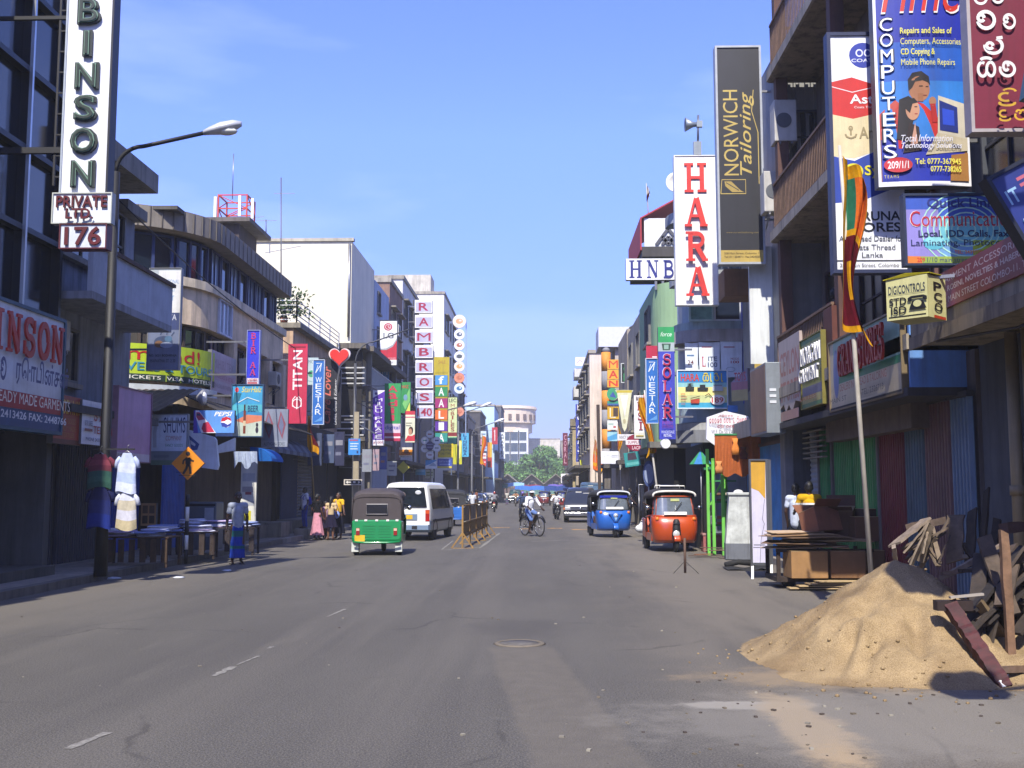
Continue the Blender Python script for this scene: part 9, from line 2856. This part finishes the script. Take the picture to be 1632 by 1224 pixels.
DRV = {'pel': (0, .0, .84), 'che': (0, -.02, 1.13), 'nec': (0, -.04, 1.3), 'hea': (0, -.08, 1.44), 'shL': (-.17, -.03, 1.27), 'shR': (.17, -.03, 1.27), 'elL': (-.26, -.2, 1.05), 'wrL': (-.26, -.44, 1.08), 'elR': (.26, -.2, 1.05), 'wrR': (.26, -.44, 1.08), 'hiL': (-.1, -.02, .82), 'hiR': (.1, -.02, .82), 'knL': (-.14, -.4, .78), 'knR': (.14, -.4, .78), 'anL': (-.13, -.5, .42), 'anR': (.13, -.5, .42), 'toL': (-.13, -.62, .40), 'toR': (.13, -.62, .40)}
person('driver in a white shirt inside the blue three-wheeler', (g.x, g.y + 1.0, -.06), .12, 1.62, DRV, 'c8ccd4', 'trousers', '24242c', SKIN[1], 'short', vox=.016)
# cyclist and motorcycles
g = gnd(848, 855)
bike('black bicycle ridden towards the viewer by the man in white', (g.x, g.y + .3, 0), .55, False)
person('cyclist in a white shirt, blue sarong shorts and white cap riding a black bicycle', (g.x, g.y + .3, -.035), .55, 1.68, RIDE, 'e0e2ea', 'shorts', '5c74a8', SKIN[0], 'short', cap=('e4e4e8', 'cap'), sleeve=1.25, vox=.009, grip=True)
MOT = {'pel': (0, .22, .96), 'che': (0, .1, 1.24), 'nec': (0, .04, 1.41), 'hea': (0, .0, 1.57), 'shL': (-.18, .04, 1.37), 'shR': (.18, .04, 1.37), 'elL': (-.34, -.08, 1.2), 'elR': (.34, -.08, 1.2), 'wrL': (-.32, -.26, 1.09), 'wrR': (.32, -.26, 1.09), 'hiL': (-.1, .18, .92), 'hiR': (.1, .18, .92), 'knL': (-.2, -.16, .7), 'knR': (.2, -.16, .7), 'anL': (-.17, .04, .34), 'anR': (.17, .04, .34), 'toL': (-.18, -.1, .28), 'toR': (.18, -.1, .28)}
GM = 'motorcycles in the street'
for (px, Y, rz, c, sh, hl, lb, lr) in ((788, 86, pi, '1c1c20', '7c7c84', ('8c2018', 'helmet'), 'black motorcycle driving away past the barrier', 'motorcyclist in grey with a red helmet seen from behind'),
         (833, 62, .2, '181820', '3c4c6c', ('6c5cb0', 'helmet'), 'dark motorcycle coming up behind the cyclist', 'motorcyclist in blue with a violet helmet behind the cyclist'),
         (768, 95, 0, '2c2c30', 'd8dadc', ('3c4450', 'helmet'), 'motorcycle waiting along the shady kerb', 'motorcyclist in a white shirt along the shady kerb'),
         (822, 118, 0, '30242c', 'a87c5c', ('2c2c34', 'helmet'), 'motorcycle far down the street before the stalls', 'motorcyclist in tan far down the street'),
         (887, 63.5, .1, '1c1c20', 'dcdce0', ('34343c', 'helmet'), 'motorcycle squeezed beside the charcoal van', 'motorcyclist in white squeezed beside the charcoal van')):
 x = at_g(px, Y)
 bike(lb, (x, Y, 0), rz, True, c, GM)
 person(lr, (x, Y, -.02), rz, 1.68, MOT, sh, 'trousers', '2a2c38', SKIN[1], 'none', cap=hl, sleeve=1.5, vox=.022, group='riders of the motorcycles')
GP = 'people far along the pavements'
for (px, Y, z, rz, sh, lg, lc, lb) in ((753, 66, 0, .3, 'c8ccd4', 'trousers', '2c3448', 'pedestrian in a pale shirt crossing beyond the barrier'), (759, 84, .13, 2., '8c5c4c', 'trousers', '24242c', 'pedestrian in brown on the far shady pavement'), (808, 130, 0, 0, 'b8b4ac', 'sarong', '5c4c6c', 'pedestrian in pale top standing among the far stalls'), (840, 140, 0, 1, '6c3c3c', 'trousers', '24242c', 'pedestrian in maroon among the far stalls'), (962, 66, .14, .5, 'c87c2c', 'trousers', '2c2c34', 'pedestrian in orange on the sunny pavement beside the striped column'), (905, 95, 0, 0, 'c4b8b0', 'trousers', '3c3c44', 'pedestrian in cream walking in the road behind the vans'), (1003, 52, .14, 1.2, '3c4458', 'trousers', '1c1c20', 'pedestrian in slate blue at the dark open shop')):
 person(lb, (at_g(px, Y), Y, z), rz, 1.66, None, sh, lg, lc, SKIN[0], 'short', vox=.024, group=GP, skirt_len=.86)
# bucket and bag by the driver's arm
p = gnd(1028, 828)
t = thing('bucket', 'yellow plastic bucket on the pavement near the round road sign', 'bucket', (at_g(1029, 40), 40, .14))
MB().lathe([(.13, 0), (.18, .42), (.19, .42), (.19, .45), (.17, .45), (.12, .04), (.01, .04)], mat('c88a18', .5), 18).build('body', t)
MB().tube([(.18 * cos(pi * k / 10), 0, .43 + .12 * sin(pi * k / 10)) for k in range(11)], .008, STEEL, 5).build('handle', t)
b_ = thing('plastic_bag', 'white plastic bag beside the yellow bucket', 'bag', (at_g(1020, 39.8), 39.8, .14))
skinmesh([('b', (0, 0, .14), (.2, .16, .15)), ('b', (.05, 0, .28), (.09, .08, .1))], .02, cloth('d0d4dc'), 'sack', b_)
MB().tube([(.0, 0, .36), (.05, 0, .45), (.1, 0, .36)], .012, cloth('d0d4dc'), 6).build('handle', b_)
# ------------------------------------------------------------ tarpaulin stalls at the far end
def tarp(label, x, y, w_, d_, h_, c, gc):
 t = thing('market_stall', label, 'stall', (x, y, 0), 0, 'tarpaulin stalls at the street end')
 for sx_ in (-1, 1):
  for sy in (0, 1):
   MB().bar((sx_ * w_ / 2, sy * d_, 0), (sx_ * w_ / 2, sy * d_, h_ - .2 * (1 - sy)), .08, .08, wood()).build('post', t)
 mb = MB()
 n = 8
 for i in range(n):
  a, b = -w_ / 2 - .2 + (w_ + .4) * i / n, -w_ / 2 - .2 + (w_ + .4) * (i + 1) / n
  za, zb = .12 * abs(sin(pi * i / n * 2)), .12 * abs(sin(pi * (i + 1) / n * 2))
  mb.add([(a, -.4, h_ - .45 + za), (b, -.4, h_ - .45 + zb), (b, d_ + .2, h_ + .2 + zb), (a, d_ + .2, h_ + .2 + za)], [(0, 1, 2, 3)], cloth(c))
 mb.build('tarpaulin', t, solid=.02)
 MB().box(-w_ / 2, w_ / 2, .2, d_ - .2, .6, .75, wood()).build('counter', t)
 rng = random.Random(int(x * 31 + y))
 for k in range(4):
  MB().box(-.3, .3, 0, .6, .75, 1.0 + rng.random() * .4, mat(rng.choice([gc, '8c3c3c', 'b8a070', '3c6c5c']), .7), Matrix.Translation((-w_ / 2 + .5 + k * (w_ - 1) / 3, .3, 0))).build('goods', t)
for a in (('blue tarpaulin stall behind the cyclist', -1.5, 158, 4, 3, 2.2, '3c6cb4', '7c2c34'), ('violet tarpaulin stall beside the market wall', 3.2, 172, 3.2, 3, 2.5, '6c5cac', '8c3c2c'), ('pale blue tarpaulin stall at the left of the market hall', -5.4, 186, 5, 3, 2.9, '8cb4d4', '4c5c3c'), ('dark blue tarpaulin stall with red goods behind the charcoal van', 2.4, 140, 3.2, 3, 2.1, '24407c', 'a02c2c'), ('teal tarpaulin stall far along the shady side', -7.2, 168, 4, 3, 2.6, '3c8c7c', 'b89c4c'), ('maroon tarpaulin stall in the middle of the street end', -2.2, 196, 4.5, 3, 2.6, '7c2c3c', '4c6c8c')):
 tarp(*a)
# dark shop interiors and stalls under the sunny side canopies
for i, (x, y, lb) in enumerate(((5.0, 41.5, 'rack of dark hanging clothes inside the first dark shop bay'), (5.0, 45.5, 'rack of dark hanging clothes inside the second dark shop bay'))):
 t = thing('clothes_rack', lb, 'rack', (x, y, .14), 0, 'clothes racks in the dark bays')
 MB().tube([(-.8, 0, 0), (-.8, 0, 1.8), (.8, 0, 1.8), (.8, 0, 0)], .025, STEEL, 6).build('frame', t)
 for k in range(8):
  MB().box(-.74 + k * .2, -.6 + k * .2, -.2, .2, .7, 1.72, cloth(('2c3040', '5c2c34', '3c4c5c', '6c6458')[k % 4])).build('garment', t)
r = bld('dark_shop_row', 'dark open fronted shop row under the green and bank buildings', 8, 46)
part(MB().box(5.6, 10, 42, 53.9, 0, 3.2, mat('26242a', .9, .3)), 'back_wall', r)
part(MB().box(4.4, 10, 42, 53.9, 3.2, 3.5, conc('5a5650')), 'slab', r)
part(MB().box(4.5, 10, 42.1, 53.8, 3.5, 9.6, conc('8c8880', .5)), 'upper_wall', r)
for y in (42.2, 46, 50, 53.6):
 part(MB().box(4.5, 4.75, y - .12, y + .12, .14, 3.2, conc('6a655e')), 'pillar', r)
for y in (43.0, 47, 51):
 window(r, 'W', 4.5, y, y + 1.6, 4.6, 6.0, 2, 1)
 window(r, 'W', 4.5, y, y + 1.6, 7.3, 8.7, 2, 1)
# overhead wires
def wire(a, b, sag, label):
 a, b = V(a), V(b)
 pts = []
 for i in range(15):
  f = i / 14
  p = a.lerp(b, f) - a
  p.z -= sag * 4 * f * (1 - f)
  pts.append(p)
 tag(MB().tube(pts, .012 + .0002 * a.y, BLK, 5).build('overhead_wire', None, loc=a), label, 'wire', 'overhead wires along the shady side')
wire(at(170, 300, 21), at(565, 600, 46), .6, 'thin black wire slung from the tall street lamp towards the heart sign')
wire(at(566, 640, 46), at(668, 650, 82), .5, 'thin black wire running on past the stacked letter boxes')
wire((-8.2, 60, 8.6), (-7.4, 118, 8.2), .8, 'long black cable running down the far shady side')
wire(at(574, 612, 46), at(652, 600, 70), .3, 'thin black wire crossing to the stacked letter boxes pole')
# ------------------------------------------------------------ the bright, slightly hazy air of the street
hm = bpy.data.materials.new('haze')
hm.use_nodes = True
hn = hm.node_tree.nodes
hn.remove(hn['Principled BSDF'])
hv = hn.new('ShaderNodeVolumePrincipled')
hv.inputs['Color'].default_value = (.86, .9, 1, 1)
hv.inputs['Density'].default_value = .0007
hm.node_tree.links.new(hv.outputs[0], hn['Material Output'].inputs['Volume'])
tag(MB().box(-720, 720, -70, 2520, -1, 40, hm).build('haze'), kind='stuff')
